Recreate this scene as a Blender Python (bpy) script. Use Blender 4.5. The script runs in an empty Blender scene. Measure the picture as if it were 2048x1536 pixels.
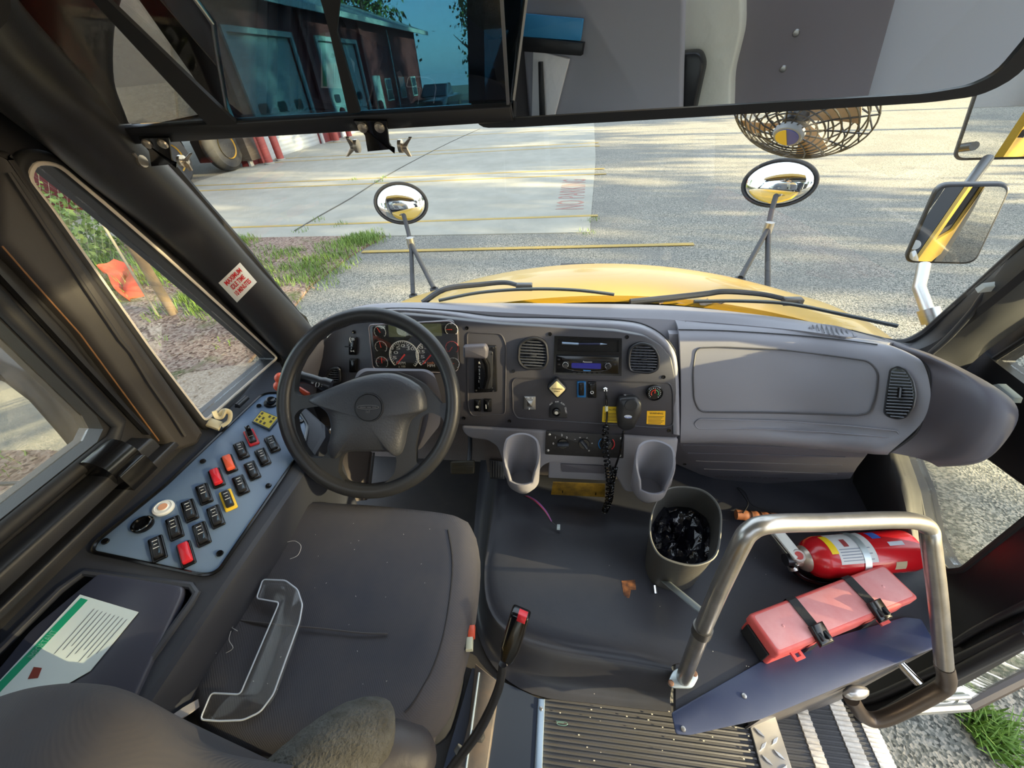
import bpy, bmesh, math, random
from mathutils import Vector, Matrix
random.seed(7)
C = bpy.context.scene
PI = math.pi
V = Vector
# ---------------- camera ----------------
PITCH, YAW, ROLL, FPX, ZC = math.radians(39), math.radians(9), math.radians(-4), 775.0, 1.15
cp, sp, cr_, sr_ = math.cos(PITCH), math.sin(PITCH), math.cos(ROLL), math.sin(ROLL)
Rz = Matrix.Rotation(YAW, 3, 'Z')
_r, _u, _f = V((1, 0, 0)), V((0, sp, cp)), V((0, cp, -sp))
CR = Rz @ (cr_ * _r + sr_ * _u)
CU = Rz @ (-sr_ * _r + cr_ * _u)
CF = Rz @ _f
CAM = V((0, 0, ZC))
cd = bpy.data.cameras.new('camera')
cd.sensor_width = 36.0
cd.lens = FPX / 2048 * 36.0
cd.clip_start = 0.01
cd.clip_end = 500
cam = bpy.data.objects.new('camera', cd)
C.collection.objects.link(cam)
M = Matrix((CR, CU, -CF)).transposed().to_4x4()
M.translation = CAM
cam.matrix_world = M
C.camera = cam
# ---------------- world, sun, exposure ----------------
C.view_settings.view_transform = 'Standard'
C.view_settings.look = 'None'
C.view_settings.gamma = 1
C.view_settings.use_curve_mapping = False
C.view_settings.exposure = 1.05
wd = bpy.data.worlds.new('sky')
C.world = wd
wd.use_nodes = True
nt = wd.node_tree
bg = nt.nodes['Background']
sky = nt.nodes.new('ShaderNodeTexSky')
sky.sky_type = 'NISHITA'
sky.sun_disc = False
sky.sun_elevation = math.radians(20)
sky.sun_rotation = math.radians(100)
sky.altitude = 0
sky.air_density = 1.0
sky.dust_density = 1.2
mixw = nt.nodes.new('ShaderNodeMix'); mixw.data_type = 'RGBA'
mixw.inputs[0].default_value = 0.72
nt.links.new(sky.outputs[0], mixw.inputs[6])
mixw.inputs[7].default_value = (1.95, 2.15, 2.28, 1)
nt.links.new(mixw.outputs[2], bg.inputs[0])
bg.inputs[1].default_value = 0.62
sd = bpy.data.lights.new('sun', 'SUN')
sd.energy = 25
sd.angle = math.radians(0.8)
sd.color = (1.0, 0.82, 0.46)
so = bpy.data.objects.new('sun', sd)
C.collection.objects.link(so)
SUND = V((0.95, -0.16, 0.25)).normalized()      # towards the sun
so.rotation_euler = SUND.to_track_quat('Z', 'Y').to_euler()
so.location = (20, -5, 10)

# ---------------- measured directions to real planes ----------------
def ray(px, py):
    return (px - 1024) / FPX * CR - (py - 768) / FPX * CU + CF
def PZ(px, py, z): d = ray(px, py); return CAM + d * ((z - ZC) / d.z)
def PX(px, py, x): d = ray(px, py); return CAM + d * (x / d.x)
def PY(px, py, y): d = ray(px, py); return CAM + d * (y / d.y)
def PD(px, py, t): return CAM + ray(px, py) * t
class Pl:
    def __init__(s, P0, n, u=None):
        s.P0 = V(P0); s.n = V(n).normalized()
        u = V(u) if u is not None else V((0, 0, 1)).cross(s.n)
        u = u - s.n * u.dot(s.n)
        s.u = u.normalized(); s.v = s.n.cross(s.u)
    def at(s, px, py, h=0):
        d = ray(px, py); q = s.P0 + s.n * h - CAM
        return CAM + d * (q.dot(s.n) / d.dot(s.n))
    def poly(s, pts, h=0, r=0, seg=5):
        loc = []
        for p in pts:
            w = s.at(p[0], p[1], h) - s.P0
            loc.append((w.dot(s.u), w.dot(s.v)))
        if r: loc = rnd(loc, r, seg)
        return [s.w(a, b, h) for a, b in loc]
    def w(s, a, b, h=0): return s.P0 + s.u * a + s.v * b + s.n * h
    def ll(s, px, py):
        w = s.at(px, py) - s.P0
        return w.dot(s.u), w.dot(s.v)
def rnd(pts, r, seg=5):
    out = []; n = len(pts)
    for i in range(n):
        a, b, c = V(pts[i - 1]), V(pts[i]), V(pts[(i + 1) % n])
        e1, e2 = (a - b), (c - b)
        l1, l2 = e1.length, e2.length
        if l1 < 1e-6 or l2 < 1e-6: continue
        e1 /= l1; e2 /= l2
        rr = min(r, l1 * .45, l2 * .45)
        p1, p2 = b + e1 * rr, b + e2 * rr
        for k in range(seg + 1):
            t = k / seg
            out.append(tuple((1 - t) ** 2 * p1 + 2 * t * (1 - t) * b + t * t * p2))
    return out
def cr(pts, n=6, closed=False):
    pts = [V(p) for p in pts]; N = len(pts); out = []
    rng = N if closed else N - 1
    for i in range(rng):
        if closed: a, b, c, d = pts[i - 1], pts[i], pts[(i + 1) % N], pts[(i + 2) % N]
        else: a, b, c, d = pts[max(i - 1, 0)], pts[i], pts[i + 1], pts[min(i + 2, N - 1)]
        for k in range(n):
            t = k / n
            out.append(.5 * ((2 * b) + (c - a) * t + (2 * a - 5 * b + 4 * c - d) * t * t + (3 * b - a - 3 * c + d) * t ** 3))
    if not closed: out.append(pts[-1])
    return out
def newell(p):
    n = V((0, 0, 0))
    for i in range(len(p)): n += p[i].cross(p[(i + 1) % len(p)])
    return n.normalized()
class MB:
    def __init__(s): s.bm = bmesh.new()
    def v(s, p): return s.bm.verts.new(p)
    def f(s, vs):
        try: return s.bm.faces.new(vs)
        except ValueError: return None
    def strip(s, A, B, closed=True):
        n = len(A)
        for i in range(n if closed else n - 1):
            j = (i + 1) % n
            s.f((A[i], A[j], B[j], B[i]))
    def prism(s, pts, n, h, b=0.0):
        n = V(n).normalized(); pts = [V(p) for p in pts]
        if newell(pts).dot(n) < 0: pts = pts[::-1]
        N = len(pts)
        def ins(d):
            out = []
            for i in range(N):
                e1 = (pts[i] - pts[i - 1]); e2 = (pts[(i + 1) % N] - pts[i])
                e1 = e1.normalized() if e1.length > 1e-9 else e2.normalized()
                e2 = e2.normalized() if e2.length > 1e-9 else e1
                m = (n.cross(e1) + n.cross(e2))
                m = m.normalized() if m.length > 1e-6 else n.cross(e1)
                out.append(pts[i] + m * d)
            return out
        base = [s.v(p) for p in pts]
        side = [s.v(p + n * (h - b)) for p in pts]
        s.strip(base, side)
        s.f(base[::-1])
        if b:
            m1 = [s.v(p + n * (h - b * .35)) for p in ins(b * .35)]
            top = [s.v(p + n * h) for p in ins(b)]
            s.strip(side, m1); s.strip(m1, top)
        else: top = side
        s.f(top)
        return s
    def plate(s, outer, holes, n, t):
        n = V(n).normalized(); es = []
        for L in [outer] + holes:
            vs = [s.v(p) for p in L]
            for i in range(len(vs)): es.append(s.bm.edges.new((vs[i], vs[(i + 1) % len(vs)])))
        r = bmesh.ops.triangle_fill(s.bm, edges=es, use_beauty=True, use_dissolve=False, normal=n)
        fs = [g for g in r['geom'] if isinstance(g, bmesh.types.BMFace)]
        for f in fs:
            f.normal_update()
            if f.normal.dot(n) < 0: f.normal_flip()
        r = bmesh.ops.extrude_face_region(s.bm, geom=fs)
        vs = [g for g in r['geom'] if isinstance(g, bmesh.types.BMVert)]
        bmesh.ops.translate(s.bm, verts=vs, vec=-n * t)
        return s
    def tube(s, pts, r, seg=12, closed=False, caps=True, flat=None):
        pts = [V(p) for p in pts]; N = len(pts)
        R = r if isinstance(r, (list, tuple)) else [r] * N
        if len(R) != N: R = [R[0] + (R[-1] - R[0]) * i / (N - 1) if len(R) == 2 else R[min(len(R) - 1, int(i * len(R) / N))] for i in range(N)]
        up = None; rings = []
        for i in range(N):
            a = pts[i - 1] if (i or closed) else pts[i]
            b = pts[(i + 1) % N] if (i < N - 1 or closed) else pts[i]
            t = (b - a).normalized()
            if up is None:
                up = V((0, 0, 1)) if abs(t.z) < .9 else V((1, 0, 0))
                if flat is not None: up = V(flat)
            up = (up - t * up.dot(t)).normalized(); sd = t.cross(up)
            k2 = 1.0 if flat is None else .45
            rings.append([s.v(pts[i] + (up * math.cos(2 * PI * k / seg) * k2 + sd * math.sin(2 * PI * k / seg)) * R[i]) for k in range(seg)])
        for i in range(N - 1): s.strip(rings[i], rings[i + 1])
        if closed: s.strip(rings[-1], rings[0])
        elif caps: s.f(rings[0][::-1]); s.f(rings[-1])
        return s
    def lathe(s, prof, O, ax, seg=24, u=None, sc=(1, 1), cap0=False, cap1=False):
        O = V(O); ax = V(ax).normalized()
        u = V(u) if u is not None else (V((0, 0, 1)) if abs(ax.z) < .9 else V((1, 0, 0)))
        u = (u - ax * u.dot(ax)).normalized(); w = ax.cross(u); prev = None
        for (r, z) in prof:
            if r < 1e-6: ring = [s.v(O + ax * z)]
            else: ring = [s.v(O + ax * z + (u * math.cos(2 * PI * k / seg) * sc[0] + w * math.sin(2 * PI * k / seg) * sc[1]) * r) for k in range(seg)]
            if prev is None:
                if cap0 and len(ring) > 1: s.f(ring[::-1])
            elif len(prev) == 1 and len(ring) > 1:
                for k in range(seg): s.f((prev[0], ring[(k + 1) % seg], ring[k]))
            elif len(ring) == 1 and len(prev) > 1:
                for k in range(seg): s.f((prev[k], prev[(k + 1) % seg], ring[0]))
            elif len(ring) > 1: s.strip(prev, ring)
            prev = ring
        if cap1 and len(prev) > 1: s.f(prev)
        return s
    def loft(s, rings, caps=True):
        R = [[s.v(p) for p in r] for r in rings]
        for i in range(len(R) - 1): s.strip(R[i], R[i + 1])
        if caps: s.f(R[0][::-1]); s.f(R[-1])
        return s
    def grid(s, rows, back=None, n=4, smooth=True):
        """smooth sheet through rows of points; back = vector: gives it that thickness"""
        rows = [[V(p) for p in r] for r in rows]
        if smooth:
            rows = [cr(r, n) for r in rows]
            cols = list(zip(*rows)); cols = [cr(list(c), n) for c in cols]
            rows = [list(r) for r in zip(*cols)]
        G = [[s.v(p) for p in r] for r in rows]
        for i in range(len(G) - 1): s.strip(G[i], G[i + 1], False)
        if back is not None:
            b = V(back)
            H = [[s.v(p + b) for p in r] for r in rows]
            for i in range(len(H) - 1): s.strip(H[i + 1], H[i], False)
            rim = lambda X: X[0] + [r[-1] for r in X[1:]] + X[-1][-2::-1] + [r[0] for r in X[-2:0:-1]]
            s.strip(rim(H), rim(G))
        return s
    def box(s, c, sx, sy, sz, ax=None, b=0):
        c = V(c); X, Y, Z = ax if ax else (V((1, 0, 0)), V((0, 1, 0)), V((0, 0, 1)))
        X, Y, Z = V(X).normalized(), V(Y).normalized(), V(Z).normalized()
        p = [c + X * (i * sx / 2) + Y * (j * sy / 2) - Z * sz / 2 for i, j in ((-1, -1), (1, -1), (1, 1), (-1, 1))]
        return s.prism(p, Z, sz, b)
    def ball(s, c, r, seg=14, ax=(0, 0, 1), half=False):
        a0 = 0 if half else -PI / 2; n = 7
        rr = r if isinstance(r, tuple) else (r, r, r)
        prof = [(math.cos(a0 + (PI / 2 - a0) * k / n), math.sin(a0 + (PI / 2 - a0) * k / n)) for k in range(n + 1)]
        vs0 = set(s.bm.verts)
        s.lathe([(a if a > 1e-4 else 0, b) for a, b in prof], (0, 0, 0), (0, 0, 1), seg)
        new = [v for v in s.bm.verts if v not in vs0]
        q = V(ax).normalized().to_track_quat('Z', 'Y')
        for v in new: v.co = V(c) + q @ V((v.co.x * rr[0], v.co.y * rr[1], v.co.z * rr[2]))
        return s
    def make(s, name, mat, parent=None, sharp=38, fix=True, kind=None, label=None):
        bm = s.bm
        if fix: bmesh.ops.recalc_face_normals(bm, faces=bm.faces)
        off = V((0, 0, 0)); p = parent
        while p is not None: off += p.location; p = p.parent
        a = math.radians(sharp)
        for f in bm.faces: f.smooth = True
        for e in bm.edges:
            if len(e.link_faces) == 2 and e.calc_face_angle(0) > a: e.smooth = False
        if parent is None:
            co = [v.co for v in bm.verts]
            o0 = V(((min(c.x for c in co) + max(c.x for c in co)) / 2, (min(c.y for c in co) + max(c.y for c in co)) / 2, min(c.z for c in co)))
            off = o0
        for v in bm.verts: v.co -= off
        me = bpy.data.meshes.new(name); bm.to_mesh(me); bm.free()
        if isinstance(mat, (list, tuple)):
            for m in mat: me.materials.append(m)
        else: me.materials.append(mat)
        o = bpy.data.objects.new(name, me); C.collection.objects.link(o)
        o.parent = parent
        if parent is None: o.location = off
        if kind: o['kind'] = kind
        if label: o['label'] = label
        return o
def thing(name, label, cat, loc, group=None):
    o = bpy.data.objects.new(name, None); C.collection.objects.link(o)
    o.location = loc; o.empty_display_size = .05
    o['label'] = label; o['category'] = cat
    if group: o['group'] = group
    return o
def tag(o, label, cat, group=None, kind=None):
    o['label'] = label; o['category'] = cat
    if group: o['group'] = group
    if kind: o['kind'] = kind
    return o
def clone(o, loc, label=None):
    c = o.copy(); C.collection.objects.link(c); c.location = loc
    if label: c['label'] = label
    for ch in list(o.children):
        d = ch.copy(); C.collection.objects.link(d); d.parent = c
        for g in list(ch.children):
            e = g.copy(); C.collection.objects.link(e); e.parent = d
    return c
def text(name, s, pl, p1, p2, mat, parent, h=.0006, tall=None, label=None, depth=.0004):
    """lettering laid on plane pl, its baseline from direction p1 to p2"""
    A, B = pl.at(p1[0], p1[1], h), pl.at(p2[0], p2[1], h)
    return text3(name, s, A, B, pl.n, mat, parent, tall, label, depth)
def text3(name, s, A, B, n, mat, parent, tall=None, label=None, depth=.0004):
    cu = bpy.data.curves.new(name, 'FONT'); cu.body = s; cu.size = 1; cu.resolution_u = 2
    cu.space_line = 0.85
    o = bpy.data.objects.new('tmp', cu); C.collection.objects.link(o)
    bpy.context.view_layer.update()
    me = bpy.data.meshes.new_from_object(o.evaluated_get(bpy.context.evaluated_depsgraph_get()))
    bpy.data.objects.remove(o); bpy.data.curves.remove(cu)
    xs = [v.co.x for v in me.vertices]; ys = [v.co.y for v in me.vertices]
    w = max(xs) - min(xs); hh = max(ys) - min(ys); x0 = min(xs); y0 = min(ys)
    u = B - A; L = u.length; u.normalize(); vv = V(n).cross(u).normalized()
    sx = L / w; sy = sx if tall is None else tall / hh
    if len(s) <= 2 and tall is None: sx = sy = min(L / w, 1.4 * L / hh)
    bm = bmesh.new(); bm.from_mesh(me); bpy.data.meshes.remove(me)
    for q in bm.verts: q.co = A + u * ((q.co.x - x0) * sx) + vv * ((q.co.y - y0) * sy)
    if depth > 0 and len(bm.faces):
        r = bmesh.ops.extrude_face_region(bm, geom=bm.faces[:])
        bmesh.ops.translate(bm, verts=[g for g in r['geom'] if isinstance(g, bmesh.types.BMVert)], vec=V(n) * depth)
    m = MB(); m.bm.free(); m.bm = bm
    return m.make(name, mat, parent, label=label)
# ---------------- materials ----------------
def srgb(c):
    return tuple(((x / 255) / 12.92 if x / 255 <= .04045 else ((x / 255 + .055) / 1.055) ** 2.4) for x in c) + (1,)
_mc = {}
OUTD = {'asphalt', 'concrete', 'leaf_litter', 'sandy_shoulder', 'worn_yellow_paint', 'faded_red_paint', 'grass_blades', 'leaves', 'bark', 'school_bus_yellow', 'crack_dark', 'fresh_grass', 'dry_leaves', 'bush_leaves', 'weathered_pole', 'grey_pvc', 'orange_mesh', 'red_siding', 'white_roller_door', 'white_trim', 'grey_roof', 'dark_bay', 'bollard_red', 'loader_yellow', 'tyre_rubber', 'bucket_steel'}
OF = 0.68
def mat(name, col, rough=.5, metal=0, spec=.5, bump=None, var=None, coat=0, alpha=None, emit=None, wave=None):
    if name in _mc: return _mc[name]
    if name in OUTD:
        col = tuple(q * OF for q in col)
        if var: var = (var[0], var[1], tuple(q * OF for q in var[2]))
    m = bpy.data.materials.new(name); m.use_nodes = True; _mc[name] = m
    t = m.node_tree; b = t.nodes['Principled BSDF']
    col = srgb(col)
    b.inputs['Base Color'].default_value = col
    b.inputs['Roughness'].default_value = rough
    b.inputs['Metallic'].default_value = metal
    b.inputs['Specular IOR Level'].default_value = spec
    b.inputs['Coat Weight'].default_value = coat
    if emit:
        b.inputs['Emission Color'].default_value = srgb(emit[0]); b.inputs['Emission Strength'].default_value = emit[1]
    tc = t.nodes.new('ShaderNodeTexCoord')
    if var:   # (scale, amount, second colour)
        ns = t.nodes.new('ShaderNodeTexNoise'); ns.inputs['Scale'].default_value = var[0]; ns.inputs['Detail'].default_value = 6
        ns.inputs['Roughness'].default_value = .65
        t.links.new(tc.outputs['Object'], ns.inputs['Vector'])
        cr2 = t.nodes.new('ShaderNodeValToRGB'); cr2.color_ramp.elements[0].position = .5 - .18 / max(var[1], .01) * .5
        cr2.color_ramp.elements[1].position = .5 + .18 / max(var[1], .01) * .5
        cr2.color_ramp.elements[0].color = col; cr2.color_ramp.elements[1].color = srgb(var[2])
        t.links.new(ns.outputs['Fac'], cr2.inputs[0]); t.links.new(cr2.outputs[0], b.inputs['Base Color'])
    if bump:  # (scale, strength, distance)
        nb = t.nodes.new('ShaderNodeTexNoise'); nb.inputs['Scale'].default_value = bump[0]; nb.inputs['Detail'].default_value = 3
        t.links.new(tc.outputs['Object'], nb.inputs['Vector'])
        bp = t.nodes.new('ShaderNodeBump'); bp.inputs['Strength'].default_value = bump[1]; bp.inputs['Distance'].default_value = bump[2]
        t.links.new(nb.outputs['Fac'], bp.inputs['Height']); t.links.new(bp.outputs[0], b.inputs['Normal'])
    if wave:  # (scale, strength, axis, distance) fine ribs or weave
        wv = t.nodes.new('ShaderNodeTexWave'); wv.inputs['Scale'].default_value = wave[0]; wv.bands_direction = wave[2]
        wv.inputs['Distortion'].default_value = 0.4; wv.inputs['Detail'].default_value = 1
        t.links.new(tc.outputs['Object'], wv.inputs['Vector'])
        bp = t.nodes.new('ShaderNodeBump'); bp.inputs['Strength'].default_value = wave[1]; bp.inputs['Distance'].default_value = wave[3]
        t.links.new(wv.outputs['Fac'], bp.inputs['Height']); t.links.new(bp.outputs[0], b.inputs['Normal'])
    return m
def glass(name, tint, refl=.08, rough=0.0, haze=0.0):
    if name in _mc: return _mc[name]
    m = bpy.data.materials.new(name); m.use_nodes = True; _mc[name] = m
    t = m.node_tree; t.nodes.remove(t.nodes['Principled BSDF']); out = t.nodes['Material Output']
    tr = t.nodes.new('ShaderNodeBsdfTransparent'); tr.inputs[0].default_value = tint
    gl = t.nodes.new('ShaderNodeBsdfGlossy'); gl.inputs['Roughness'].default_value = rough; gl.inputs[0].default_value = (1, 1, 1, 1)
    lw = t.nodes.new('ShaderNodeLayerWeight'); lw.inputs[0].default_value = .25
    ma = t.nodes.new('ShaderNodeMath'); ma.operation = 'MULTIPLY_ADD'; ma.inputs[1].default_value = .6; ma.inputs[2].default_value = refl
    t.links.new(lw.outputs['Fresnel'], ma.inputs[0])
    mx = t.nodes.new('ShaderNodeMixShader')
    t.links.new(ma.outputs[0], mx.inputs[0]); t.links.new(tr.outputs[0], mx.inputs[1]); t.links.new(gl.outputs[0], mx.inputs[2])
    last = mx
    if haze:
        df = t.nodes.new('ShaderNodeBsdfDiffuse'); df.inputs[0].default_value = (.75, .72, .65, 1)
        m2 = t.nodes.new('ShaderNodeMixShader'); m2.inputs[0].default_value = haze
        t.links.new(mx.outputs[0], m2.inputs[1]); t.links.new(df.outputs[0], m2.inputs[2]); last = m2
    t.links.new(last.outputs[0], out.inputs[0])
    return m
def speckle(name, cols, scale, bump=.4, rough=.9, big=None):
    """stony ground: cell colours picked from a ramp, broken up by noise"""
    cols = [tuple(q * OF for q in k) for k in cols]
    if big: big = (big[0], tuple(q * OF for q in big[1])) + tuple(big[2:])
    m = bpy.data.materials.new(name); m.use_nodes = True
    t = m.node_tree; b = t.nodes['Principled BSDF']; b.inputs['Roughness'].default_value = rough
    b.inputs['Specular IOR Level'].default_value = .25
    tc = t.nodes.new('ShaderNodeTexCoord')
    vo = t.nodes.new('ShaderNodeTexVoronoi'); vo.inputs['Scale'].default_value = scale
    t.links.new(tc.outputs['Object'], vo.inputs['Vector'])
    sep = t.nodes.new('ShaderNodeSeparateColor'); t.links.new(vo.outputs['Color'], sep.inputs[0])
    rp = t.nodes.new('ShaderNodeValToRGB')
    while len(rp.color_ramp.elements) < len(cols): rp.color_ramp.elements.new(.5)
    for i, c in enumerate(cols):
        rp.color_ramp.elements[i].position = i / (len(cols) - 1); rp.color_ramp.elements[i].color = srgb(c)
    t.links.new(sep.outputs[0], rp.inputs[0])
    last = rp.outputs[0]
    if big:
        ns = t.nodes.new('ShaderNodeTexNoise'); ns.inputs['Scale'].default_value = big[0]; ns.inputs['Detail'].default_value = 8
        ns.inputs['Roughness'].default_value = .7
        t.links.new(tc.outputs['Object'], ns.inputs['Vector'])
        r2 = t.nodes.new('ShaderNodeValToRGB'); r2.color_ramp.elements[0].position = big[2]; r2.color_ramp.elements[1].position = big[3]
        t.links.new(ns.outputs['Fac'], r2.inputs[0])
        mx = t.nodes.new('ShaderNodeMix'); mx.data_type = 'RGBA'
        t.links.new(r2.outputs[0], mx.inputs[0]); t.links.new(last, mx.inputs[6]); mx.inputs[7].default_value = srgb(big[1])
        last = mx.outputs[2]
    t.links.new(last, b.inputs['Base Color'])
    bp = t.nodes.new('ShaderNodeBump'); bp.inputs['Strength'].default_value = bump; bp.inputs['Distance'].default_value = .006
    t.links.new(vo.outputs['Distance'], bp.inputs['Height']); t.links.new(bp.outputs[0], b.inputs['Normal'])
    return m
asphalt = speckle('asphalt', [(80, 82, 78), (124, 126, 118), (150, 150, 142), (198, 194, 182), (214, 204, 188)], 100, .4, big=(.7, (140, 138, 132), .45, .75))
concrete = mat('concrete', (182, 180, 166), .9, bump=(60, .15, .004), var=(1.3, .55, (202, 200, 186)))
dirt = speckle('leaf_litter', [(96, 72, 60), (146, 118, 104), (172, 144, 130), (196, 174, 158), (150, 128, 114)], 38, .6, big=(1.1, (92, 112, 52), .54, .68))
sandy = speckle('sandy_shoulder', [(176, 154, 134), (204, 182, 160), (220, 202, 182)], 60, .3)
yline = mat('worn_yellow_paint', (222, 186, 84), .8, var=(9, .5, (196, 172, 104)))
redpaint = mat('faded_red_paint', (196, 120, 108), .85, var=(20, .4, (180, 160, 148)))
grassm = mat('grass_blades', (124, 162, 60), .7, var=(3, .6, (160, 196, 88)))
leafm = mat('leaves', (62, 92, 30), .6, var=(1.2, .6, (110, 136, 44)))
bark = mat('bark', (96, 78, 58), .9, bump=(12, .6, .02))
black = mat('black_plastic', (34, 34, 37), .5, bump=(420, .12, .0006))
dblack = mat('matte_black', (30, 30, 33), .65)
gblack = mat('gloss_black', (14, 14, 16), .18)
gcoat = mat('satin_black', (36, 37, 41), .35)
dashg = mat('grey_dash_plastic', (128, 127, 134), .42, bump=(500, .1, .0006))
dashd = mat('dark_grey_plastic', (82, 80, 88), .55, bump=(500, .1, .0006))
panelb = mat('charcoal_panel', (60, 59, 65), .42, bump=(600, .12, .0005))
conpan = mat('slate_switch_panel', (102, 122, 148), .38, bump=(700, .1, .0004))
contrim = mat('console_shell', (54, 57, 66), .45, bump=(600, .1, .0005))
pillm = mat('pillar_vinyl', (42, 42, 45), .36, bump=(300, .15, .0008))
brownv = mat('brown_grey_trim', (54, 51, 50), .6, bump=(200, .15, .001))
leather = mat('grained_leather', (56, 58, 64), .42, bump=(260, .45, .0012))
rimm = mat('wheel_rim', (40, 41, 44), .36, bump=(350, .2, .0006))
fabric = mat('woven_seat_fabric', (70, 71, 79), .95, spec=.2, wave=(150, .16, 'DIAGONAL', .001), var=(3, .45, (90, 86, 86)))
fabric2 = mat('coarse_woven_fabric', (92, 92, 90), .95, spec=.15, bump=(260, .9, .004), var=(60, .5, (76, 74, 69)))
floorm = mat('rubber_mat', (46, 48, 56), .42, bump=(60, .15, .002), var=(7, .4, (56, 56, 62)))
ribm = mat('ribbed_rubber', (72, 72, 77), .6, var=(14, .4, (70, 69, 69)))
navy = mat('navy_painted_steel', (50, 60, 92), .38, var=(6, .4, (66, 74, 100)), bump=(150, .1, .001))
steel = mat('brushed_steel', (190, 188, 184), .32, 1.0, bump=(200, .05, .0005))
alum = mat('aluminium_rail', (182, 179, 175), .3, .85, bump=(90, .08, .0006), var=(16, .5, (160, 156, 150)))
chrome = mat('chrome', (225, 225, 225), .08, 1.0)
mirr = mat('mirror_glass', (235, 238, 240), .0, 1.0)
yellow = mat('school_bus_yellow', (250, 196, 40), .42, coat=.25, bump=(4, .05, .01))
red = mat('red_enamel', (196, 20, 30), .25, coat=.4)
redplas = mat('faded_red_plastic', (226, 84, 80), .5, var=(6, .55, (236, 128, 122)))
pinkplas = mat('chalky_red_lid', (240, 170, 168), .6, var=(5, .6, (226, 130, 126)), bump=(60, .1, .001))
white = mat('white_paint', (228, 228, 224), .6)
offw = mat('ivory_plastic', (226, 210, 170), .45)
orange = mat('orange_plastic', (232, 96, 66), .4)
redsw = mat('red_switch_plastic', (206, 40, 52), .3)
ysw = mat('yellow_plastic', (238, 196, 48), .4)
bsw = mat('blue_plastic', (30, 108, 170), .4)
ylab = mat('yellow_label', (242, 204, 30), .5)
inkm = mat('black_ink', (40, 36, 24), .6)
wink = mat('white_ink', (222, 222, 222), .5)
redink = mat('red_ink', (206, 34, 40), .5)
needle = mat('red_needle', (240, 60, 40), .4)
brass = mat('worn_yellow_metal', (196, 152, 52), .45, .6, var=(25, .5, (120, 96, 50)))
wood = mat('turned_wood', (176, 112, 74), .5, wave=(30, .1, 'Y', .001), var=(20, .5, (150, 90, 58)))
bagm = mat('black_bin_bag', (14, 15, 22), .12, bump=(25, .6, .01))
binm = mat('scuffed_rubber_bin', (66, 66, 64), .6, bump=(40, .3, .003), var=(12, .5, (66, 64, 60)))
carpet = mat('grey_carpet', (92, 84, 82), 1.0, bump=(300, .8, .003))
win = glass('clear_window', (.93, .95, .94, 1), .03)
winh = glass('dusty_window', (.88, .88, .84, 1), .05, haze=.07)
# ================= OUTSIDE =================
G = -1.0
def flat(name, pts, z, m, kind='structure', t=.02):
    b = MB(); b.prism([V((x, y, z - t)) for x, y in pts], (0, 0, 1), t)
    return b.make(name, m, None, kind=kind)
flat('ground', [(-70, -40), (70, -40), (70, 110), (-70, 110)], G, asphalt, t=.1)
flat('concrete_apron', [(-11.2, 6.6), (.42, 6.6), (.85, 13), (1.2, 21), (1.6, 34), (-11.2, 34)], G + .012, concrete, t=.03)
flat('dirt_verge', [(-40, -10), (-3.0, -10), (-2.9, .5), (-3.05, 2.6), (-3.4, 4.6), (-3.3, 5.8), (-3.1, 6.58), (-11.2, 6.58), (-40, 6.58)], G + .03, dirt, t=.05)
flat('sandy_strip', [(-3.6, -6), (-2.2, -6), (-2.0, 1.0), (-2.5, 3.0), (-3.6, 2.6), (-3.9, 1.2)], G + .032, sandy, t=.04)
lines = [((-3.2, 5.84), (1.9, 5.98)), ((-9.5, 7.15), (.6, 7.5)), ((-11, 10.6), (1.0, 10.95)), ((-11, 11.3), (1.0, 11.6)), ((-11, 14.8), (1.1, 15.3)), ((-11, 15.6), (1.1, 16.0)), ((-10.8, 19.5), (1.1, 20))]
for (x0, y0), (x1, y1) in lines:
    b = MB(); b.prism([V((x0, y0 - .045, G + .01)), V((x1, y1 - .045, G + .01)), V((x1, y1 + .045, G + .01)), V((x0, y0 + .045, G + .01))], (0, 0, 1), .008)
    tag(b.make('parking_line', yline, None, kind='structure'), 'worn yellow parking line painted on the ground', 'marking')
# crack across the concrete
b = MB(); pts = [PZ(x, y, G + .012) for x, y in ((590, 462), (640, 432), (700, 398), (760, 360), (820, 326), (900, 285), (960, 258))]
b.tube(cr(pts, 3), .018, 5); tag(b.make('pavement_crack', mat('crack_dark', (96, 92, 84), .9), None, kind='structure'), 'long diagonal crack across the concrete apron', 'crack')
gpl = Pl((0, 0, G + .014), (0, 0, 1), (0, -1, 0))
for i, (a, c) in enumerate((((1159, 418), (1157, 366)), )):
    o = text('pavement_lettering', 'NO PARKING', gpl, (1168, 418), (1172, 358), redpaint, None, tall=.55)
    tag(o, 'faded red NO PARKING lettering painted near the edge of the concrete', 'ground lettering')
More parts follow.
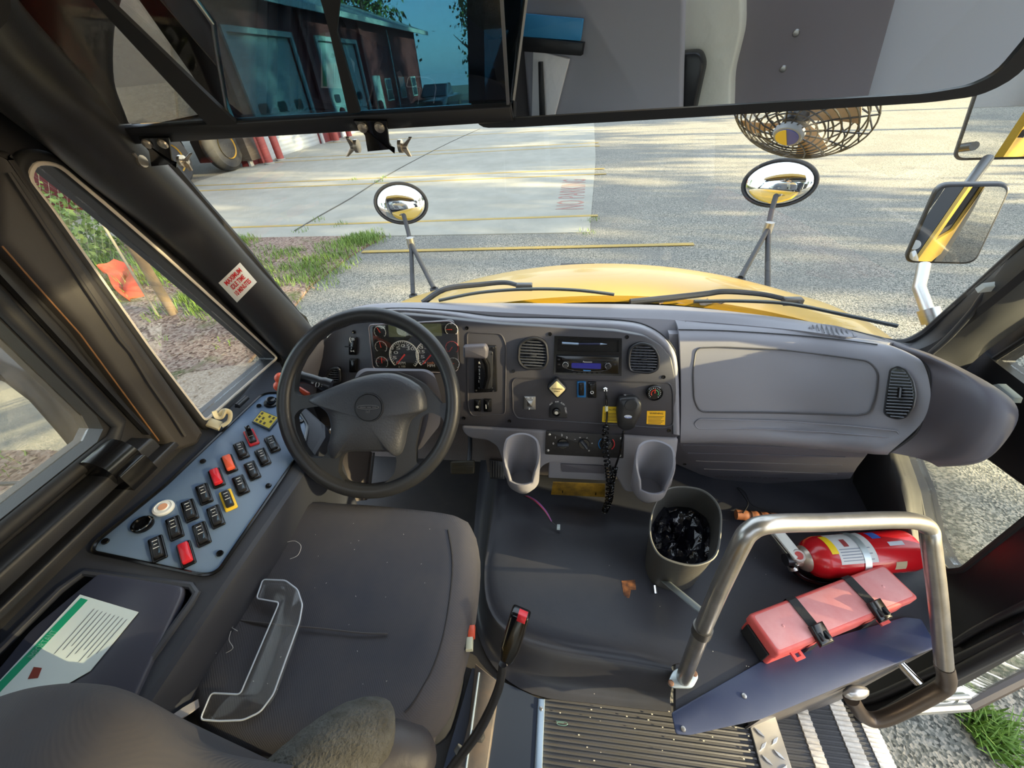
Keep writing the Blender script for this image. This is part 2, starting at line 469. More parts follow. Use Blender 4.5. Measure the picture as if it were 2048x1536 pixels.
# grass
def tuft(b, c, n, r, h, lean=.3):
    for i in range(n):
        a = random.uniform(0, 2 * PI); q = random.random() ** .5 * r
        p = V((c[0] + math.cos(a) * q, c[1] + math.sin(a) * q, c[2]))
        hh = h * random.uniform(.5, 1.1); d = random.uniform(0, 2 * PI); w = random.uniform(.0035, .0075)
        s = V((math.cos(d), math.sin(d), 0)); l = V((math.cos(d + 1.2), math.sin(d + 1.2), 0)) * hh * random.uniform(0, lean * 2)
        v = [b.v(p - s * w), b.v(p + s * w), b.v(p + s * w * .6 + l * .4 + V((0, 0, hh * .6))), b.v(p - s * w * .6 + l * .4 + V((0, 0, hh * .6))), b.v(p + l + V((0, 0, hh)))]
        b.f((v[0], v[1], v[2], v[3])); b.f((v[3], v[2], v[4]))
b = MB()
for i in range(420):
    x = random.uniform(-8.5, -3.15); y = random.uniform(3.6, 6.5)
    if random.random() < .35: y = 6.5 - abs(random.gauss(0, .15))
    if (math.sin(x * 1.7) + math.cos(y * 2.3)) < -.35: continue
    tuft(b, (x, y, G + .03), 52, .24, .09, .5)
for i in range(36): tuft(b, (random.uniform(-5.0, -3.9), random.uniform(3.7, 4.7), G + .03), 40, .2, .12)
tag(b.make('grass_patch', grassm, None, fix=False), 'bright green grass growing at the concrete edge in front of the bus', 'grass', kind='stuff')
b = MB()
for i in range(420): tuft(b, (-random.uniform(5.6, 13), random.uniform(-3, 6.4), G + .03), 16, .35, .24, .5)
for i in range(16): tuft(b, (-random.uniform(3.6, 5.4), random.uniform(-1, 3.6), G + .03), 12, .15, .06, .5)
tag(b.make('verge_weeds', grassm, None, fix=False), 'tall weeds and grass on the dirt verge left of the bus', 'weeds', kind='stuff')
b = MB()
for x, y in ((600, 462), (680, 450), (750, 462), (640, 440), (706, 360), (755, 363), (1172, 465), (1180, 440), (770, 355)):
    p = PZ(x, y, G + .02); tuft(b, p, 30, .16, .07)
tag(b.make('crack_weeds', grassm, None, fix=False), 'low weeds sprouting from the concrete cracks', 'weeds', kind='stuff')
b = MB(); 
for x, y in ((1945, 1435), (1960, 1455), (1975, 1475), (1990, 1492), (1968, 1440)): tuft(b, PZ(x, y, G), 60, .07, .09, .8)
tag(b.make('grass_tuft', mat('fresh_grass', (128, 178, 58), .6), None, fix=False), 'bright green tuft of grass on the asphalt below the open door', 'grass tuft')
# fallen leaves / mulch litter
b = MB()
for i in range(1500):
    x = -random.uniform(3.2, 7.5); y = random.uniform(-3, 5.2); a = random.uniform(0, PI); s = random.uniform(.015, .035)
    c = V((x, y, G + .035)); u = V((math.cos(a), math.sin(a), random.uniform(-.4, .4))) * s; w = V((-math.sin(a), math.cos(a), random.uniform(-.2, .2))) * s * .6
    v = [b.v(c - u), b.v(c + w), b.v(c + u), b.v(c - w)]; b.f(v)
tag(b.make('leaf_litter', mat('dry_leaves', (168, 132, 104), .8, var=(9, .6, (206, 186, 160))), None, fix=False), 'dry brown leaves and twigs scattered on the dirt verge', 'leaf litter', kind='stuff')
# trees
def tree_proto(nm, h, r, leaf, seed, n=2600, ls=.16, lo=.25):
    random.seed(seed)
    t = thing(nm, 'x', 'tree', (0, 0, 0))
    b = MB(); b.tube([(0, 0, -.2), (.1, 0, h * .35), (0, .1, h * .6), (.05, 0, h * .85)], [.2, .15, .1, .03], 8)
    for k in range(9):
        a = k * 2.4; z = h * (lo + .05 + (.9 - lo) * .1 * k); b.tube([(0, 0, z), (math.cos(a) * r * .5, math.sin(a) * r * .5, z + h * .12), (math.cos(a) * r * .8, math.sin(a) * r * .8, z + h * .2)], [.07, .04, .015], 6)
    b.make('trunk', bark, t)
    b = MB(); cl = []
    for k in range(26):
        a = random.uniform(0, 2 * PI); z = random.uniform(lo, 1); q = r * random.uniform(.2, .75) * (1.15 - z * .6)
        cl.append(V((math.cos(a) * q, math.sin(a) * q, h * z)))
    for i in range(n):
        c = random.choice(cl); p = c + V((random.gauss(0, r * .25), random.gauss(0, r * .25), random.gauss(0, h * .06)))
        u = V((random.gauss(0, 1), random.gauss(0, 1), random.gauss(0, 1))).normalized() * ls * random.uniform(.6, 1.3)
        w = u.cross(V((random.random(), random.random(), random.random()))).normalized() * u.length * .6
        b.f([b.v(p - u), b.v(p + w), b.v(p + u), b.v(p - w)])
    b.make('crown', leaf, t, fix=False)
    return t
t1 = tree_proto('broadleaf_tree', 8, 2.6, leafm, 3)
LIT = [(-17.5, 44, 1.5, 'tall green tree beyond the far end of the garage'), (-9, 52, 1.3, 'green tree at the back of the lot, right of the garage'), (-27, 41, 1.9, 'big dark tree rising behind the garage roof'), (-26, 29, 1.8, 'dark leafy tree above the middle of the garage roof'), (2, 56, 1.3, 'green tree at the far back of the lot ahead'),
       (-14, 4.5, .75, 'leafy tree behind the wire fence on the verge'), (-15, -1, .8, 'leafy tree left of the driver window'), (-14.5, 6.3, .5, 'small leafy tree beside the garage corner')]
random.seed(11)
first = True
for x, y, s, lb in LIT:
    if first: o = t1; o.location = (x, y, G); first = False; o['label'] = lb
    else: o = clone(t1, (x, y, G), lb)
    o.scale = (s, s, s); o.rotation_euler = (0, 0, random.uniform(0, 6)); o['group'] = 'trees around the lot'
# row of trees along the right side of the lot: they shade the bus and let sun streaks through
for i, (x, y, s) in enumerate([(22, -14, 1.35), (24, -8.5, 1.4), (21.5, -3.5, 1.4), (24, 1.2, 1.45), (21.0, 5.2, 1.25)]):
    o = clone(t1, (x, y, G), 'leafy roadside tree along the right side of the lot'); o.scale = (s, s, s); o.rotation_euler = (0, 0, i * 1.3); o['group'] = 'roadside trees'
th = tree_proto('tall_tree', 13, 3.0, leafm, 8, 5200, .23, .47)
for i, (x, y, s) in enumerate([(23, 9.5, 1), (22, 14, 1.05), (25, 19, 1.0), (23, 25, 1.1), (26, 32, 1.1), (24, 40, 1.2)]):
    if i == 0: o = th; o.location = (x, y, G); o['label'] = 'high-crowned roadside tree along the right side of the lot'
    else: o = clone(th, (x, y, G))
    o.scale = (s, s, s); o.rotation_euler = (0, 0, i * 1.3); o['group'] = 'high-crowned roadside trees'
for i, (x, y, s) in enumerate([(-16, -22, 1.2), (-9, -27, 1.4), (-1, -24, 1.2), (7, -28, 1.4), (15, -23, 1.3)]):
    o = clone(t1, (x, y, G), 'leafy tree standing behind the bus, seen only in the mirrors'); o.scale = (s, s, s); o.rotation_euler = (0, 0, i * 2.1); o['group'] = 'trees behind the bus'
# bushes on the verge
random.seed(5)
bush = thing('bush', 'large green bush by the wire fence', 'bush', (-9.5, 2, G), 'bushes by the wire fence')
b = MB()
for i in range(3600):
    a = random.uniform(0, 2 * PI); q = random.random() ** .5 * 1.5; z = abs(random.gauss(0, .75)) * (1.3 - q * .5)
    p = V((math.cos(a) * q, math.sin(a) * q, z)); u = V((random.gauss(0, 1), random.gauss(0, 1), random.gauss(0, 1))).normalized() * random.uniform(.035, .07)
    w = u.cross(V((random.random(), .3, random.random()))).normalized() * u.length * .6
    b.f([b.v(bush.location + p - u), b.v(bush.location + p + w), b.v(bush.location + p + u), b.v(bush.location + p - w)])
b.make('foliage', mat('bush_leaves', (112, 146, 60), .7, var=(2, .6, (160, 186, 96))), bush, fix=False)
b = MB(); b.tube([bush.location, bush.location + V((0, .05, .9))], [.06, .03], 6); b.make('stem', bark, bush)
for i, (x, y) in enumerate([(-9.8, 4.6), (-10.5, -.5), (-9.2, -3), (-12.3, 7.0), (-8.9, 5.0), (-12.6, 1.6)]): clone(bush, (x, y, G)).rotation_euler = (0, 0, i * 1.1)
# utility pole with guy cables, tarp
po = thing('utility_pole', 'weathered wooden pole with metal bands standing on the verge beyond the quarter window', 'pole', PZ(350, 630, G + .03))
b = MB(); p0 = PZ(350, 632, G); p1 = p0 + V((.1, .35, 7)); b.tube([p0, p1], .05, 14); b.make('shaft', mat('weathered_pole', (188, 158, 120), .8, bump=(10, .5, .01), var=(5, .5, (150, 122, 92))), po)
for z in (1.5, 2.1, 3.2):
    q = p0 + V((.1, .35, 7)) * (z / 7); b = MB(); b.tube([q - V((0, 0, .03)), q + V((0, 0, .03))], .056, 14); b.make('band', steel, po)
b = MB(); b.tube([p0 + V((-.16, -.06, 0)), p0 + V((-.02, .2, 4.5))], .013, 8); b.make('conduit', mat('grey_pvc', (190, 180, 160), .6), po)
random.seed(2)
ta = [PZ(x, y, G + .12) for x, y in ((180, 540), (215, 545), (232, 580), (222, 612), (262, 600), (240, 570))]
ta = [ta[2] + (p - ta[2]) * .6 for p in ta]
b = MB(); rows = [[p + V((random.uniform(-.06, .06), random.uniform(-.06, .06), random.uniform(-.06, .1))) for p in (ta[0] + V((0, k * .09, .1)), ta[1] + V((0, k * .1, 0)), ta[2] + V((k * .03, k * .07, 0)), ta[4] + V((0, k * .08, -.05)))] for k in range(4)]
b.grid(rows, V((0, 0, -.02)), 3); tag(b.make('orange_tarp', mat('orange_mesh', (232, 88, 48), .7), None), 'crumpled orange netting lying on the verge beside the wooden pole', 'netting')
# wire fence
fe = thing('wire_fence', 'thin chain link fence running along the overgrown verge', 'fence', (-7.4, 2, G))
for y in (-2, .2, 2.4, 4.6, 6.4):
    b = MB(); b.tube([(-7.4, y, G), (-7.4, y, G + 1.5)], .025, 8); b.make('fence_post', steel, fe)
b = MB()
for k in range(70):
    y = -2 + k * .12
    if y + .9 < 6.4:
        b.tube([(-7.4, y, G + .05), (-7.4, y + .9, G + 1.45)], .0018, 3); b.tube([(-7.4, y + .9, G + .05), (-7.4, y, G + 1.45)], .0018, 3)
b.make('wire_mesh', mat('dull_wire', (90, 92, 86), .6, .3), fe, kind='stuff')
# ---------- garage ----------
ga = thing('garage_building', 'long red garage with white roller doors along the left side of the lot', 'building', (-13, 20, G))
redw = mat('red_siding', (150, 40, 44), .7, wave=(5, .5, 'Y', .02)); dw = mat('white_roller_door', (214, 222, 226), .6, wave=(2.2, .4, 'Z', .02)); trimw = mat('white_trim', (226, 228, 230), .6)
X0 = -11.0
doors = [(10.6, 14.2), (15.6, 19.4), (21.5, 25.5)]
pts = [V((X0, 9, G - .3)), V((X0, 36, G - .3)), V((X0, 36, 3.6)), V((X0, 9, 3.6))]
holes = [[V((X0, a, G - .05)), V((X0, c, G - .05)), V((X0, c, 2.6)), V((X0, a, 2.6))] for a, c in doors]
b = MB(); b.plate(pts, holes, (1, 0, 0), .25)
b.prism([V((X0 - .25, 9, G)), V((X0 - .25, 9, 3.6)), V((X0 - 9, 9, 3.6)), V((X0 - 9, 9, G))], (0, 1, 0), .2); b.make('wall', redw, ga)
b = MB(); b.prism([V((X0 + .7, 8.4, 3.5)), V((X0 + .7, 37, 3.5)), V((X0 - 5, 37, 5.3)), V((X0 - 5, 8.4, 5.3))], (.3, 0, 1), .12)
b.prism([V((X0 - 5, 8.4, 5.3)), V((X0 - 5, 37, 5.3)), V((X0 - 8.8, 37, 3.9)), V((X0 - 8.8, 8.4, 3.9))], (-.3, 0, 1), .12); b.make('roof', mat('grey_roof', (150, 160, 166), .5, wave=(3, .4, 'Y', .02)), ga)
b = MB(); b.box((X0 + .75, 22.7, 3.5), .08, 28.5, .2); b.make('fascia', trimw, ga)
for i, (a, c) in enumerate(doors):
    if i == 0:
        b = MB(); b.box((X0 - 4, (a + c) / 2, 1.4), .1, c - a, 4.8); b.make('bay_back', mat('dark_bay', (60, 66, 74), .9), ga)
    else:
        b = MB(); b.box((X0 - .12, (a + c) / 2, .82), .06, c - a, 3.62)
        d = b.make('roller_door', dw, ga)
        for k in range(3):
            b = MB(); yy = a + .7 + k * (c - a - 1.4) / 2; b.prism([V((X0 - .085, y, z)) for y, z in rnd([(yy - .28, .35), (yy + .28, .35), (yy + .28, .68), (yy - .28, .68)], .12)], (1, 0, 0), .02); b.make('door_pane', mat('dark_pane', (40, 50, 58), .1), d)
    b = MB()
    for yy in (a - .08, c + .08): b.box((X0 + .03, yy, .8), .1, .16, 3.6)
    b.box((X0 + .03, (a + c) / 2, 2.68), .1, c - a + .3, .16); b.make('door_trim', trimw, ga)
for yy in (9.15, 14.9, 20.4, 26.2):
    b = MB(); b.box((X0 + .09, yy, 1.3), .14, .3, 4.6); b.make('column', mat('bollard_red', (206, 78, 70), .6, var=(3, .5, (188, 92, 84))), ga)
b = MB(); b.box((X0 + .05, 27.2, .15), .08, 1.1, 2.3); b.make('entry_door', trimw, ga)
for yy in (29, 31.5, 34):
    b = MB(); b.box((X0 + .04, yy, .6), .06, 1.0, 1.1); w = b.make('window', trimw, ga)
    b = MB()
    for i in (-1, 1):
        for j in (-1, 1): b.box((X0 + .075, yy + i * .22, .6 + j * .25), .02, .4, .46)
    b.make('pane', mat('dark_pane', (40, 50, 58), .1), w)
b = MB(); b.tube([(X0 + .1, 20.5, 3.4), (X0 + .1, 20.5, G)], .05, 8); b.tube([(X0 + .1, 30.3, 3.4), (X0 + .1, 30.3, G)], .05, 8); b.make('downspout', trimw, ga)
bl = thing('bollard', 'x', 'bollard', (X0 + .55, 10.1, G), 'red bollards beside the garage doors')
b = MB(); b.lathe([(.13, 0), (.13, 1.1), (.11, 1.17), (.06, 1.21), (0, 1.22)], bl.location, (0, 0, 1), 16); b.make('post', mat('bollard_red', (206, 78, 70), .6, var=(3, .5, (188, 92, 84))), bl)
b = MB(); b.lathe([(.17, 0), (.17, .05), (.13, .07)], bl.location, (0, 0, 1), 16, cap0=True); b.make('footing', concrete, bl)
BL = [(10.15, 'red bollard before the open garage bay, nearest to the bus'), (14.55, 'red bollard on the far side of the open garage bay'), (15.25, 'red bollard on the near side of the first white roller door'), (19.75, 'red bollard on the far side of the first white roller door'), (21.1, 'red bollard before the second white roller door'), (25.9, 'red bollard past the second white roller door')]
for i, (y, lb) in enumerate(BL):
    if i == 0: bl['label'] = lb; bl.location = (X0 + .55, y, G)
    else: clone(bl, (X0 + .55, y, G), lb)
# yellow loader in the open bay
lo = thing('wheel_loader', 'yellow wheel loader with a big black tyre parked in the open garage bay', 'loader', (-11.4, 12.4, G))
ty = mat('tyre_rubber', (50, 50, 52), .8); ly = mat('loader_yellow', (224, 172, 40), .5)
for dx, dy in ((0, 1.25), (0, -1.0), (-2.1, 1.25), (-2.1, -1.0)):
    o = V((-11.2 + dx, 12.3 + dy, G + .72)); b = MB(); b.lathe([(.3, -.2), (.6, -.22), (.7, -.12), (.72, 0), (.7, .12), (.6, .22), (.3, .2)], o, (1, 0, 0), 28, cap0=True, cap1=True); w = b.make('wheel', ty, lo)
    b = MB(); b.lathe([(0, 0), (.3, .0), (.34, .06), (.36, .1)], o + V((.14, 0, 0)), (1, 0, 0), 24); b.make('rim', ly, w)
b = MB(); b.box((-12.3, 12.0, .35), 1.1, 3.2, .7, b=.1); b.make('body', ly, lo)
b = MB(); b.box((-12.3, 11.6, 1.4), 1.0, 1.2, 1.4, b=.08); b.make('cab', mat('dark_pane', (40, 50, 58), .1), lo)
b = MB(); b.box((-11.7, 14.3, -.45), 2.0, .5, .7, b=.08); b.make('bucket', mat('bucket_steel', (120, 110, 100), .5, .6), lo)
# parked pickup at the far end
pk = thing('pickup_truck', 'dark pickup truck parked at the far end of the garage', 'truck', (-8.5, 31, G))
db = mat('dark_truck_paint', (28, 32, 38), .2, coat=.6)
sec = lambda y, w, z0, z1: [V((-8.5 + sx * w / 2, y, z)) for sx, z in ((-1, z0), (1, z0), (1, z1 - .08), (.93, z1), (-.93, z1), (-1, z1 - .08))]
b = MB(); b.loft([sec(28.6, 1.7, -.55, -.1), sec(28.8, 1.9, -.62, 0), sec(30.0, 1.95, -.62, .1), sec(33.6, 1.95, -.62, .1), sec(33.9, 1.9, -.55, .05)]); b.make('body', db, pk)
b = MB(); b.loft([sec(29.9, 1.75, .05, .12), sec(30.6, 1.5, .05, .7), sec(31.8, 1.5, .05, .72), sec(32.2, 1.6, .05, .12)]); b.make('cab', mat('dark_pane', (40, 50, 58), .1), pk)
for dx in (-.9, .9):
    for dy in (29.5, 32.9):
        b = MB(); b.lathe([(0, -.11), (.36, -.11), (.38, 0), (.36, .11), (0, .11)], (-8.5 + dx, dy, G + .38), (1, 0, 0), 20); b.make('wheel', ty, pk)
for dx in (-.7, .7):
    b = MB(); b.ball((-8.5 + dx, 28.68, -.2), (.16, .05, .09)); b.make('headlamp', mat('lamp_glass', (220, 216, 190), .2), pk)
# ---------- bus exterior ----------
ho = thing('bus_hood', 'glossy school bus yellow hood below the windshield', 'hood', (.1, 1.6, G))
b = MB()
cx = .12
rows = []
for y, h_, hw in ((1.14, .585, .98), (1.25, .592, .98), (1.40, .572, .96), (1.60, .502, .93), (1.80, .405, .88), (1.98, .29, .80), (2.10, .15, .72), (2.14, -.1, .7)):
    rows.append([V((.15 + hw * t, y, h_ - .23 * (hw * t) ** 2 - (.06 if abs(t) > .9 else 0) - (.5 if abs(t) > 1 else 0))) for t in (-1.04, -1, -.9, -.75, -.5, -.25, 0, .25, .5, .75, .9, 1, 1.04)])
b.grid(rows, V((0, -.004, -.02)), 4); b.make('hood_panel', yellow, ho)
b = MB(); b.box((.06, 1.60, .494), .14, .03, .010); b.make('hood_vent', dblack, ho)
b = MB()
rows = [[V((.15 + .75 * t, y, z - .13 * t * t)) for t in (-1, -.7, -.35, 0, .35, .7, 1)] for y, z in ((1.10, .53), (1.14, .555), (1.19, .57))]
b.grid(rows, V((0, 0, -.03)), 3); tag(b.make('cowl_panel', mat('dusty_black', (60, 58, 54), .7, var=(9, .5, (96, 88, 76))), None), 'dusty black cowl strip between the windshield and the yellow hood', 'cowl')
b = MB()
for k in range(16):
    p = V((random.uniform(.3, .5), random.uniform(1.12, 1.17), .565)); u = V((random.gauss(0, 1), random.gauss(0, 1), .3)).normalized() * .015; w = V((-u.y, u.x, .004)) * .5
    b.f([b.v(p - u), b.v(p + w), b.v(p + u), b.v(p - w)])
tag(b.make('dry_leaves', mat('dry_leaves', (168, 132, 104), .8), None, fix=False), 'small heap of dry leaves caught on the cowl behind the right wiper', 'leaves', kind='stuff')
# cross-view mirrors on tripods
def xmirror(c, rx, ry, feet, joint, label):
    t = thing('crossview_mirror', label, 'mirror', c, 'convex mirrors on the front fenders')
    n = (CAM + V((0, .4, 0)) - c).normalized(); n = (n + V((0, 0, -.02))).normalized()
    u = CR - n * CR.dot(n); u.normalize()
    b = MB(); prof = [(1.0 * math.cos(a), .42 * math.sin(a)) for a in [PI / 2 * k / 9 for k in range(10)]]
    prof = [(r if r > 1e-4 else 0, z) for r, z in prof]
    b.lathe([(r * ry * .93, z * ry * .8) for r, z in prof], c, n, 40, u=u, sc=(rx / ry, 1)); b.make('convex_glass', mirr, t, sharp=80)
    b = MB(); b.lathe([(ry * .93, .004), (ry * 1.0, .0), (ry * 1.0, -.02), (ry * .7, -.07), (0, -.09)], c, n, 40, u=u, sc=(rx / ry, 1)); b.make('housing', gcoat, t)
    w_ = n.cross(u); b = MB(); b.tube([c + u * math.cos(a) * rx * .99 + w_ * math.sin(a) * ry * .99 + n * .002 for a in [2 * PI * k / 40 for k in range(40)]], .0075, 8, closed=True); b.make('rim', dblack, t)
    b = MB(); b.tube([c - n * .07, (c + joint) / 2 - V((0, 0, .03)), joint], [.014, .012, .012], 10); b.make('arm', dblack, t)
    for f in feet:
        b = MB(); b.tube([joint, f], .011, 10); b.tube([f, f - V((0, 0, .03))], .02, 10); b.make('strut', dblack, t)
    b = MB(); b.tube([joint - V((0, 0, .02)), joint + V((0, 0, .03))], .02, 12); b.make('clamp', steel, t)
xmirror(PD(803, 407, 2.2), .145, .105, [PY(826, 590, 1.62), PY(868, 577, 1.6)], PD(822, 487, 2.05), 'round convex mirror on a tripod at the left front of the hood')
xmirror(PD(1557, 367, 2.0), .165, .108, [PY(1481, 556, 1.62), PY(1535, 582, 1.6)], PD(1536, 458, 1.85), 'round convex mirror on a tripod at the right front of the hood')
# flat side mirrors on the right
def smirror(name, pxs, d, label, r=.03, parent_arm=None, facing=None):
    c = PD(sum(p[0] for p in pxs) / 4, sum(p[1] for p in pxs) / 4, d); n = (CAM + V((1.2, -1.2, 0)) - c).normalized() if facing is None else facing
    pl = Pl(c, n, CR); t = thing(name, label, 'mirror', c)
    P = pl.poly(pxs, 0, r)
    b = MB(); b.prism([p - n * .03 for p in P], n, .03, .006); b.make('housing', gcoat, t)
    cc = sum(P, V((0, 0, 0))) / len(P); b = MB(); b.prism([cc + (p - cc) * .93 + n * .0005 for p in P], n, .002); b.make('glass', mirr, t)
    return t
m1 = smirror('side_mirror', [(1876, 368), (2028, 366), (1950, 530), (1806, 526)], 1.25, 'flat rectangular side mirror on the right, the lower one nearer the hood', facing=V((-.42, -.9, .0)).normalized())
b = MB(); b.tube([PD(1848, 530, 1.27), PD(1838, 575, 1.25), PD(1862, 640, 1.22), PD(1885, 668, 1.2)], [.017, .017, .017, .022], 14); b.make('arm', steel, m1)
b = MB(); b.tube([PD(1856, 618, 1.215), PD(1866, 645, 1.21)], .027, 14); b.make('clamp', steel, m1)
m2 = smirror('side_mirror', [(1962, 150), (2110, 110), (2090, 318), (1905, 322)], 1.45, 'flat side mirror on the right, the upper one at the frame edge', facing=V((-.44, -.9, -.03)).normalized())
b = MB(); b.tube([PD(1975, 318, 1.46), PD(1935, 372, 1.40)], .017, 12); b.make('arm', gcoat, m2)
# bus flank (yellow) behind the right side: what those mirrors look at
bs = thing('school_bus', 'yellow outer side of the bus with dark windows, seen in the right side mirrors', 'bus side', (1.2, -3, G))
wh = [[V((1.22, -y0, .55)), V((1.22, -y0 - .75, .55)), V((1.22, -y0 - .75, 1.25)), V((1.22, -y0, 1.25))] for y0 in (.75, 1.7, 2.65, 3.6, 4.55)]
b = MB(); b.plate([V((1.22, -.55, -.6)), V((1.22, -.55, 2.4)), V((1.22, -5.6, 2.4)), V((1.22, -5.6, -.6))], wh, (1, 0, 0), .05); b.make('side_skin', yellow, bs)
for w_ in wh:
    b = MB(); b.plate([p - V((.03, 0, 0)) for p in w_], [], (1, 0, 0), .01); b.make('window', mat('dark_pane', (40, 50, 58), .1), bs)
for z in (.42, .0, -.35):
    b = MB(); b.box((1.235, -3.07, z), .03, 5.0, .05); b.make('rub_rail', dblack, bs)
bs2 = thing('school_bus', 'yellow outer side of the bus seen in the mirror outside the driver window', 'bus side', (-.95, -3, G))
b = MB(); b.plate([V((-.96, -.75, -.6)), V((-.96, -.75, 2.4)), V((-.96, -5.6, 2.4)), V((-.96, -5.6, -.6))], [[V((-.96, q.y - .1, q.z)) for q in w_] for w_ in wh], (-1, 0, 0), .05); b.make('side_skin', yellow, bs2)
for w_ in wh:
    b = MB(); b.plate([V((-.93, p.y - .1, p.z)) for p in w_], [], (-1, 0, 0), .01); b.make('window', mat('dark_pane', (40, 50, 58), .1), bs2)
for z in (.42, .0, -.35):
    b = MB(); b.box((-.975, -3.2, z), .03, 4.8, .05); b.make('rub_rail', dblack, bs2)
# left mirror outside the driver window
lm = thing('side_mirror', 'large grey-backed side mirror outside the driver window', 'mirror', (-1.15, .3, .5))
pl = Pl(PX(60, 830, -1.15), V((.5, -.82, .15)), (0, 1, 0))
P = pl.poly([(-60, 690), (0, 722), (50, 745), (105, 810), (170, 905), (150, 915), (60, 850), (-60, 750)], 0, .01)
b = MB(); b.prism([p - pl.n * .05 for p in P], pl.n, .05, .01); b.make('housing', mat('mirror_shell', (96, 94, 100), .4), lm)
P = pl.poly([(-60, 742), (10, 762), (60, 800), (120, 868), (150, 905), (100, 898), (-60, 900)], .002, .006)
b = MB(); b.prism(P, pl.n, .003); b.make('glass', mirr, lm)
b = MB(); b.tube([PX(0, 968, -1.0), PX(60, 965, -.95), PX(150, 935, -.85)], .004, 8); b.make('cable', gcoat, lm)
# wipers
def wiper(blade, arm, lb, y0):
    t = thing('windshield_wiper', lb, 'wiper', blade[0], 'windshield wipers')
    b = MB(); b.tube(cr(blade, 6), .011, 8, flat=(0, .6, 1)); b.make('blade', mat('wiper_rubber', (38, 46, 50), .55), t)
    b = MB(); b.tube(cr(arm, 5), [.010, .006], 8); b.make('arm', gcoat, t)
    b = MB(); b.box((arm[-2] + arm[-1]) / 2 if len(arm) > 3 else arm[-1], .05, .02, .02, b=.004); b.make('adapter', gcoat, t)
wy = lambda x, y, d: PY(x, y, d)
wiper([wy(878, 601, 1.06), wy(960, 585, 1.09), wy(1060, 578, 1.10), wy(1150, 580, 1.10), wy(1228, 589, 1.09)],
      [wy(845, 606, 1.08), wy(890, 578, 1.12), wy(960, 569, 1.14), wy(1008, 565, 1.14), wy(1035, 570, 1.12), wy(1062, 576, 1.11)], 'black wiper lying across the left half of the windshield base', 1.1)
wiper([wy(1388, 603, 1.09), wy(1480, 602, 1.08), wy(1580, 608, 1.06), wy(1700, 632, 1.0), wy(1795, 652, .95)],
      [wy(1260, 604, 1.1), wy(1400, 589, 1.13), wy(1450, 583, 1.13), wy(1520, 588, 1.12), wy(1570, 598, 1.09), wy(1600, 606, 1.07)], 'black wiper lying across the right half of the windshield base', 1.0)
# ================= CAB SHELL =================
WL = -0.80
# --- left wall with the two windows ---
plL = Pl((WL, 0, 0), (1, 0, 0), (0, 1, 0))
lw = lambda y, z, x=WL: V((x, y, z))
quarter = plL.poly([(34, 345), (60, 318), (98, 325), (552, 718), (405, 850)], 0, .02)
quarter = plL.poly([(38, 352), (52, 318), (100, 322), (200, 405), (320, 508), (440, 616), (553, 718), (405, 848), (290, 700), (180, 545), (90, 418)], 0, .012, 3)
dwin = [lw(-.30, .684), lw(.375, .684), lw(.395, .695), lw(.402, .72), lw(.402, 1.24), lw(.385, 1.26), lw(-.30, 1.26)]
outer = [lw(-.6, .2), lw(1.02, .2), lw(1.0, .58), lw(.62, 1.15), lw(.6, 1.38), lw(-.6, 1.38)]
b = MB(); b.plate(outer, [quarter, dwin], (1, 0, 0), .05); b.make('wall_left', pillm, None, kind='structure')
b = MB(); b.plate(quarter, [], (1, 0, 0), .004)
for v in b.bm.verts: v.co.x -= .03
w1 = b.make('window_1', win, None, kind='structure')
qc = sum(quarter, V()) / len(quarter)
b = MB(); b.tube([qc + (p - qc) * .975 + V((.010, 0, 0)) for p in quarter], .0032, 8, closed=True); b.make('window_seal', mat('light_seal', (214, 204, 192), .5), w1)
b = MB(); b.tube([p + V((.004, 0, 0)) for p in [(p - sum(quarter, V()) / len(quarter)) * 1.03 + sum(quarter, V()) / len(quarter) for p in quarter]], .009, 10, closed=True); b.make('window_gasket', dblack, w1)
b = MB(); b.plate(dwin, [], (1, 0, 0), .004)
for v in b.bm.verts: v.co.x -= .03
w2 = b.make('window_2', winh, None, kind='structure')
inn = plL.poly([(-300, 350), (-100, 520), (0, 632), (225, 864), (222, 882), (0, 1044), (-300, 1250)], 0)
# sash frame of the driver window
b = MB(); b.tube([lw(-.3, .672, WL + .006), lw(.39, .672, WL + .006), lw(.415, .69, WL + .006), lw(.415, 1.3, WL + .006)], .012, 10); b.make('sash_frame', dblack, w2)
b = MB(); b.box((WL + .010, .437, .95), .012, .006, .62); b.make('sash_track', gcoat, w2)
b = MB(); b.box((WL + .02, .06, .638), .045, .72, .024, b=.006); b.box((WL + .018, .1, .60), .036, .7, .012, b=.004); b.make('window_sill', gcoat, w2)
# latch block on the sill
lt = thing('window_latch_cover', 'black plastic window latch cover jutting out below the driver window', 'latch cover', PZ(250, 940, .6))
A = PZ(215, 935, .61)
lc0 = PX(245, 925, WL + .05)
b = MB(); b.lathe([(0, -.026), (.030, -.026), (.030, .026), (0, .026)], lc0 + V((-.022, 0, .0)), (0, 1, 0), 24); b.make('drum', gblack, lt)
b = MB(); b.box(lc0 + V((-.01, 0, -.024)), .05, .050, .04, b=.006); b.make('box_housing', gblack, lt)
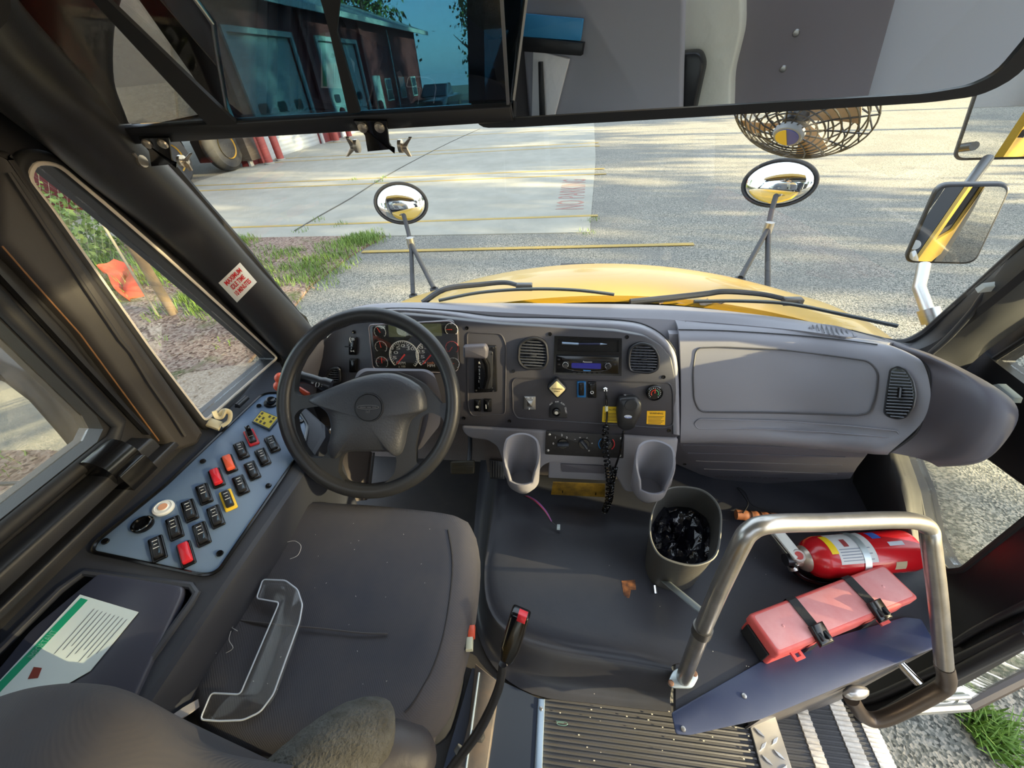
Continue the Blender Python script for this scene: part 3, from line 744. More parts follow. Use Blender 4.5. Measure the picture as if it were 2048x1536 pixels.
# door post between the windows: brown-grey boxed trim with a flared foot
plP = Pl((WL + .03, 0, 0), (1, 0, 0), (0, 1, 0))
post = plP.poly([(-10, 300), (30, 300), (90, 400), (200, 560), (300, 705), (412, 866), (400, 890), (362, 902), (347, 900), (165, 655), (0, 478)], 0, .006, 3)
b = MB(); b.prism([p - V((.045, 0, 0)) for p in post], (1, 0, 0), .045, .012); po_ = b.make('trim_1', brownv, None, kind='structure')
b = MB(); pp_ = [PX(x, y, WL + .037) for x, y in ((18, 345), (90, 455), (170, 575), (240, 680), (262, 705), (300, 768), (345, 832), (370, 872))]
b.tube(pp_, .003, 6); b.make('trim_ridge', brownv, po_)
b = MB(); pp_ = [PX(x, y, WL + .035) for x, y in ((4, 492), (60, 556), (160, 668), (250, 790), (318, 882))]
b.tube(pp_, .0012, 6); b.make('orange_edge', mat('amber_edge', (120, 80, 40), .5), po_)
b = MB(); pp_ = [PZ(x, y, .535) for x, y in ((318, 898), (345, 915), (385, 900), (405, 880), (395, 868), (440, 850), (560, 745))]
b.tube(cr(pp_, 3), .005, 8); b.make('foot_gasket', dblack, po_)
# --- left A pillar: fat rounded trim ---
ap = [PY(600, 690, .86), PY(475, 560, .80), PY(350, 432, .73), PY(230, 318, .66), PY(150, 240, .62), PY(60, 160, .58), PY(-60, 50, .52), PY(-160, -60, .47)]
b = MB(); b.tube(cr(ap, 5), [.058, .056], 24); a1 = b.make('trim_2', pillm, None, kind='structure')
b = MB(); b.tube(cr([PY(628, 672, .90), PY(560, 588, .865), PY(480, 490, .82), PY(400, 400, .78), PY(330, 318, .74), PY(250, 235, .70)], 4), .011, 8); b.make('windshield_rubber', dblack, a1)
stp = cr(ap, 5)
# band from the pillar to the rubber
b = MB(); r0 = [PY(628, 676, .90), PY(560, 592, .865), PY(480, 494, .82), PY(400, 404, .78), PY(330, 322, .74), PY(250, 239, .70)]; r1 = [PY(600, 700, .87), PY(500, 585, .82), PY(420, 500, .78), PY(350, 432, .74), PY(290, 372, .71), PY(200, 290, .67)]
b.grid([r0, r1], V((-.012, .012, 0)), 3); b.make('pillar_flange', dblack, a1)
# sticker curved around the pillar
t = thing('idle_time_sticker', 'white sticker with red lettering MAXIMUM IDLE TIME 10 MINUTES on the left windshield pillar', 'sticker', PD(480, 565, .85))
def onpillar(px, py, extra=.0012):
    d = ray(px, py); best = None
    for i in range(len(stp) - 1):
        a, c = stp[i], stp[i + 1]; ax = (c - a).normalized(); o = CAM - a
        dd = d - ax * d.dot(ax); oo = o - ax * o.dot(ax); rr = .0572 + extra
        A_, B_, C_ = dd.dot(dd), 2 * dd.dot(oo), oo.dot(oo) - rr * rr; D = B_ * B_ - 4 * A_ * C_
        if D < 0: continue
        tt = (-B_ - math.sqrt(D)) / (2 * A_); p = CAM + d * tt; s = (p - a).dot(ax)
        if -.02 <= s <= (c - a).length + .02 and (best is None or tt < best[0]): best = (tt, p)
    return best[1] if best else PD(px, py, .8)
TL, TR, BR, BL_ = (437, 566), (480, 525), (514, 564), (474, 605)
def bil(u, v):
    x = (TL[0] * (1 - u) + TR[0] * u) * (1 - v) + (BL_[0] * (1 - u) + BR[0] * u) * v
    y = (TL[1] * (1 - u) + TR[1] * u) * (1 - v) + (BL_[1] * (1 - u) + BR[1] * u) * v
    return x, y
b = MB(); b.grid([[onpillar(*bil(i / 10, j / 8)) for i in range(11)] for j in range(9)], None, 1, smooth=False); b.make('sticker_sheet', white, t, fix=False)
for k, s in enumerate(('MAXIMUM', 'IDLE TIME', '10 MINUTES')):
    v0 = .30 + .27 * k; ux = (.14, .86) if k != 1 else (.2, .8)
    cu = bpy.data.curves.new('x', 'FONT'); cu.body = s; cu.offset = .03; o = bpy.data.objects.new('x', cu); C.collection.objects.link(o); bpy.context.view_layer.update()
    me = bpy.data.meshes.new_from_object(o.evaluated_get(bpy.context.evaluated_depsgraph_get())); bpy.data.objects.remove(o)
    xs = [q.co.x for q in me.vertices]; m = MB(); m.bm.from_mesh(me); W_ = max(xs)
    for q in m.bm.verts: q.co = onpillar(*bil(ux[0] + (ux[1] - ux[0]) * q.co.x / W_, v0 - q.co.y / .72 * .19), .0022)
    m.make('lettering', redink, t, fix=False, label='red lettering reading ' + s)
# --- windshield glass, curved ---
base = [(612, 668, .93), (700, 612, .99), (900, 600, 1.06), (1150, 602, 1.09), (1400, 610, 1.07), (1600, 645, 1.02), (1800, 690, .93)]
r0 = [PY(*q) for q in base]; r1 = [V((p.x * (1.0 if p.x < 0 else 1.04), p.y - .33, 1.40)) for p in r0]
mid = [(a * .5 + c * .5) for a, c in zip(r0, r1)]
b = MB(); b.grid([r0, mid, r1], None, 4); b.make('window_3', win, None, kind='structure', fix=False)
# --- header, roof, rear (mirror sees them) ---
vin = mat('ceiling_vinyl', (176, 176, 172), .6, bump=(50, .3, .003))
b = MB(); b.plate([V((-.85, .70, 1.46)), V((1.25, .70, 1.46)), V((1.25, -.5, 1.46)), V((-.85, -.5, 1.46))], [], (0, 0, -1), .03); b.make('ceiling', vin, None, kind='structure')
b = MB(); b.prism([V((-.85, .74, 1.30)), V((1.25, .74, 1.30)), V((1.25, .60, 1.46)), V((-.85, .60, 1.46))], (0, -.7, -.7), .02); b.make('trim_3', dblack, None, kind='structure')
b = MB(); b.prism([V((-.92, -.5, 1.5)), V((-.92, .78, 1.5)), V((-.2, .92, 1.5)), V((.55, .92, 1.5)), V((1.22, .78, 1.5)), V((1.22, -.5, 1.5))], (0, 0, 1), .34, .12)
tag(b.make('roof_cap', yellow, None), 'yellow outer roof cap of the bus above the windshield, seen in the hood mirrors', 'roof')
# --- floors ---
b = MB()
# raised engine cover mat, with a rolled edge down to the driver well and the aisle
top = [(1000, 985), (990, 1060), (975, 1140), (985, 1215), (1030, 1262), (1120, 1290), (1260, 1312), (1345, 1330)]
bot = [(940, 985), (948, 1060), (952, 1150), (950, 1240), (985, 1330), (1065, 1388), (1200, 1408), (1343, 1424)]
tp = [PZ(x, y, 0) for x, y in top]; bt = [PZ(x, y, -.10) for x, y in bot]
tp[0].y += .3; bt[0].y += .3
mid1 = [a * .75 + c * .25 + V((0, 0, .018)) for a, c in zip(tp, bt)]; mid2 = [a * .35 + c * .65 - V((0, 0, .02)) for a, c in zip(tp, bt)]
inner = [a + V((.06, .03, .006)) for a in tp]; far = [V((a.x + .25, min(a.y + .3, 1.1), .0)) for a in tp]
ctr = V((.55, .7, 0))
rows = [bt, mid2, mid1, tp, inner, [a * .5 + ctr * .5 for a in tp], [a * .05 + ctr * .95 for a in tp]]
b.grid(rows, V((0, 0, -.012)), 4)
fl1 = b.make('floor', floorm, None, kind='structure')
b = MB(); b.prism([V((p[0], p[1], -.03)) for p in [(q.x + .01, q.y + .01) for q in tp[1:]] + [(q.x, q.y - .01) for q in (PZ(1350, 1425, 0), PZ(1523, 1335, 0), PZ(1811, 1245, 0))] + [(.95, .47), (1.06, .62), (1.06, 1.0), (-.12, 1.0)]], (0, 0, 1), .028); b.make('floor_mat', floorm, fl1)
# cockpit floor in front of and below the seat, aisle
b = MB(); b.prism([V((-.82, -.9, -.13)), V((-.82, 1.15, -.13)), V((.1, 1.15, -.13)), V((.1, -.9, -.13))], (0, 0, 1), .02); b.make('driver_floor', mat('dark_cab_floor', (34, 34, 36), .7, var=(8, .5, (50, 46, 44))), fl1)
xa = PZ(1089, 1405, -.1).x
b = MB()
x1 = .475
b.prism([V((xa, -.7, -.13)), V((xa, .262, -.13)), V((x1, .30, -.13)), V((x1, -.7, -.13))], (0, 0, 1), .024)
y = .255
while y > -.1:
    b.box(((xa + x1) / 2, y, -.104), x1 - xa - .004, .0045, .005, b=.001); y -= .0105
b.make('aisle_mat', ribm, fl1)
b = MB(); b.box((xa - .008, -.2, -.098), .018, .92, .012, b=.002); ts = b.make('edge_strip', mat('blue_grey_metal', (150, 166, 182), .35, .8), fl1)
b = MB(); b.lathe([(.005, 0), (.004, .003), (0, .004)], (xa - .008, .24, -.092), (0, 0, 1), 10); b.make('screw', steel, ts)
b = MB(); b.plate([PZ(x, y, -.095) for x, y in ((945, 1335), (1080, 1398), (1074, 1545), (880, 1560))], [], (0, 0, 1), .02); b.make('steel_plate', mat('plate_navy', (44, 52, 68), .35, bump=(60, .1, .001)), fl1)
b = MB(); b.prism([PZ(x, y, -.094) for x, y in ((952, 1330), (1000, 1368), (975, 1545), (915, 1545), (940, 1440))], (0, 0, 1), .016, .004)
b.make('seat_rail_channel', mat('rusty_channel', (60, 58, 60), .6, 0, var=(22, .5, (84, 74, 68))), fl1)
for x, y in ((938, 1340), (905, 1540)): pass
b = MB(); b.tube([PZ(958, 1345, -.075), PZ(932, 1536, -.075)], .003, 8); b.make('bright_edge', mat('blue_grey_metal', (150, 166, 182), .35, .8), fl1)
b = MB(); o = PZ(961, 1474, -.08); b.lathe([(.012, 0), (.012, .004), (.007, .006), (.007, .012), (0, .013)], o, (0, 0, 1), 6); b.make('bolt', dblack, fl1)
# rust scuff on the mat
b = MB(); b.prism([PZ(x, y, .0) for x, y in ((1243, 1162), (1270, 1160), (1272, 1180), (1262, 1180), (1258, 1199), (1247, 1190))], (0, 0, 1), .0016); b.make('rust_scuff', mat('rust_scuff', (176, 112, 66), .9, var=(60, .5, (70, 50, 44))), fl1)
# --- stepwell: navy cover, riser, steps ---
st = thing('stepwell_cover', 'navy painted steel cover plate along the stepwell edge, below the red case', 'cover plate', (.6, .35, 0))
z0 = .004
P = [PZ(x, y, z0) for x, y in rnd([(1343, 1425), (1352, 1468), (1380, 1470), (1523, 1438), (1874, 1294), (1842, 1238), (1808, 1234), (1640, 1282), (1520, 1324)], 5, 3)]
b = MB(); b.prism([p - V((0, 0, .003)) for p in P], (0, 0, 1), .004, .001); b.make('cover_plate', navy, st)
b = MB(); q0, q1 = PZ(1523, 1438, z0), PZ(1874, 1294, z0)
b.plate([q0, q1, q1 + V((0, -.0, -.55)), q0 + V((0, 0, -.12)) * 1.0 + V((0, 0, 0))], [], (q1 - q0).cross(V((0, 0, 1))), .004)
b.make('riser_plate', mat('riser_grey', (66, 64, 68), .5, var=(30, .5, (90, 86, 86))), st)
for x, y in ((1366, 1458), (1488, 1392)):
    b = MB(); b.lathe([(.006, 0), (.005, .003), (0, .004)], PZ(x, y, z0 + .001), (0, 0, 1), 10); b.make('screw', steel, st)
b = MB(); b.ball(PZ(1712, 1385, -.06), (.032, .018, .014), ax=(.2, -.9, .2)); b.make('step_lamp', mat('lamp_metal', (196, 192, 190), .3, .8), st)
# steps
sw = thing('entry_steps', 'ribbed entry steps with worn white nosings and a diamond plate edge', 'steps', (.8, 0, -.7))
dpl = mat('diamond_plate', (176, 176, 180), .3, .9)
yb = -.75
b = MB(); b.prism([V((x1, yb, -.13)), V((x1, .31, -.13)), V((.543, .292, -.13)), V((.543, yb, -.13))], (0, 0, 1), .032, .003); dp = b.make('diamond_plate', dpl, sw)
b = MB(); k = 0; y = .25
while y > -.05:
    for j in (0, 1):
        c = V((x1 + .018 + j * .03, y - j * .012, -.0975)); a = .7 if (k + j) % 2 else -.7
        b.ball(c, (.0125, .004, .0016)) if False else b.prism([c + V((math.cos(a + q) * .013 * (1 if i % 2 == 0 else .28), math.sin(a + q) * .013 * (1 if i % 2 == 0 else .28), 0)) for i, q in enumerate((0, PI / 2, PI, 3 * PI / 2))], (0, 0, 1), .002, .0008)
    y -= .024; k += 1
b.make('tread_lugs', mat('lug_metal', (214, 214, 216), .25, .9), dp)
whn = mat('worn_white_nosing', (244, 238, 230), .7, var=(30, .45, (206, 196, 182)))
for i, (xa_, xb_, z, xn) in enumerate([(.53, .721, -.3, .689), (.70, .939, -.5, .895), (.92, 1.135, -.7, 1.085)]):
    ye = (.36, .44, .50)[i]
    b = MB(); b.prism([V((xa_, yb, z - .03)), V((xa_, ye, z - .03)), V((xb_, ye, z - .03)), V((xb_, yb, z - .03))], (0, 0, 1), .03); tr = b.make('tread', ribm, sw)
    b = MB(); y = ye - .01
    while y > -.15: b.box(((xa_ + xn) / 2, y, z + .001), xn - xa_ - .004, .005, .005); y -= .0125
    b.make('tread_ribs', ribm, tr)
    b = MB(); b.box(((xn + xb_) / 2 + .0, (ye + yb) / 2, z + .001), xb_ - xn, ye - yb, .006, b=.001)
    y = ye - .01
    while y > -.15: b.box(((xn + xb_) / 2, y, z + .004), xb_ - xn, .006, .005); y -= .0125
    b.make('nosing', whn, tr)
    b = MB(); b.box((xa_ + .004, (ye + yb) / 2, z + .09), .008, ye - yb, .2); b.make('riser', mat('riser_grey', (66, 64, 68), .5), sw)
# --- right wall: door surround and windows ---
WR = 1.08
plR = Pl((WR, 0, 0), (-1, 0, 0), (0, -1, 0))
lowwin = plR.poly([(1808, 912), (1835, 980), (1850, 1060), (1872, 1112), (1895, 1143), (1925, 1140), (2048, 1042), (2400, 760), (2400, 700), (2068, 978), (1960, 900), (1850, 880)], 0, .012, 3)
upwin = plR.poly([(1982, 722), (2048, 680), (2300, 520), (2400, 700), (2120, 822)], 0, .01, 3)
def yz(px, py): p = plR.at(px, py); return p
O = [V((WR, 1.30, .60)), V((WR, 1.25, .02)), V((WR, .92, -.22)), V((WR, .53, -.45)), V((WR, .47, -.45))]
edge = [yz(1740, 1440), yz(1700, 1408)]
outer = [V((WR, 1.05, .02)), yz(1800, 790), yz(1870, 730), yz(1975, 660), yz(2048, 605), yz(2200, 500), yz(2400, 380), yz(2600, 500), yz(2500, 640), yz(2400, 1000), yz(2250, 1170), yz(2048, 1268), yz(1900, 1358), yz(1740, 1440), yz(1700, 1408), yz(1690, 1370), V((WR, .62, -.35))]
b = MB(); b.plate(outer, [lowwin, upwin], (-1, 0, 0), .05); wr_ = b.make('wall_right', mat('door_black', (30, 30, 34), .4, bump=(90, .12, .002)), None, kind='structure')
uc_ = sum(upwin, V()) / len(upwin)
so_ = [yz(*q) for q in ((1800, 790), (1870, 730), (1975, 660), (2048, 605), (2200, 500), (2400, 380), (2600, 500), (2500, 640), (2400, 680), (2068, 955), (1960, 880), (1850, 860))]
b = MB(); b.plate([p + V((.052, 0, 0)) for p in so_], [[uc_ + (p - uc_) * 1.22 + V((.052, 0, 0)) for p in upwin]], (-1, 0, 0), .012); b.make('outer_skin', yellow, wr_)
for i, w_ in enumerate((lowwin, upwin)):
    b = MB(); b.plate(w_, [], (-1, 0, 0), .004)
    for v in b.bm.verts: v.co.x += .03
    w3 = b.make('window_%d' % (4 + i), win, None, kind='structure')
    b = MB(); b.tube(w_, .007, 8, closed=True); b.make('window_gasket', dblack, w3)
# ribs along the door bottom
for (pts, r) in (([(1905, 1290), (1960, 1255), (2060, 1205)], .008), ([(1690, 1405), (1750, 1395), (1905, 1325), (2060, 1250)], .012), ([(1716, 1436), (1760, 1430), (1905, 1350), (2060, 1270)], .014)):
    b = MB(); b.tube(cr([PX(x, y, WR - .01) for x, y in pts], 4), r, 10); b.make('trim_4', pillm, None, kind='structure')
# quarter panel under the dash on the right
b = MB(); rows = [[PY(1770, 905, .98), PY(1800, 980, .99), PY(1838, 1060, .93), PY(1850, 1130, .80)], [PY(1740, 900, 1.0), PY(1750, 980, 1.02), PY(1790, 1060, .98), PY(1800, 1120, .84)], [PY(1690, 890, 1.06), PY(1690, 985, 1.05), PY(1725, 1045, 1.0), PY(1740, 1090, .9)]]
rows = [[PX(1812, 912, WR - .006), PX(1836, 980, WR - .006), PX(1850, 1060, WR - .006), PX(1868, 1110, WR - .006)], [PX(1792, 905, 1.0), PX(1812, 980, 1.0), PX(1828, 1060, 1.0), PX(1846, 1120, 1.0)], [PX(1760, 900, .97), PX(1770, 985, .98), PX(1795, 1045, .98), PX(1800, 1090, .98)], [PX(1715, 895, 1.0), PX(1705, 985, 1.0), PX(1722, 1045, .98), PX(1735, 1080, .96)]]
b.grid(rows, V((.01, .01, 0)), 4); b.make('trim_5', dblack, None, kind='structure')
# firewall under the dash
b = MB(); b.box((.12, 1.04, .13), 1.85, .04, .58); b.make('wall_front', carpet, None, kind='structure')
# right A pillar
rp = [PX(1890, 690, 1.02), PX(1975, 610, 1.04), PX(2048, 548, 1.05), PX(2200, 440, 1.06)]
b = MB()
ro = [PY(1700, 668, .97), PY(1800, 690, .95), PY(1850, 668, .95), PY(1890, 630, .93), PY(1960, 570, .88), PY(2048, 492, .82), PY(2200, 370, .72), PY(2500, 90, .60)]
ri = [PY(1760, 700, .92), PY(1830, 712, .90), PY(1885, 690, .89), PY(1930, 655, .87), PY(2000, 600, .82), PY(2080, 535, .77), PY(2230, 420, .68), PY(2540, 150, .57)]
rj = [PX(1800, 780, 1.02), PX(1880, 790, 1.02), PX(1930, 740, 1.03), PX(1975, 700, 1.04), PX(2048, 650, 1.05), PX(2120, 600, 1.05), PX(2280, 500, 1.06), PX(2640, 260, 1.06)]
rk = [PX(1850, 900, 1.07), PX(1980, 860, 1.07), PX(2020, 820, 1.07), PX(1990, 745, 1.07), PX(2048, 700, 1.07), PX(2140, 640, 1.07), PX(2300, 540, 1.07)]
b.grid([ro, ri, rj], V((.02, .02, 0)), 4); a2 = b.make('trim_6', mat('pillar_matte', (36, 37, 40), .6, bump=(300, .15, .0008)), None, kind='structure')
b = MB(); b.tube(cr([PY(1690, 664, .98), PY(1790, 686, .96), PY(1840, 672, .955), PY(1880, 640, .94), PY(1960, 570, .89), PY(2048, 492, .83), PY(2200, 370, .73), PY(2500, 90, .61)], 4), .010, 8); b.make('windshield_rubber', dblack, a2)
b = MB(); b.tube(cr([PY(1862, 706, .86), PY(1900, 672, .86), PY(1945, 622, .86), PY(1962, 598, .855), PY(1985, 573, .85), PY(2048, 540, .80), PY(2160, 470, .74)], 4), .0065, 10); cb = b.make('cable_conduit', gcoat, None)
tag(cb, 'black cable run clipped along the right windshield pillar', 'cable')
b = MB(); b.box(PY(1984, 573, .84), .03, .012, .018, (V((.7, -.5, .4)), V((0, 1, .4)), V((0, -.4, 1))), .003); b.make('cable_clip', mat('clear_clip', (176, 180, 178), .4), cb)
# pillar lower filler by the dash end
b = MB(); b.plate([PX(x, y, 1.07) for x, y in ((1750, 700), (1905, 650), (1985, 720), (2120, 822), (2068, 978), (1985, 920), (1850, 870), (1760, 800))], [], (-1, 0, 0), .02); b.make('trim_7', gcoat, None, kind='structure')
b = MB(); b.prism([PX(x, y, 1.03) for x, y in ((1990, 772), (2012, 768), (2046, 796), (2042, 806), (2024, 800))], (-1, 0, 0), .02, .004)
tag(b.make('grey_bracket', mat('grey_blue_plastic', (134, 146, 150), .5), None), 'small grey plastic bracket behind the right end of the dashboard', 'bracket')
# open door leaf outside
dl = thing('door_leaf', 'open glazed lower door leaf seen outside beyond the grab rail', 'door leaf', (1.3, .45, -.75))
fr = mat('door_frame_grey', (150, 150, 146), .4, .5)
pA, pB, pC, pD = PZ(1780, 1422, -.62), PZ(1935, 1412, -.66), PZ(2060, 1350, -.62), PZ(2200, 1270, -.6)
b = MB(); b.tube([pA, pB], .016, 8); b.tube([pA + V((0, .02, .03)), pB + V((0, .02, .03))], .008, 8); b.make('bottom_rail', fr, dl)
b = MB(); b.tube([pB, pC, pD], .018, 8); b.make('side_rail', mat('dark_bronze', (62, 52, 46), .5), dl)
b = MB(); b.plate([pA + V((0, 0, .01)), pB + V((0, 0, .01)), pD + V((0, 0, .01)), PZ(2150, 1190, -.55), PZ(1900, 1360, -.6)], [], (0, 0, 1), .004); b.make('pane', win, dl)

# ================= OVERHEAD =================
# tinted sun visor, parallel to the windshield
nv = V((.0, -.90, -.44)).normalized(); A0 = PY(60, 290, .66)
plV = Pl(A0, nv, (1, 0, 0))
tv = thing('sun_visor', 'wide dark tinted sun visor panel hanging across the top left of the windshield', 'sun visor', A0)
tint = glass('visor_tint', (.16, .30, .36, 1), .10)
bl_, br_, tr_, tl_ = (-60, 250), (1022, 208), (985, -60), (-60, -60)
b = MB(); b.plate([plV.at(*p, 0) for p in ((462, 240), (1018, 206), (996, -80), (340, -80), (425, 48), (432, 100), (452, 215))], [], nv, .004); b.make('tinted_panel', tint, tv)
plW_ = Pl(plV.at(330, 252), V((.20, -.95, -.27)), (1, 0, 0))
b = MB(); b.plate([plW_.at(*p, 0) for p in ((-120, 262), (462, 240), (452, 215), (432, 100), (425, 48), (340, -80), (-120, -80))], [], plW_.n, .004); b.make('reflective_panel', glass('visor_dark', (.10, .09, .08, 1), .5), tv)
b = MB(); b.prism([plV.at(*p, .0) for p in ((40, 262), (1022, 204), (1028, 236), (520, 268), (70, 294))], nv, .010, .003); b.make('bottom_bar', gcoat, tv)
b = MB(); b.prism([plV.at(*p, .0) for p in ((997, -60), (1014, 210), (1020, 210), (1004, -60))], nv, .006); b.make('side_trim', steel, tv)
b = MB(); b.prism([plV.at(*p, .004) for p in ((184, -10), (215, -10), (478, 244), (420, 246), (390, 215))], nv, .006); b.make('pillar_edge_bar', dblack, tv)  # dark bar drawn on the visor for the pillar edge seen through it
b = MB(); b.prism([plV.at(*p, .004) for p in ((640, -20), (684, -20), (676, 60), (722, 220), (698, 222), (662, 60))], nv, .006); b.make('centre_arm', dblack, tv)
b = MB(); b.tube([plV.at(*p, .003) for p in ((375, -20), (425, 48), (432, 100), (452, 215), (462, 238))], .002, 6); b.make('panel_edge', steel, tv)
b = MB(); b.prism([plV.at(*p, .0) for p in ((-120, 160), (0, 205), (95, 262), (60, 290), (-120, 300))], nv, .02, .004); b.make('side_bracket', dblack, tv)
def clampset(px, py, s, lab, mirror=1):
    t = thing('visor_clamp', lab, 'bracket', plV.at(px, py, .012), 'visor clamps')
    g = lambda x, y, h=.0: plV.at(px + x * s, py + y * s, .0125 + h)
    b = MB(); b.prism([g(*p) for p in ((-35, -22), (14, -22), (18, 12), (26, 26), (26, 20), (-14, 24), (-18, 0))], nv, .004, .001); b.make('plate', gblack, t)
    for q in (-22, 3):
        b = MB(); b.lathe([(.0075, 0), (.0065, .003), (.003, .0045), (0, .005)], g(q, -10, .004), nv, 14); b.make('rivet', mat('nickel', (200, 190, 176), .3, .9), t)
    nm = mat('nickel', (200, 190, 176), .3, .9)
    for q, sg in ((-28, -1), (32, 1)):
        b = MB(); c = g(q, 18, .01); e = g(q + 6 * sg, 18, .01)
        ax = (e - c).normalized(); b.lathe([(0, 0), (.009, 0), (.009, .005), (.004, .006), (.004, .012), (0, .012)], c, ax, 12); w = b.make('wing_nut', nm, t)
        b = MB()
        for k in (-1, 1): b.prism([g(q + sg * 4, 18 + k * 3, .01), g(q + sg * 14, 18 + k * 14, .012), g(q + sg * 19, 18 + k * 14, .012), g(q + sg * 12, 18 + k * 1, .01)], nv, .003, .001)
        b.make('wing', nm, w)
clampset(755, 268, 1.35, 'black visor clamp with two wing nuts at the middle of the visor bar')
clampset(322, 300, 1.25, 'black visor clamp with brass wing nut near the left windshield pillar')
# interior mirror
nm_ = V((-.22, -.97, -.10)).normalized(); M0 = PY(1400, 230, .60)
plM = Pl(M0, nm_, (1, 0, 0))
tm = thing('interior_mirror', 'wide black-framed interior rear-view mirror across the top right', 'mirror', M0)
oc = [(930, -200), (938, 225), (962, 256), (1030, 255), (1400, 234), (1860, 205), (1960, 192), (2030, 158), (2120, 60), (2120, -200)]
ic = [(960, -150), (966, 220), (985, 238), (1035, 236), (1400, 214), (1850, 188), (1945, 172), (2000, 145), (2080, 50), (2080, -150)]
OC, IC = plM.poly(oc, 0, .012, 3), plM.poly(ic, 0, .012, 3)
b = MB(); b.plate(OC, [IC], nm_, .03); b.make('frame', gcoat, tm)
b = MB(); b.plate([p - nm_ * .004 for p in plM.poly([(950, -170), (952, 230), (975, 246), (1035, 245), (1400, 224), (1860, 195), (1950, 182), (2012, 150), (2095, 55), (2095, -170)], 0)], [], nm_, .006); b.make('mirror_glass', mat('tinted_mirror', (205, 209, 214), .0, 1.0), tm)
# fan behind the mirror
fc = V(PD(1600, 228, 1.02)); fn = (V((.15, -.8, .55))).normalized()
toC = (CAM - fc).normalized(); s_, c_ = .56, .83
kk = -c_ * CR.dot(toC) / (s_ * CU.dot(toC) + c_)
tf = thing('cab_fan', 'black wire caged defroster fan hanging behind the interior mirror', 'fan', fc)
fu = (CR + toC * kk).normalized(); fw = (CU * s_ + toC * c_).normalized(); fn = fu.cross(fw).normalized()
if fn.dot(toC) < 0: fn = -fn
fw = fn.cross(fu)
R0 = .135 * 1.25
fwire = gcoat
def frp(r, a, h): return fc + fu * (math.cos(a) * r) + fw * (math.sin(a) * r) + fn * h
dome = lambda r: .055 * math.cos(min(r / R0, 1) * PI / 2) ** .7
fn_tilt = None
b = MB()
for k in range(1, 10):
    r = R0 * (.2 + .8 * k / 9); b.tube([frp(r, 2 * PI * i / 40, dome(r)) for i in range(40)], .0022, 5, closed=True)
for i in range(16):
    a = 2 * PI * i / 16; b.tube([frp(R0 * q, a + (1 - q) * .8, dome(R0 * q) + .001) for q in (.2, .4, .6, .8, 1)], .0022, 5)
for k in range(1, 6):
    r = R0 * (1 - .13 * k); b.tube([frp(r, 2 * PI * i / 32, -.05 * (1 - (1 - k / 6) ** 1)) for i in range(32)], .0022, 5, closed=True)
for i in range(20):
    a = 2 * PI * i / 20; b.tube([frp(R0, a, 0), frp(R0 * .85, a + .1, -.025), frp(R0 * .4, a + .4, -.05)], .002, 5)
b.make('cage', fwire, tf)
b = MB(); b.lathe([(0, .064), (.034, .064), (.038, .058), (.038, .05), (0, .048)], fc, fn, 28); bd = b.make('badge', mat('badge_grey', (150, 156, 164), .4), tf)
b = MB(); b.lathe([(0, .0655), (.028, .0655), (.028, .063), (0, .063)], fc, fn, 28); b.make('badge_blue', mat('badge_blue', (70, 84, 170), .5), bd)
b = MB(); b.prism([fc + fn * .0655 + (fu * math.cos(a) + fw * math.sin(a)) * .028 for a in [PI / 2 + PI * k / 12 for k in range(13)]], fn, .001); b.make('badge_yellow', mat('badge_yellow', (236, 200, 60), .5), bd)
for i in range(4):
    a = i * PI / 2 + .5; b = MB(); b.grid([[frp(r, a + d - (r / R0) * .3, .012 - d * .03) for r in (.03, .07, .11, .14)] for d in (-.28, 0, .28)], fn * .002, 3); b.make('blade', mat('fan_blade', (196, 160, 120), .5), tf)
b = MB(); b.lathe([(0, .03), (.03, .03), (.034, 0), (.034, -.07), (.02, -.08), (0, -.08)], fc, fn, 20); b.make('motor', gcoat, tf)
b = MB(); b.tube([fc - fn * .07, fc - fn * .12 + V((0, .0, .02)), V((fc.x, .68, 1.42))], .012, 8); b.make('bracket', gcoat, tf)
# what the mirror shows: the seats and padding behind the driver
def RF(px, py, y):
    p = plM.at(px, py, -.004); d = (p - CAM).normalized(); n = nm_; d = d - n * 2 * d.dot(n)
    return p + d * ((y - p.y) / d.y)
def rpanel(name, pxs, y, t, m, lab, cat, r=.03, bv=.01):
    P = [RF(x, yy, y) for x, yy in pxs]; P = [V((a, y, c_)) for a, c_ in rnd([(p.x, p.z) for p in P], r, 4)]
    b = MB(); b.prism([p - V((0, t, 0)) for p in P], (0, 1, 0), t, min(bv, r * .4)); return tag(b.make(name, m, None), lab, cat)
vinyl = mat('grey_seat_vinyl', (238, 238, 226), .45, bump=(28, .5, .006))
rpanel('driver_partition', [(1010, -250), (1010, 330), (1360, 330), (1372, -250)], -.62, .03, mat('partition_grey', (172, 172, 182), .6, bump=(300, .2, .001)), 'dark grey padded panel beside the driver seat, reflected in the interior mirror', 'partition')
rpanel('white_cloth', [(1066, 100), (1138, 118), (1122, 180), (1094, 290), (1062, 290)], -.60, .012, mat('white_cloth', (246, 246, 250), .8, bump=(12, .6, .02)), 'piece of white cloth reflected at the left end of the interior mirror', 'cloth', .004)
rpanel('blue_window_strip', [(1010, 24), (1166, 38), (1160, 82), (1008, 70)], -.60, .01, mat('painted_sky_glare', (70, 160, 220), .3), 'narrow window pane with its sky glare painted blue, reflected at the left end of the interior mirror', 'pane', .002)  # opaque blue stands in for the sky glare in a window
rpanel('partition_bar', [(1004, 70), (1166, 86), (1162, 112), (1006, 100)], -.59, .02, gcoat, 'dark bar under the blue pane reflected in the interior mirror', 'bar', .002)
rpanel('window_post', [(1024, 104), (1044, 106), (1052, 290), (1034, 290)], -.59, .02, mat('post_grey', (150, 146, 140), .5), 'grey vertical post at the left end of the interior mirror reflection', 'post', .004)
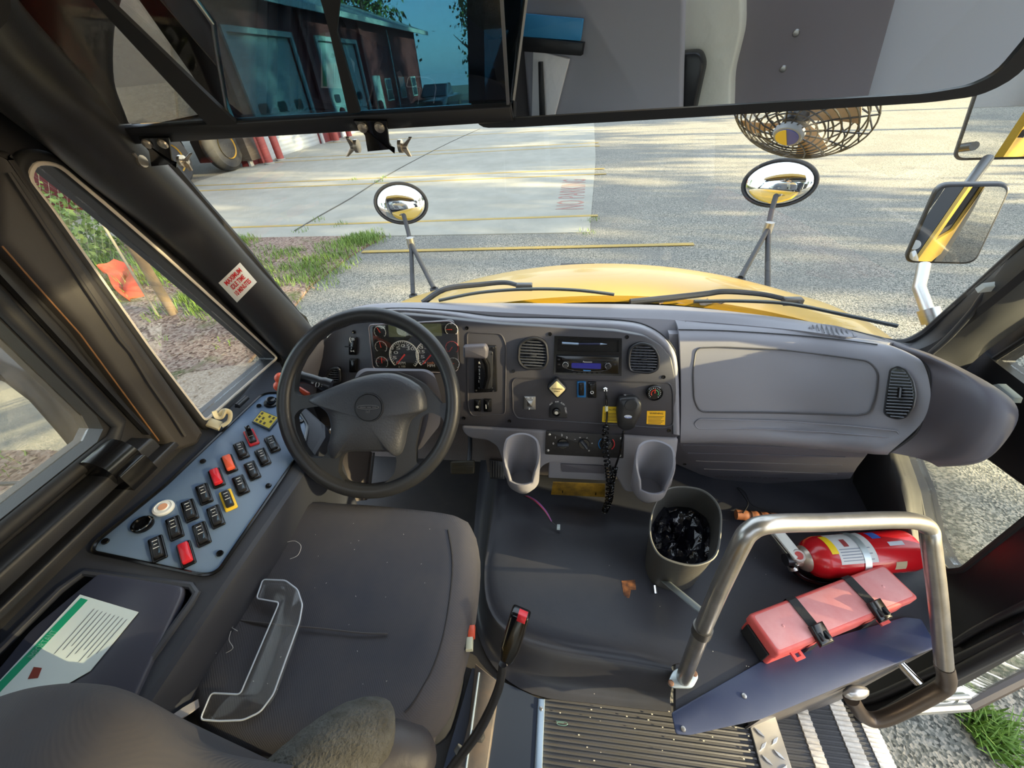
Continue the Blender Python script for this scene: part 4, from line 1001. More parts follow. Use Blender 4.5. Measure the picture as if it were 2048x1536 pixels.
rpanel('black_strap', [(1076, 124), (1084, 124), (1092, 290), (1080, 290)], -.58, .008, gcoat, 'thin black strap over the white cloth reflected in the interior mirror', 'strap', .002)
rpanel('seat_grab_handle', [(1352, 108), (1398, 104), (1408, 130), (1380, 260), (1330, 260)], -.66, .05, gcoat, 'dark curved handle in front of the pale seat, reflected in the interior mirror', 'handle', .02)
rpanel('passenger_seat', [(1366, -250), (1480, -250), (1484, 60), (1462, 150), (1458, 330), (1362, 330)], -.72, .09, vinyl, 'pale crinkled vinyl seat back reflected in the interior mirror', 'seat', .03)
eb = rpanel('entry_barrier', [(1490, -250), (1860, -250), (1740, 180), (1700, 330), (1470, 330), (1466, 180)], -.80, .05, mat('barrier_charcoal', (138, 132, 138), .6, bump=(200, .2, .001)), 'charcoal vinyl barrier with snap buttons reflected in the interior mirror', 'barrier', .01)
for x, y in ((1592, 66), (1566, 138)):
    b = MB(); q = RF(x, y, -.798); b.lathe([(.011, 0), (.008, .004), (0, .005)], q, (0, 1, 0), 16); b.make('snap_button', steel, eb)
rpanel('side_liner', [(1700, -250), (2200, -250), (2200, 330), (1640, 330)], -.92, .03, mat('liner_grey', (214, 216, 222), .6), 'smooth light grey side liner reflected at the right end of the interior mirror', 'liner', .01)
# ================= DASHBOARD =================
F0, F1, F2 = PY(925, 850, .80), PY(1355, 875, .80), PY(1130, 655, .90)
nF = (F1 - F0).cross(F2 - F0).normalized()
if nF.y > 0: nF = -nF
plF = Pl(F0, nF, (F1 - F0))
ds = thing('dashboard', 'grey bus dashboard with black instrument panel, glove area and cup holders', 'dashboard', (.1, .95, 0))
# top pad: from the windshield base to the lip over the instruments, then down the face
r_back = [(612, 672, .90), (660, 636, .95), (720, 612, 1.0), (800, 605, 1.04), (950, 606, 1.07), (1150, 607, 1.08), (1350, 612, 1.07), (1547, 633, 1.03), (1665, 652, .98), (1790, 686, .94)]
r_mid = [(624, 672, .88), (668, 640, .93), (730, 621, .97), (800, 615, .99), (950, 622, 1.01), (1150, 632, 1.02), (1350, 640, 1.01), (1540, 655, .97), (1650, 668, .92), (1770, 690, .87)]
r_lip = [(640, 680, .865), (676, 650, .915), (736, 632, .935), (800, 626, .95), (930, 638, .95), (1100, 650, .95), (1290, 654, .94)]
b = MB(); g1 = [PY(*q) for q in r_back]; g2 = [PY(*q) for q in r_mid]
b.grid([g1, [a * .5 + c * .5 + V((0, 0, .004)) for a, c in zip(g1, g2)], g2], V((0, 0, -.02)), 5); b.make('top_pad', dashg, ds)
# lip in front of the crease
r3 = [(622, 676, .88), (668, 643, .928), (730, 623, .968), (800, 617, .988), (900, 622, 1.0), (1000, 634, 1.01), (1100, 636, 1.01), (1240, 641, 1.0), (1300, 655, .965), (1342, 690, .93), (1357, 740, .90), (1360, 871, .82)]
r4 = [(632, 684, .865), (674, 652, .91), (735, 633, .94), (800, 627, .955), (880, 634, .96), (960, 644, .955), (1100, 653, .955), (1230, 660, .95), (1285, 671, .925), (1328, 704, .90), (1342, 745, .87), (1347, 868, .80)]
b = MB(); g3 = [PY(*q) for q in r3]; g4 = [PY(*q) for q in r4]; gm = [a * .5 + c * .5 + V((0, -.012, .012)) for a, c in zip(g3, g4)]
b.grid([g3, gm, g4], V((0, .01, -.012)), 5); b.make('hood_lip', dashg, ds)
b = MB(); b.tube(cr([p + V((0, -.003, .003)) for p in g3], 5), .0018, 6); b.make('seam', dblack, ds)
r5 = [(622, 684, .875), (668, 652, .925), (730, 632, .96), (800, 626, .98), (950, 640, 1.0), (1150, 648, 1.01), (1300, 668, .98), (1352, 690, .97), (1356, 720, .97)]
b = MB(); b.grid([[PY(*q) for q in (r_mid[:7] + [(1370, 645, 1.0), (1380, 660, .99)])], [PY(*q) for q in r5]], V((0, .01, -.012)), 4); b.make('top_pad_skirt', dashg, ds)
b = MB(); b.grid([[PY(1338, 668, .96), PY(1375, 668, .975)], [PY(1346, 760, .92), PY(1376, 760, .90)], [PY(1346, 884, .84), PY(1372, 884, .84)]], V((0, .02, 0)), 3); b.make('centre_gap_filler', dashg, ds)
# instrument face
face = [(925, 851), (1357, 876), (1352, 760), (1343, 715), (1322, 690), (1290, 672), (1230, 662), (1100, 654), (1000, 648), (940, 642), (870, 634), (800, 628), (735, 634), (690, 646), (660, 668), (640, 692), (628, 724), (622, 760), (624, 810), (640, 850), (700, 862), (800, 868), (870, 860), (905, 848)]
b = MB(); b.prism([p - nF * .03 for p in plF.poly(face, 0, .01, 3)], nF, .03, .004); ip = b.make('instrument_panel', panelb, ds)
def pf(pts, h=0, r=0, seg=4): return plF.poly(pts, h, r, seg)
def slab(name, pts, h0, h1, m, par, r=.004, bev=.002, label=None):
    """piece standing on the instrument panel from height h0 to h1"""
    P = pf(pts, h1, r); P = [p - nF * (h1 - h0) for p in P]
    b = MB(); b.prism(P, nF, h1 - h0, bev); return b.make(name, m, par, label=label)
def ringtube(pts, rad, m, name, par, h=0, r=.006):
    b = MB(); b.tube(pf(pts, h, r), rad, 8, closed=True); return b.make(name, m, par)
lip = mat('panel_edge_light', (96, 100, 108), .35)
# recessed fields, drawn as rounded raised edges
ringtube([(934, 664), (1003, 668), (1012, 690), (1010, 828), (944, 832), (936, 815)], .0022, panelb, 'recess_edge', ip, .0, .012)
ringtube([(1030, 756), (1340, 766), (1346, 784), (1346, 850), (1328, 856), (1034, 836), (1026, 822), (1024, 764)], .0024, panelb, 'recess_edge', ip, .0, .010)
# screws
for x, y in ((934, 656), (1100, 668), (1254, 674), (1027, 742), (1327, 754), (928, 836), (1019, 842), (1338, 861), (708, 664), (640, 842)):
    b = MB(); b.lathe([(.0052, 0), (.0052, .002), (.0035, .002), (.0025, .0005), (0, .0005)], plF.at(x, y), nF, 12); b.make('screw', gblack, ip)
# gauge cluster
gc = slab('gauge_cluster', [(735, 648), (905, 640), (917, 662), (919, 742), (893, 748), (744, 738)], 0, .012, mat('cluster_bezel', (40, 38, 40), .3), ds, .012, .004)
ringtube([(737, 650), (903, 642), (915, 662), (917, 741), (892, 746), (746, 737)], .0015, mat('cluster_edge', (170, 160, 164), .25, .6), 'cluster_rim', gc, .012, .012)
face_m = mat('gauge_face', (30, 30, 30), .5)
slab('cluster_face', [(744, 652), (903, 646), (913, 664), (915, 738), (892, 742), (750, 734)], .0, .0125, face_m, gc, .01, .0)
lcd = mat('lcd_grey_green', (112, 118, 92), .3)
slab('message_display', [(776, 649), (812, 648), (812, 674), (778, 674)], .012, .0132, lcd, gc, .002, 0)
slab('message_display', [(820, 648), (882, 647), (884, 672), (820, 673)], .012, .0132, lcd, gc, .002, 0)
def gauge(cx, cy, r, na, par, nums=None, a0=225, a1=-45, h=.0135, ticks=11, rim=True, ring=wink, nm='gauge'):
    c = plF.at(cx, cy, h); e = plF.at(cx + r, cy, h); R = (e - c).length
    u, v = plF.u, plF.v
    b = MB(); b.lathe([(R, -.001), (R, 0), (0, 0)], c, nF, 28); g = b.make(nm, face_m, par)
    b = MB(); P = []
    for i in range(ticks):
        a = math.radians(a0 + (a1 - a0) * i / (ticks - 1)); d = u * math.cos(a) + v * math.sin(a); w = nF.cross(d)
        b.prism([c + d * R * .82 - w * R * .02, c + d * R * .82 + w * R * .02, c + d * R * .96 + w * R * .02, c + d * R * .96 - w * R * .02], nF, .0006)
    arc = [c + (u * math.cos(math.radians(a0 + (a1 - a0) * i / 30)) + v * math.sin(math.radians(a0 + (a1 - a0) * i / 30))) * R * .96 + nF * .0004 for i in range(31)]
    b.tube(arc, R * .035, 5); b.make('dial_markings', ring, g)
    a = math.radians(na); d = u * math.cos(a) + v * math.sin(a); w = nF.cross(d)
    b = MB(); b.prism([c - d * R * .1 - w * R * .05, c - d * R * .1 + w * R * .05, c + d * R * .82 + w * R * .02, c + d * R * .82 - w * R * .02], nF, .0016); b.make('needle', needle, g)
    if nums:
        for s, aa in nums:
            a = math.radians(aa); q = c + (u * math.cos(a) + v * math.sin(a)) * R * .66; L = R * .13 * len(s)
            text3('numerals', s, q - u * L - v * R * .09, q + u * L - v * R * .09, nF, wink, g, R * .2, depth=.0005)
    return g
gauge(808, 711, 30, 228, gc, [('0', 228), ('5', 196), ('10', 165), ('15', 135), ('20', 104), ('25', 74), ('30', 44)], ticks=31)
gauge(861, 711, 30, 228, gc, [('5', 225), ('15', 190), ('25', 160), ('35', 128), ('45', 95), ('55', 60), ('65', 25), ('75', -15)], ticks=31)
for x, y, n_ in ((760, 664, 120), (762, 694, 100), (764, 725, 90)): gauge(x, y, 12, n_, gc, ticks=9)
gauge(903, 659, 13, 180, gc, ticks=9); gauge(904, 695, 13, 235, gc, ticks=9, ring=mat('gauge_red', (206, 66, 60), .5)); gauge(907, 727, 12, 200, gc, ticks=9)
text('lettering', 'RPM', plF, (797, 729), (811, 729), wink, gc, .0142); text('lettering', 'x 100', plF, (797, 735), (811, 735), wink, gc, .0142)
text('lettering', 'MPH', plF, (855, 734), (870, 734), wink, gc, .0142); text('lettering', 'km/h', plF, (855, 728), (868, 728), mat('amber_ink', (220, 130, 60), .5), gc, .0142)
b = MB(); b.plate([p for p in pf([(744, 652), (903, 646), (913, 664), (915, 738), (892, 742), (750, 734)], .016, .01)], [], nF, .001); b.make('cluster_lens', glass('lens', (.97, .97, .95, 1), .05), gc)
# rocker switches on the panel
def rocker(x, y, w, h, par, bez=gblack, paddle=gblack, marks=None, nm='rocker_switch'):
    s = slab(nm, [(x - w, y - h), (x + w, y - h + .5), (x + w, y + h + .5), (x - w, y + h)], 0, .005, bez, par, .003, .0015)
    slab('paddle', [(x - w * .62, y - h * .8), (x + w * .62, y - h * .8), (x + w * .62, y + h * .8), (x - w * .62, y + h * .8)], .004, .010, paddle, s, .003, .002)
    if marks: text('symbol', marks, plF, (x - w * .4, y + h * .5), (x + w * .4, y + h * .5), wink, s, .0105)
    return s
rocker(705, 692, 8, 18, ip); rocker(706, 731, 8, 14, ip)
b = MB(); b.tube([plF.at(690, 693, .006), plF.at(706, 694, .01)], .0018, 6); b.make('dimmer_lever', gblack, ip)
text('symbol', '(=', plF, (700, 686), (710, 686), wink, ip, .011); text('symbol', '><', plF, (701, 704), (709, 704), wink, ip, .011)
rocker(955, 811, 7, 12, ip, marks='*'); rocker(975, 811, 8, 13, ip, marks='I')
rocker(1163, 779, 9, 16, ip, bez=bsw); rocker(1184, 780, 9, 16, ip, marks='o')
# round louvred vents
def vent(pts, par, nsl, label=None, tilt=0, m=gcoat):
    O = pf(pts, .008, .028, 6); c = sum(O, V()) / len(O)
    I = [c + (p - c) * .84 for p in O]
    b = MB(); b.plate(O, [I], nF, .012); v = b.make('air_vent', gblack if label is None else m, par, label=label)
    b = MB(); b.tube([c + (p - c) * .92 + nF * .001 for p in O], .0042, 8, closed=True); b.make('vent_rim', m, v)
    b = MB(); b.prism([p - nF * .010 for p in I], nF, .004); b.make('vent_throat', dblack, v)
    ys = [(p - c).dot(plF.v) for p in I]; lo_, hi = min(ys), max(ys)
    for k in range(nsl):
        yy = lo_ + (hi - lo_) * (k + .7) / (nsl + .4)
        xs = []
        for i in range(len(I)):
            p, q = I[i] - c, I[(i + 1) % len(I)] - c; a_, b_ = p.dot(plF.v), q.dot(plF.v)
            if (a_ - yy) * (b_ - yy) < 0: t_ = (yy - a_) / (b_ - a_); xs.append((p + (q - p) * t_).dot(plF.u))
        if len(xs) < 2: continue
        x0, x1 = min(xs), max(xs); b = MB()
        b.box(c + plF.u * (x0 + x1) / 2 + plF.v * yy + nF * -.001, x1 - x0, .0026, .008, (plF.u, plF.v, nF), .0008); b.make('slat', mat('vent_slat', (78, 82, 92), .35), v)
    b = MB()
    for k in (-2, -1, 0, 1, 2): b.box(c + plF.u * k * (max((p - c).dot(plF.u) for p in I)) / 3 - nF * .005, .0018, (hi - lo_) * .8, .003, (plF.u, plF.v, nF))
    b.make('vane', gblack, v)
    b = MB(); b.box(c + nF * .005, .016, .0035, .006, (plF.u, plF.v, nF), .001); b.make('thumb_tab', m, v)
vent([(1036, 684), (1068, 671), (1094, 682), (1098, 720), (1090, 738), (1050, 740), (1034, 724)], ip, 9)
vent([(1258, 694), (1280, 683), (1308, 690), (1320, 712), (1318, 740), (1300, 748), (1258, 744), (1254, 724)], ip, 9)
vent([(652, 752), (664, 734), (680, 734), (682, 764), (668, 768), (650, 768)], ip, 6)
# gear selector
gs = slab('gear_selector', [(948, 690), (992, 692), (994, 784), (948, 786)], 0, .008, gblack, ds, .004, .002)
slab('selector_track', [(958, 700), (986, 702), (984, 778), (960, 778)], .008, .0095, gcoat, gs, .008, .001)
for x, y in ((952, 781), (986, 782), (958, 776), (984, 776), (986, 696), (984, 708)):
    b = MB(); b.lathe([(.003, 0), (.0025, .0015), (0, .002)], plF.at(x, y, .0085), nF, 10); b.make('screw', gcoat, gs)
for i, s in enumerate(('R', 'N', '5', '3', '2', '1')): text('numerals', s, plF, (957.5, 728 + i * 7.4), (961, 728 + i * 7.4), wink, gs, .0098)
b = MB(); b.tube([plF.at(970, 776, .012), plF.at(976, 752, .016), plF.at(974, 728, .026), plF.at(966, 712, .034)], [.007, .008, .009, .008], 10); b.make('lever', gblack, gs)
P = pf([(925, 692), (970, 690), (975, 700), (973, 719), (926, 717)], .045, .006); b = MB(); b.prism([p - nF * .02 for p in P], nF, .022, .007); b.make('grip', dashd, gs)
# cubby with pen
b = MB(); b.plate(pf([(1109, 672), (1244, 677), (1243, 752), (1107, 749)], .002), [pf([(1116, 677), (1237, 681), (1237, 704), (1115, 702)], .002), pf([(1112, 710), (1239, 713), (1238, 748), (1111, 745)], .002)], nF, .004)
rd = b.make('radio_frame', gblack, ip)
b = MB(); P = pf([(1116, 677), (1237, 681), (1237, 704), (1115, 702)], .002); b.plate([p - nF * .002 for p in P], [], nF, .002); Q = [p - nF * .0 for p in P]
b.make('cubby', mat('cubby_dark', (12, 12, 13), .8), rd)
pn = thing('pen', 'blue and silver pen lying in the open cubby above the radio', 'pen', plF.at(1168, 688, .004))
b = MB(); b.tube([plF.at(1124, 686, .006), plF.at(1157, 688, .006)], .0032, 10); b.make('cap', mat('silver_plastic', (150, 170, 196), .3, .5), pn)
b = MB(); b.tube([plF.at(1157, 688, .006), plF.at(1200, 688, .006)], .0028, 10); b.make('barrel', mat('pen_blue', (24, 28, 60), .3), pn)
b = MB(); b.tube([plF.at(1200, 688, .006), plF.at(1214, 688.5, .006)], [.0028, .0006], 10); b.make('tip', mat('silver_plastic', (150, 170, 196), .3, .5), pn)
# radio
ra = slab('radio', [(1113, 711), (1238, 714), (1237, 748), (1112, 745)], 0, .008, gblack, ds, .002, .001)
slab('disc_slot', [(1124, 717), (1226, 720), (1226, 722), (1124, 719)], .008, .0088, dblack, ra, .001, 0)
slab('radio_display', [(1143, 726), (1202, 727), (1202, 738), (1143, 736)], .008, .0092, mat('radio_blue', (28, 30, 120), .2, emit=((40, 40, 190), .04)), ra, .003, 0)
text('lettering', 'Panasonic', plF, (1166, 725), (1184, 725.5), wink, ra, .0093)
for x, y in ((1131, 730), (1216, 732)):
    b = MB(); b.lathe([(.0088, 0), (.0088, .003), (.006, .004), (.0058, .012), (0, .012)], plF.at(x, y, .008), nF, 24); b.make('knob', mat('knob_dark', (34, 34, 38), .25), ra)
    b = MB(); b.tube([plF.at(x, y, .0115) + (plF.u * math.cos(a) + plF.v * math.sin(a)) * .0075 for a in [2 * PI * i / 24 for i in range(24)]], .0012, 6, closed=True); b.make('knob_ring', chrome, ra)
b = MB(); b.tube(cr([plF.at(x, y, .0095) for x, y in ((1133, 737), (1150, 741), (1175, 743), (1200, 742), (1215, 739))], 4), .0012, 6); b.make('chrome_arc', chrome, ra)
slab('button', [(1166, 740), (1182, 741), (1180, 744), (1168, 743)], .008, .0095, mat('button_blue', (70, 140, 210), .3), ra, .001, 0)
for i in range(6): slab('button', [(1146 + i * 10, 745), (1152 + i * 10, 745.2), (1152 + i * 10, 746.6), (1146 + i * 10, 746.4)], .008, .0088, gcoat, ra, .0005, 0)
for x, y in ((1118, 719), (1118, 729), (1230, 720), (1230, 729)): slab('button', [(x - 2.5, y - 1.5), (x + 2.5, y - 1.5), (x + 2.5, y + 1.5), (x - 2.5, y + 1.5)], .008, .0088, gcoat, ra, .0005, 0)
# parking brake knob
pb = slab('parking_brake_knob', [(1113, 757), (1136, 779), (1115, 800), (1093, 777)], .0, .026, gcoat, ds, .008, .005)
slab('knob_plate', [(1113, 762), (1131, 779), (1115, 795), (1098, 777)], .026, .0275, mat('brake_cream', (222, 206, 156), .5), pb, .004, .0005)
text('lettering', 'PARKING', plF, (1104, 779), (1125, 780), mat('brown_ink', (110, 96, 60), .6), pb, .028); text('lettering', 'BRAKE', plF, (1108, 784), (1120, 784), mat('brown_ink', (110, 96, 60), .6), pb, .028)
# key switch
ks = slab('ignition_switch', [(1098, 836), (1098, 814), (1108, 803), (1122, 803), (1133, 815), (1135, 837)], 0, .002, gcoat, ds, .006, .001)
b = MB(); b.lathe([(.012, 0), (.0115, .010), (.009, .011), (.0085, .007), (.006, .007), (.0055, .009), (0, .009)], plF.at(1113, 823, .002), nF, 24); b.make('lock_barrel', gblack, ks)
b = MB(); b.lathe([(.005, 0), (.005, .010), (0, .010)], plF.at(1113, 823, .002), nF, 20); b.make('key_slot', steel, ks)
for s, a, c in (('ACC', (1100, 811), (1106, 806)), ('OFF', (1110, 805), (1118, 805)), ('RUN', (1121, 806), (1128, 811)), ('START', (1129, 815), (1131, 827))): text('lettering', s, plF, a, c, wink, ks, .0025)
# steel bracket with clip
bk = slab('mounting_bracket', [(1048, 793), (1071, 793), (1071, 820), (1047, 819)], 0, .004, steel, ds, .002, .001)
slab('bracket_cup', [(1053, 801), (1067, 801), (1065, 815), (1054, 814)], .004, .010, steel, bk, .003, .003)
for x, y in ((1055, 796), (1063, 796), (1058, 818)):
    b = MB(); b.lathe([(.003, 0), (.0025, .002), (0, .0028)], plF.at(x, y, .004), nF, 10); b.make('screw', chrome, bk)
# air pressure gauge
ag = plF.at(1308, 784, .0); b = MB(); b.lathe([(.022, 0), (.022, .010), (.0195, .013), (.0185, .009), (0, .009)], ag, nF, 32); g = b.make('air_pressure_gauge', gblack, ds)
b = MB(); c = ag + nF * .0098
for i in range(15):
    a = math.radians(225 - 270 * i / 14); d = plF.u * math.cos(a) + plF.v * math.sin(a); w = nF.cross(d) * .0006
    b.prism([c + d * .0135 - w, c + d * .0135 + w, c + d * .0162 + w, c + d * .0162 - w], nF, .0004)
b.make('dial_markings', wink, g)
arc = lambda a0, a1, r: [c + nF * .0004 + (plF.u * math.cos(math.radians(a0 + (a1 - a0) * i / 16)) + plF.v * math.sin(math.radians(a0 + (a1 - a0) * i / 16))) * r for i in range(17)]
b = MB(); b.tube(arc(220, 95, .0095), .0012, 5); b.make('red_band', needle, g)
b = MB(); b.tube(arc(85, -30, .0095), .001, 5); b.make('green_band', mat('green_band', (90, 190, 130), .5), g)
b = MB(); b.prism([c - plF.u * .0012, c + plF.u * .0012, c + plF.v * .013 + plF.u * .0005, c + plF.v * .013 - plF.u * .0005], nF, .001); b.make('needle', needle, g)
# warning labels
w1_ = slab('warning_label', [(1206, 813), (1243, 814), (1243, 846), (1204, 844)], 0, .0008, ylab, ds, .002, 0, label='yellow caution label partly behind the microphone')
text('lettering', 'CAUTION', plF, (1213, 821), (1241, 822), inkm, w1_, .001)
w2_ = slab('warning_label', [(1294, 822), (1331, 822), (1330, 850), (1293, 848)], 0, .0008, mat('amber_label', (246, 186, 20), .5), ds, .001, 0, label='square yellow warning label right of the microphone')
text('lettering', 'WARNING', plF, (1299, 828), (1326, 829), inkm, w2_, .001)
for i in range(6):
    for w_, x0, y0, dx in ((w2_, 1296, 832, 32), (w1_, 1207, 826, 34)):
        b = MB(); b.prism(pf([(x0, y0 + i * 2.8), (x0 + dx - (i % 3) * 3, y0 + .6 + i * 2.8), (x0 + dx - (i % 3) * 3, y0 + 1.7 + i * 2.8), (x0, y0 + 1.1 + i * 2.8)], .0009), nF, .0002); b.make('fine_print', mat('label_ink', (120, 96, 30), .6), w_)
# ---- centre lower console with climate panel and cup holders ----
lowc = [(922, 851), (1358, 877), (1350, 940), (1344, 975), (1330, 990), (1250, 985), (1236, 960), (1222, 940), (1205, 932), (1100, 926), (1084, 934), (1072, 955), (1060, 970), (1020, 970), (1008, 955), (1004, 920), (994, 895), (975, 882), (940, 878), (926, 868)]
b = MB(); b.prism([p - nF * .04 for p in pf(lowc, 0, .012, 4)], nF, .038, .006); lc = b.make('centre_console', dashg, ds)
b = MB(); b.prism([p - nF * .028 for p in pf([(1098, 920), (1212, 924), (1214, 968), (1096, 962)], 0, .004)], nF, .012, .003); b.make('tray_recess', dashg, lc)
b = MB(); b.prism([p - nF * .016 for p in pf([(1122, 932), (1210, 936), (1210, 952), (1124, 948)], 0, .002)], nF, .0045, .001); b.make('recess_plug', dashd, lc)
hv = slab('climate_panel', [(1092, 862), (1249, 871), (1247, 917), (1090, 909)], 0, .004, mat('scratched_black', (24, 24, 26), .5, var=(60, .3, (44, 42, 42))), ds, .004, .001)
for x, y in ((1099, 869), (1096, 901), (1242, 877), (1240, 911)):
    b = MB(); b.lathe([(.004, 0), (.004, .001), (.002, .002), (0, .0015)], plF.at(x, y, .004), nF, 12); b.make('screw', steel, hv)
for x, y, a in ((1126, 887, 5), (1168, 887, -50), (1213, 888, 60)):
    b = MB(); c = plF.at(x, y, .004); b.lathe([(.0165, 0), (.015, .004), (0, .004)], c, nF, 24); kn = b.make('climate_knob', gblack, hv)
    a = math.radians(a); d = plF.u * math.cos(a) + plF.v * math.sin(a); w = nF.cross(d)
    b = MB(); b.prism([c + nF * .003 + d * i * .017 + w * j * .0045 for i, j in ((-1, -.9), (.6, -1), (1, -.6), (1, .6), (.6, 1), (-1, .9))], nF, .013, .004); b.make('pointer_grip', mat('knob_grip', (46, 50, 58), .35), kn)
for s, x, y in (('0', 1107, 889), ('1', 1112, 877), ('2', 1124, 872), ('3', 1134, 877), ('~', 1150, 879), ('=', 1160, 876), ('^', 1174, 877), ('+', 1184, 888), ('#', 1178, 903)): text('numerals', s, plF, (x - 1.5, y), (x + 1.7, y), wink, hv, .0046)
c = plF.at(1213, 888, .0052)
for a0, a1, m_, nn in ((135, 225, bsw, 'blue_band'), (45, -45, mat('band_red', (220, 60, 60), .5), 'red_band')):
    b = MB(); b.tube([c + (plF.u * math.cos(math.radians(a0 + (a1 - a0) * i / 12)) + plF.v * math.sin(math.radians(a0 + (a1 - a0) * i / 12))) * .0225 for i in range(13)], .0014, 5); b.make(nn, m_, hv)
def cup(cx, cyz, nm, R=.044):
    base = PZ(cx, cyz, F0.z - .115); cxx = base
    b = MB(); N = 36; H = .105; t = .006
    def top_h(a):   # notch faces the driver cabin (-y)
        f = (math.sin(a) + 1) / 2      # 1 at +y back, 0 at -y front
        s = .055 + .085 * min(1, max(0, (f - .10) / .62)) ** .8
        return s if f > .12 else .036
    def ring(r, hf, off=0): return [cxx + V((math.cos(2 * PI * k / N) * r, math.sin(2 * PI * k / N) * r, hf(2 * PI * k / N) + off)) for k in range(N)]
    ob = ring(R * .72, lambda a: -.028); o0 = ring(R * 1.08, lambda a: 0.0); o1 = ring(R * 1.2, top_h, -.004); l1 = ring(R * 1.14, top_h, .003); l2 = ring(R * 1.02, top_h, .002); i1 = ring(R * .98, lambda a: top_h(a) * .95); i0 = ring(R * .82, lambda a: -.004)
    R_ = [[b.v(p) for p in r] for r in (ob, o0, o1, l1, l2, i1, i0)]
    for i in range(len(R_) - 1): b.strip(R_[i], R_[i + 1])
    b.f(R_[-1]); b.f(R_[0][::-1])
    return b.make(nm, dashg, ds, sharp=60)
cup(1046, 958, 'cup_holder'); cup(1296, 975, 'cup_holder')
bp_ = [PY(x, y, .775) for x, y in ((1106, 964), (1210, 968), (1210, 994), (1102, 989))]
bn = (bp_[1] - bp_[0]).cross(bp_[3] - bp_[0]).normalized(); bn = -bn if bn.y > 0 else bn
b = MB(); b.prism([p - bn * .002 for p in bp_], bn, .003, .0006); bpl = b.make('yellow_metal_plate', brass, ds)
for x, y in ((1125, 984), (1191, 988)):
    p = PY(x, y, .772); b = MB(); b.tube([p, p + V((0, -.006, .004)), p + V((0, -.004, .012))], .0016, 8); b.make('screw_hook', gblack, bpl)
b = MB(); b.box((.06, .90, .12), .62, .06, .20, b=.01); b.make('carpet_skirt', carpet, ds)
# ---- right-hand dash: glove section ----
A = [(1357, 659, .97), (1444, 661, .96), (1560, 668, .945), (1650, 676, .915), (1755, 689, .86), (1800, 702, .82), (1845, 725, .775)]
B1 = [(1360, 690, .925), (1444, 690, .92), (1560, 698, .905), (1650, 708, .88), (1755, 722, .82), (1806, 738, .785), (1857, 757, .75)]
B2 = [(1362, 760, .875), (1444, 762, .87), (1560, 768, .86), (1650, 776, .83), (1755, 792, .775), (1806, 800, .745), (1860, 800, .72)]
B3 = [(1362, 830, .835), (1444, 832, .83), (1560, 838, .82), (1650, 846, .79), (1740, 856, .74), (1790, 858, .72), (1840, 850, .70)]
B4 = [(1361, 880, .81), (1444, 880, .805), (1540, 884, .79), (1650, 893, .755), (1722, 900, .72), (1752, 904, .705), (1779, 905, .70)]
B5 = [(1361, 886, .86), (1444, 888, .86), (1540, 892, .85), (1650, 900, .82), (1722, 906, .78), (1752, 908, .76), (1779, 908, .75)]
A0_ = [(1350, 640, 1.01), (1444, 646, 1.0), (1560, 655, .97), (1650, 665, .93), (1755, 684, .885), (1800, 698, .84), (1830, 712, .80)]
b = MB(); b.grid([[PY(*q) for q in r] for r in (A0_, A, B1, B2, B3, B4, B5)], V((0, .012, -.004)), 6); gl = b.make('glove_section', dashg, ds)
b = MB(); b.tube(cr([PY(x, y, d - .002) for x, y, d in A[:5]] , 5), .0014, 6); b.make('seam', dblack, gl)
import bisect
GR = [[PY(*q) for q in r] for r in (A0_, A, B1, B2, B3, B4)]
def ons(px, py, h=0):
    """point on the glove section seen at that direction"""
    rows = (A0_, A, B1, B2, B3, B4)
    def yat(row):
        xs = [q[0] for q in row]; i = min(max(bisect.bisect(xs, px) - 1, 0), len(xs) - 2); t = (px - xs[i]) / (xs[i + 1] - xs[i])
        return row[i][1] + (row[i + 1][1] - row[i][1]) * t, row[i][2] + (row[i + 1][2] - row[i][2]) * t
    q = [yat(r) for r in rows]
    for k in range(len(q) - 1):
        if py <= q[k + 1][0] or k == len(q) - 2:
            t = (py - q[k][0]) / (q[k + 1][0] - q[k][0]); d = q[k][1] + (q[k + 1][1] - q[k][1]) * t; break
    return PY(px, py, d - h)
def dens(pts, n=6, closed=True):
    o = []
    N = len(pts)
    for i in range(N if closed else N - 1):
        a, c = pts[i], pts[(i + 1) % N]
        for k in range(n): o.append((a[0] + (c[0] - a[0]) * k / n, a[1] + (c[1] - a[1]) * k / n))
    return o
gp = dens(rnd([(1392, 696), (1440, 694), (1560, 699), (1660, 711), (1738, 722), (1757, 745), (1752, 790), (1740, 826), (1715, 831), (1560, 826), (1400, 824), (1388, 800), (1386, 740)], 14, 4), 3)
b = MB(); b.tube([ons(x, y, .0015) for x, y in gp], .0022, 6, closed=True); b.make('glove_panel_outline', mat('dash_groove', (70, 68, 70), .6), gl)
b = MB(); b.tube([ons(x, y, .0025) for x, y in dens(rnd([(1398, 838), (1560, 842), (1700, 852), (1796, 862), (1800, 876), (1770, 874), (1650, 864), (1520, 858), (1396, 858), (1388, 848)], 6, 3), 3)], .0020, 6, closed=True); b.make('lower_ridge', dashg, gl)
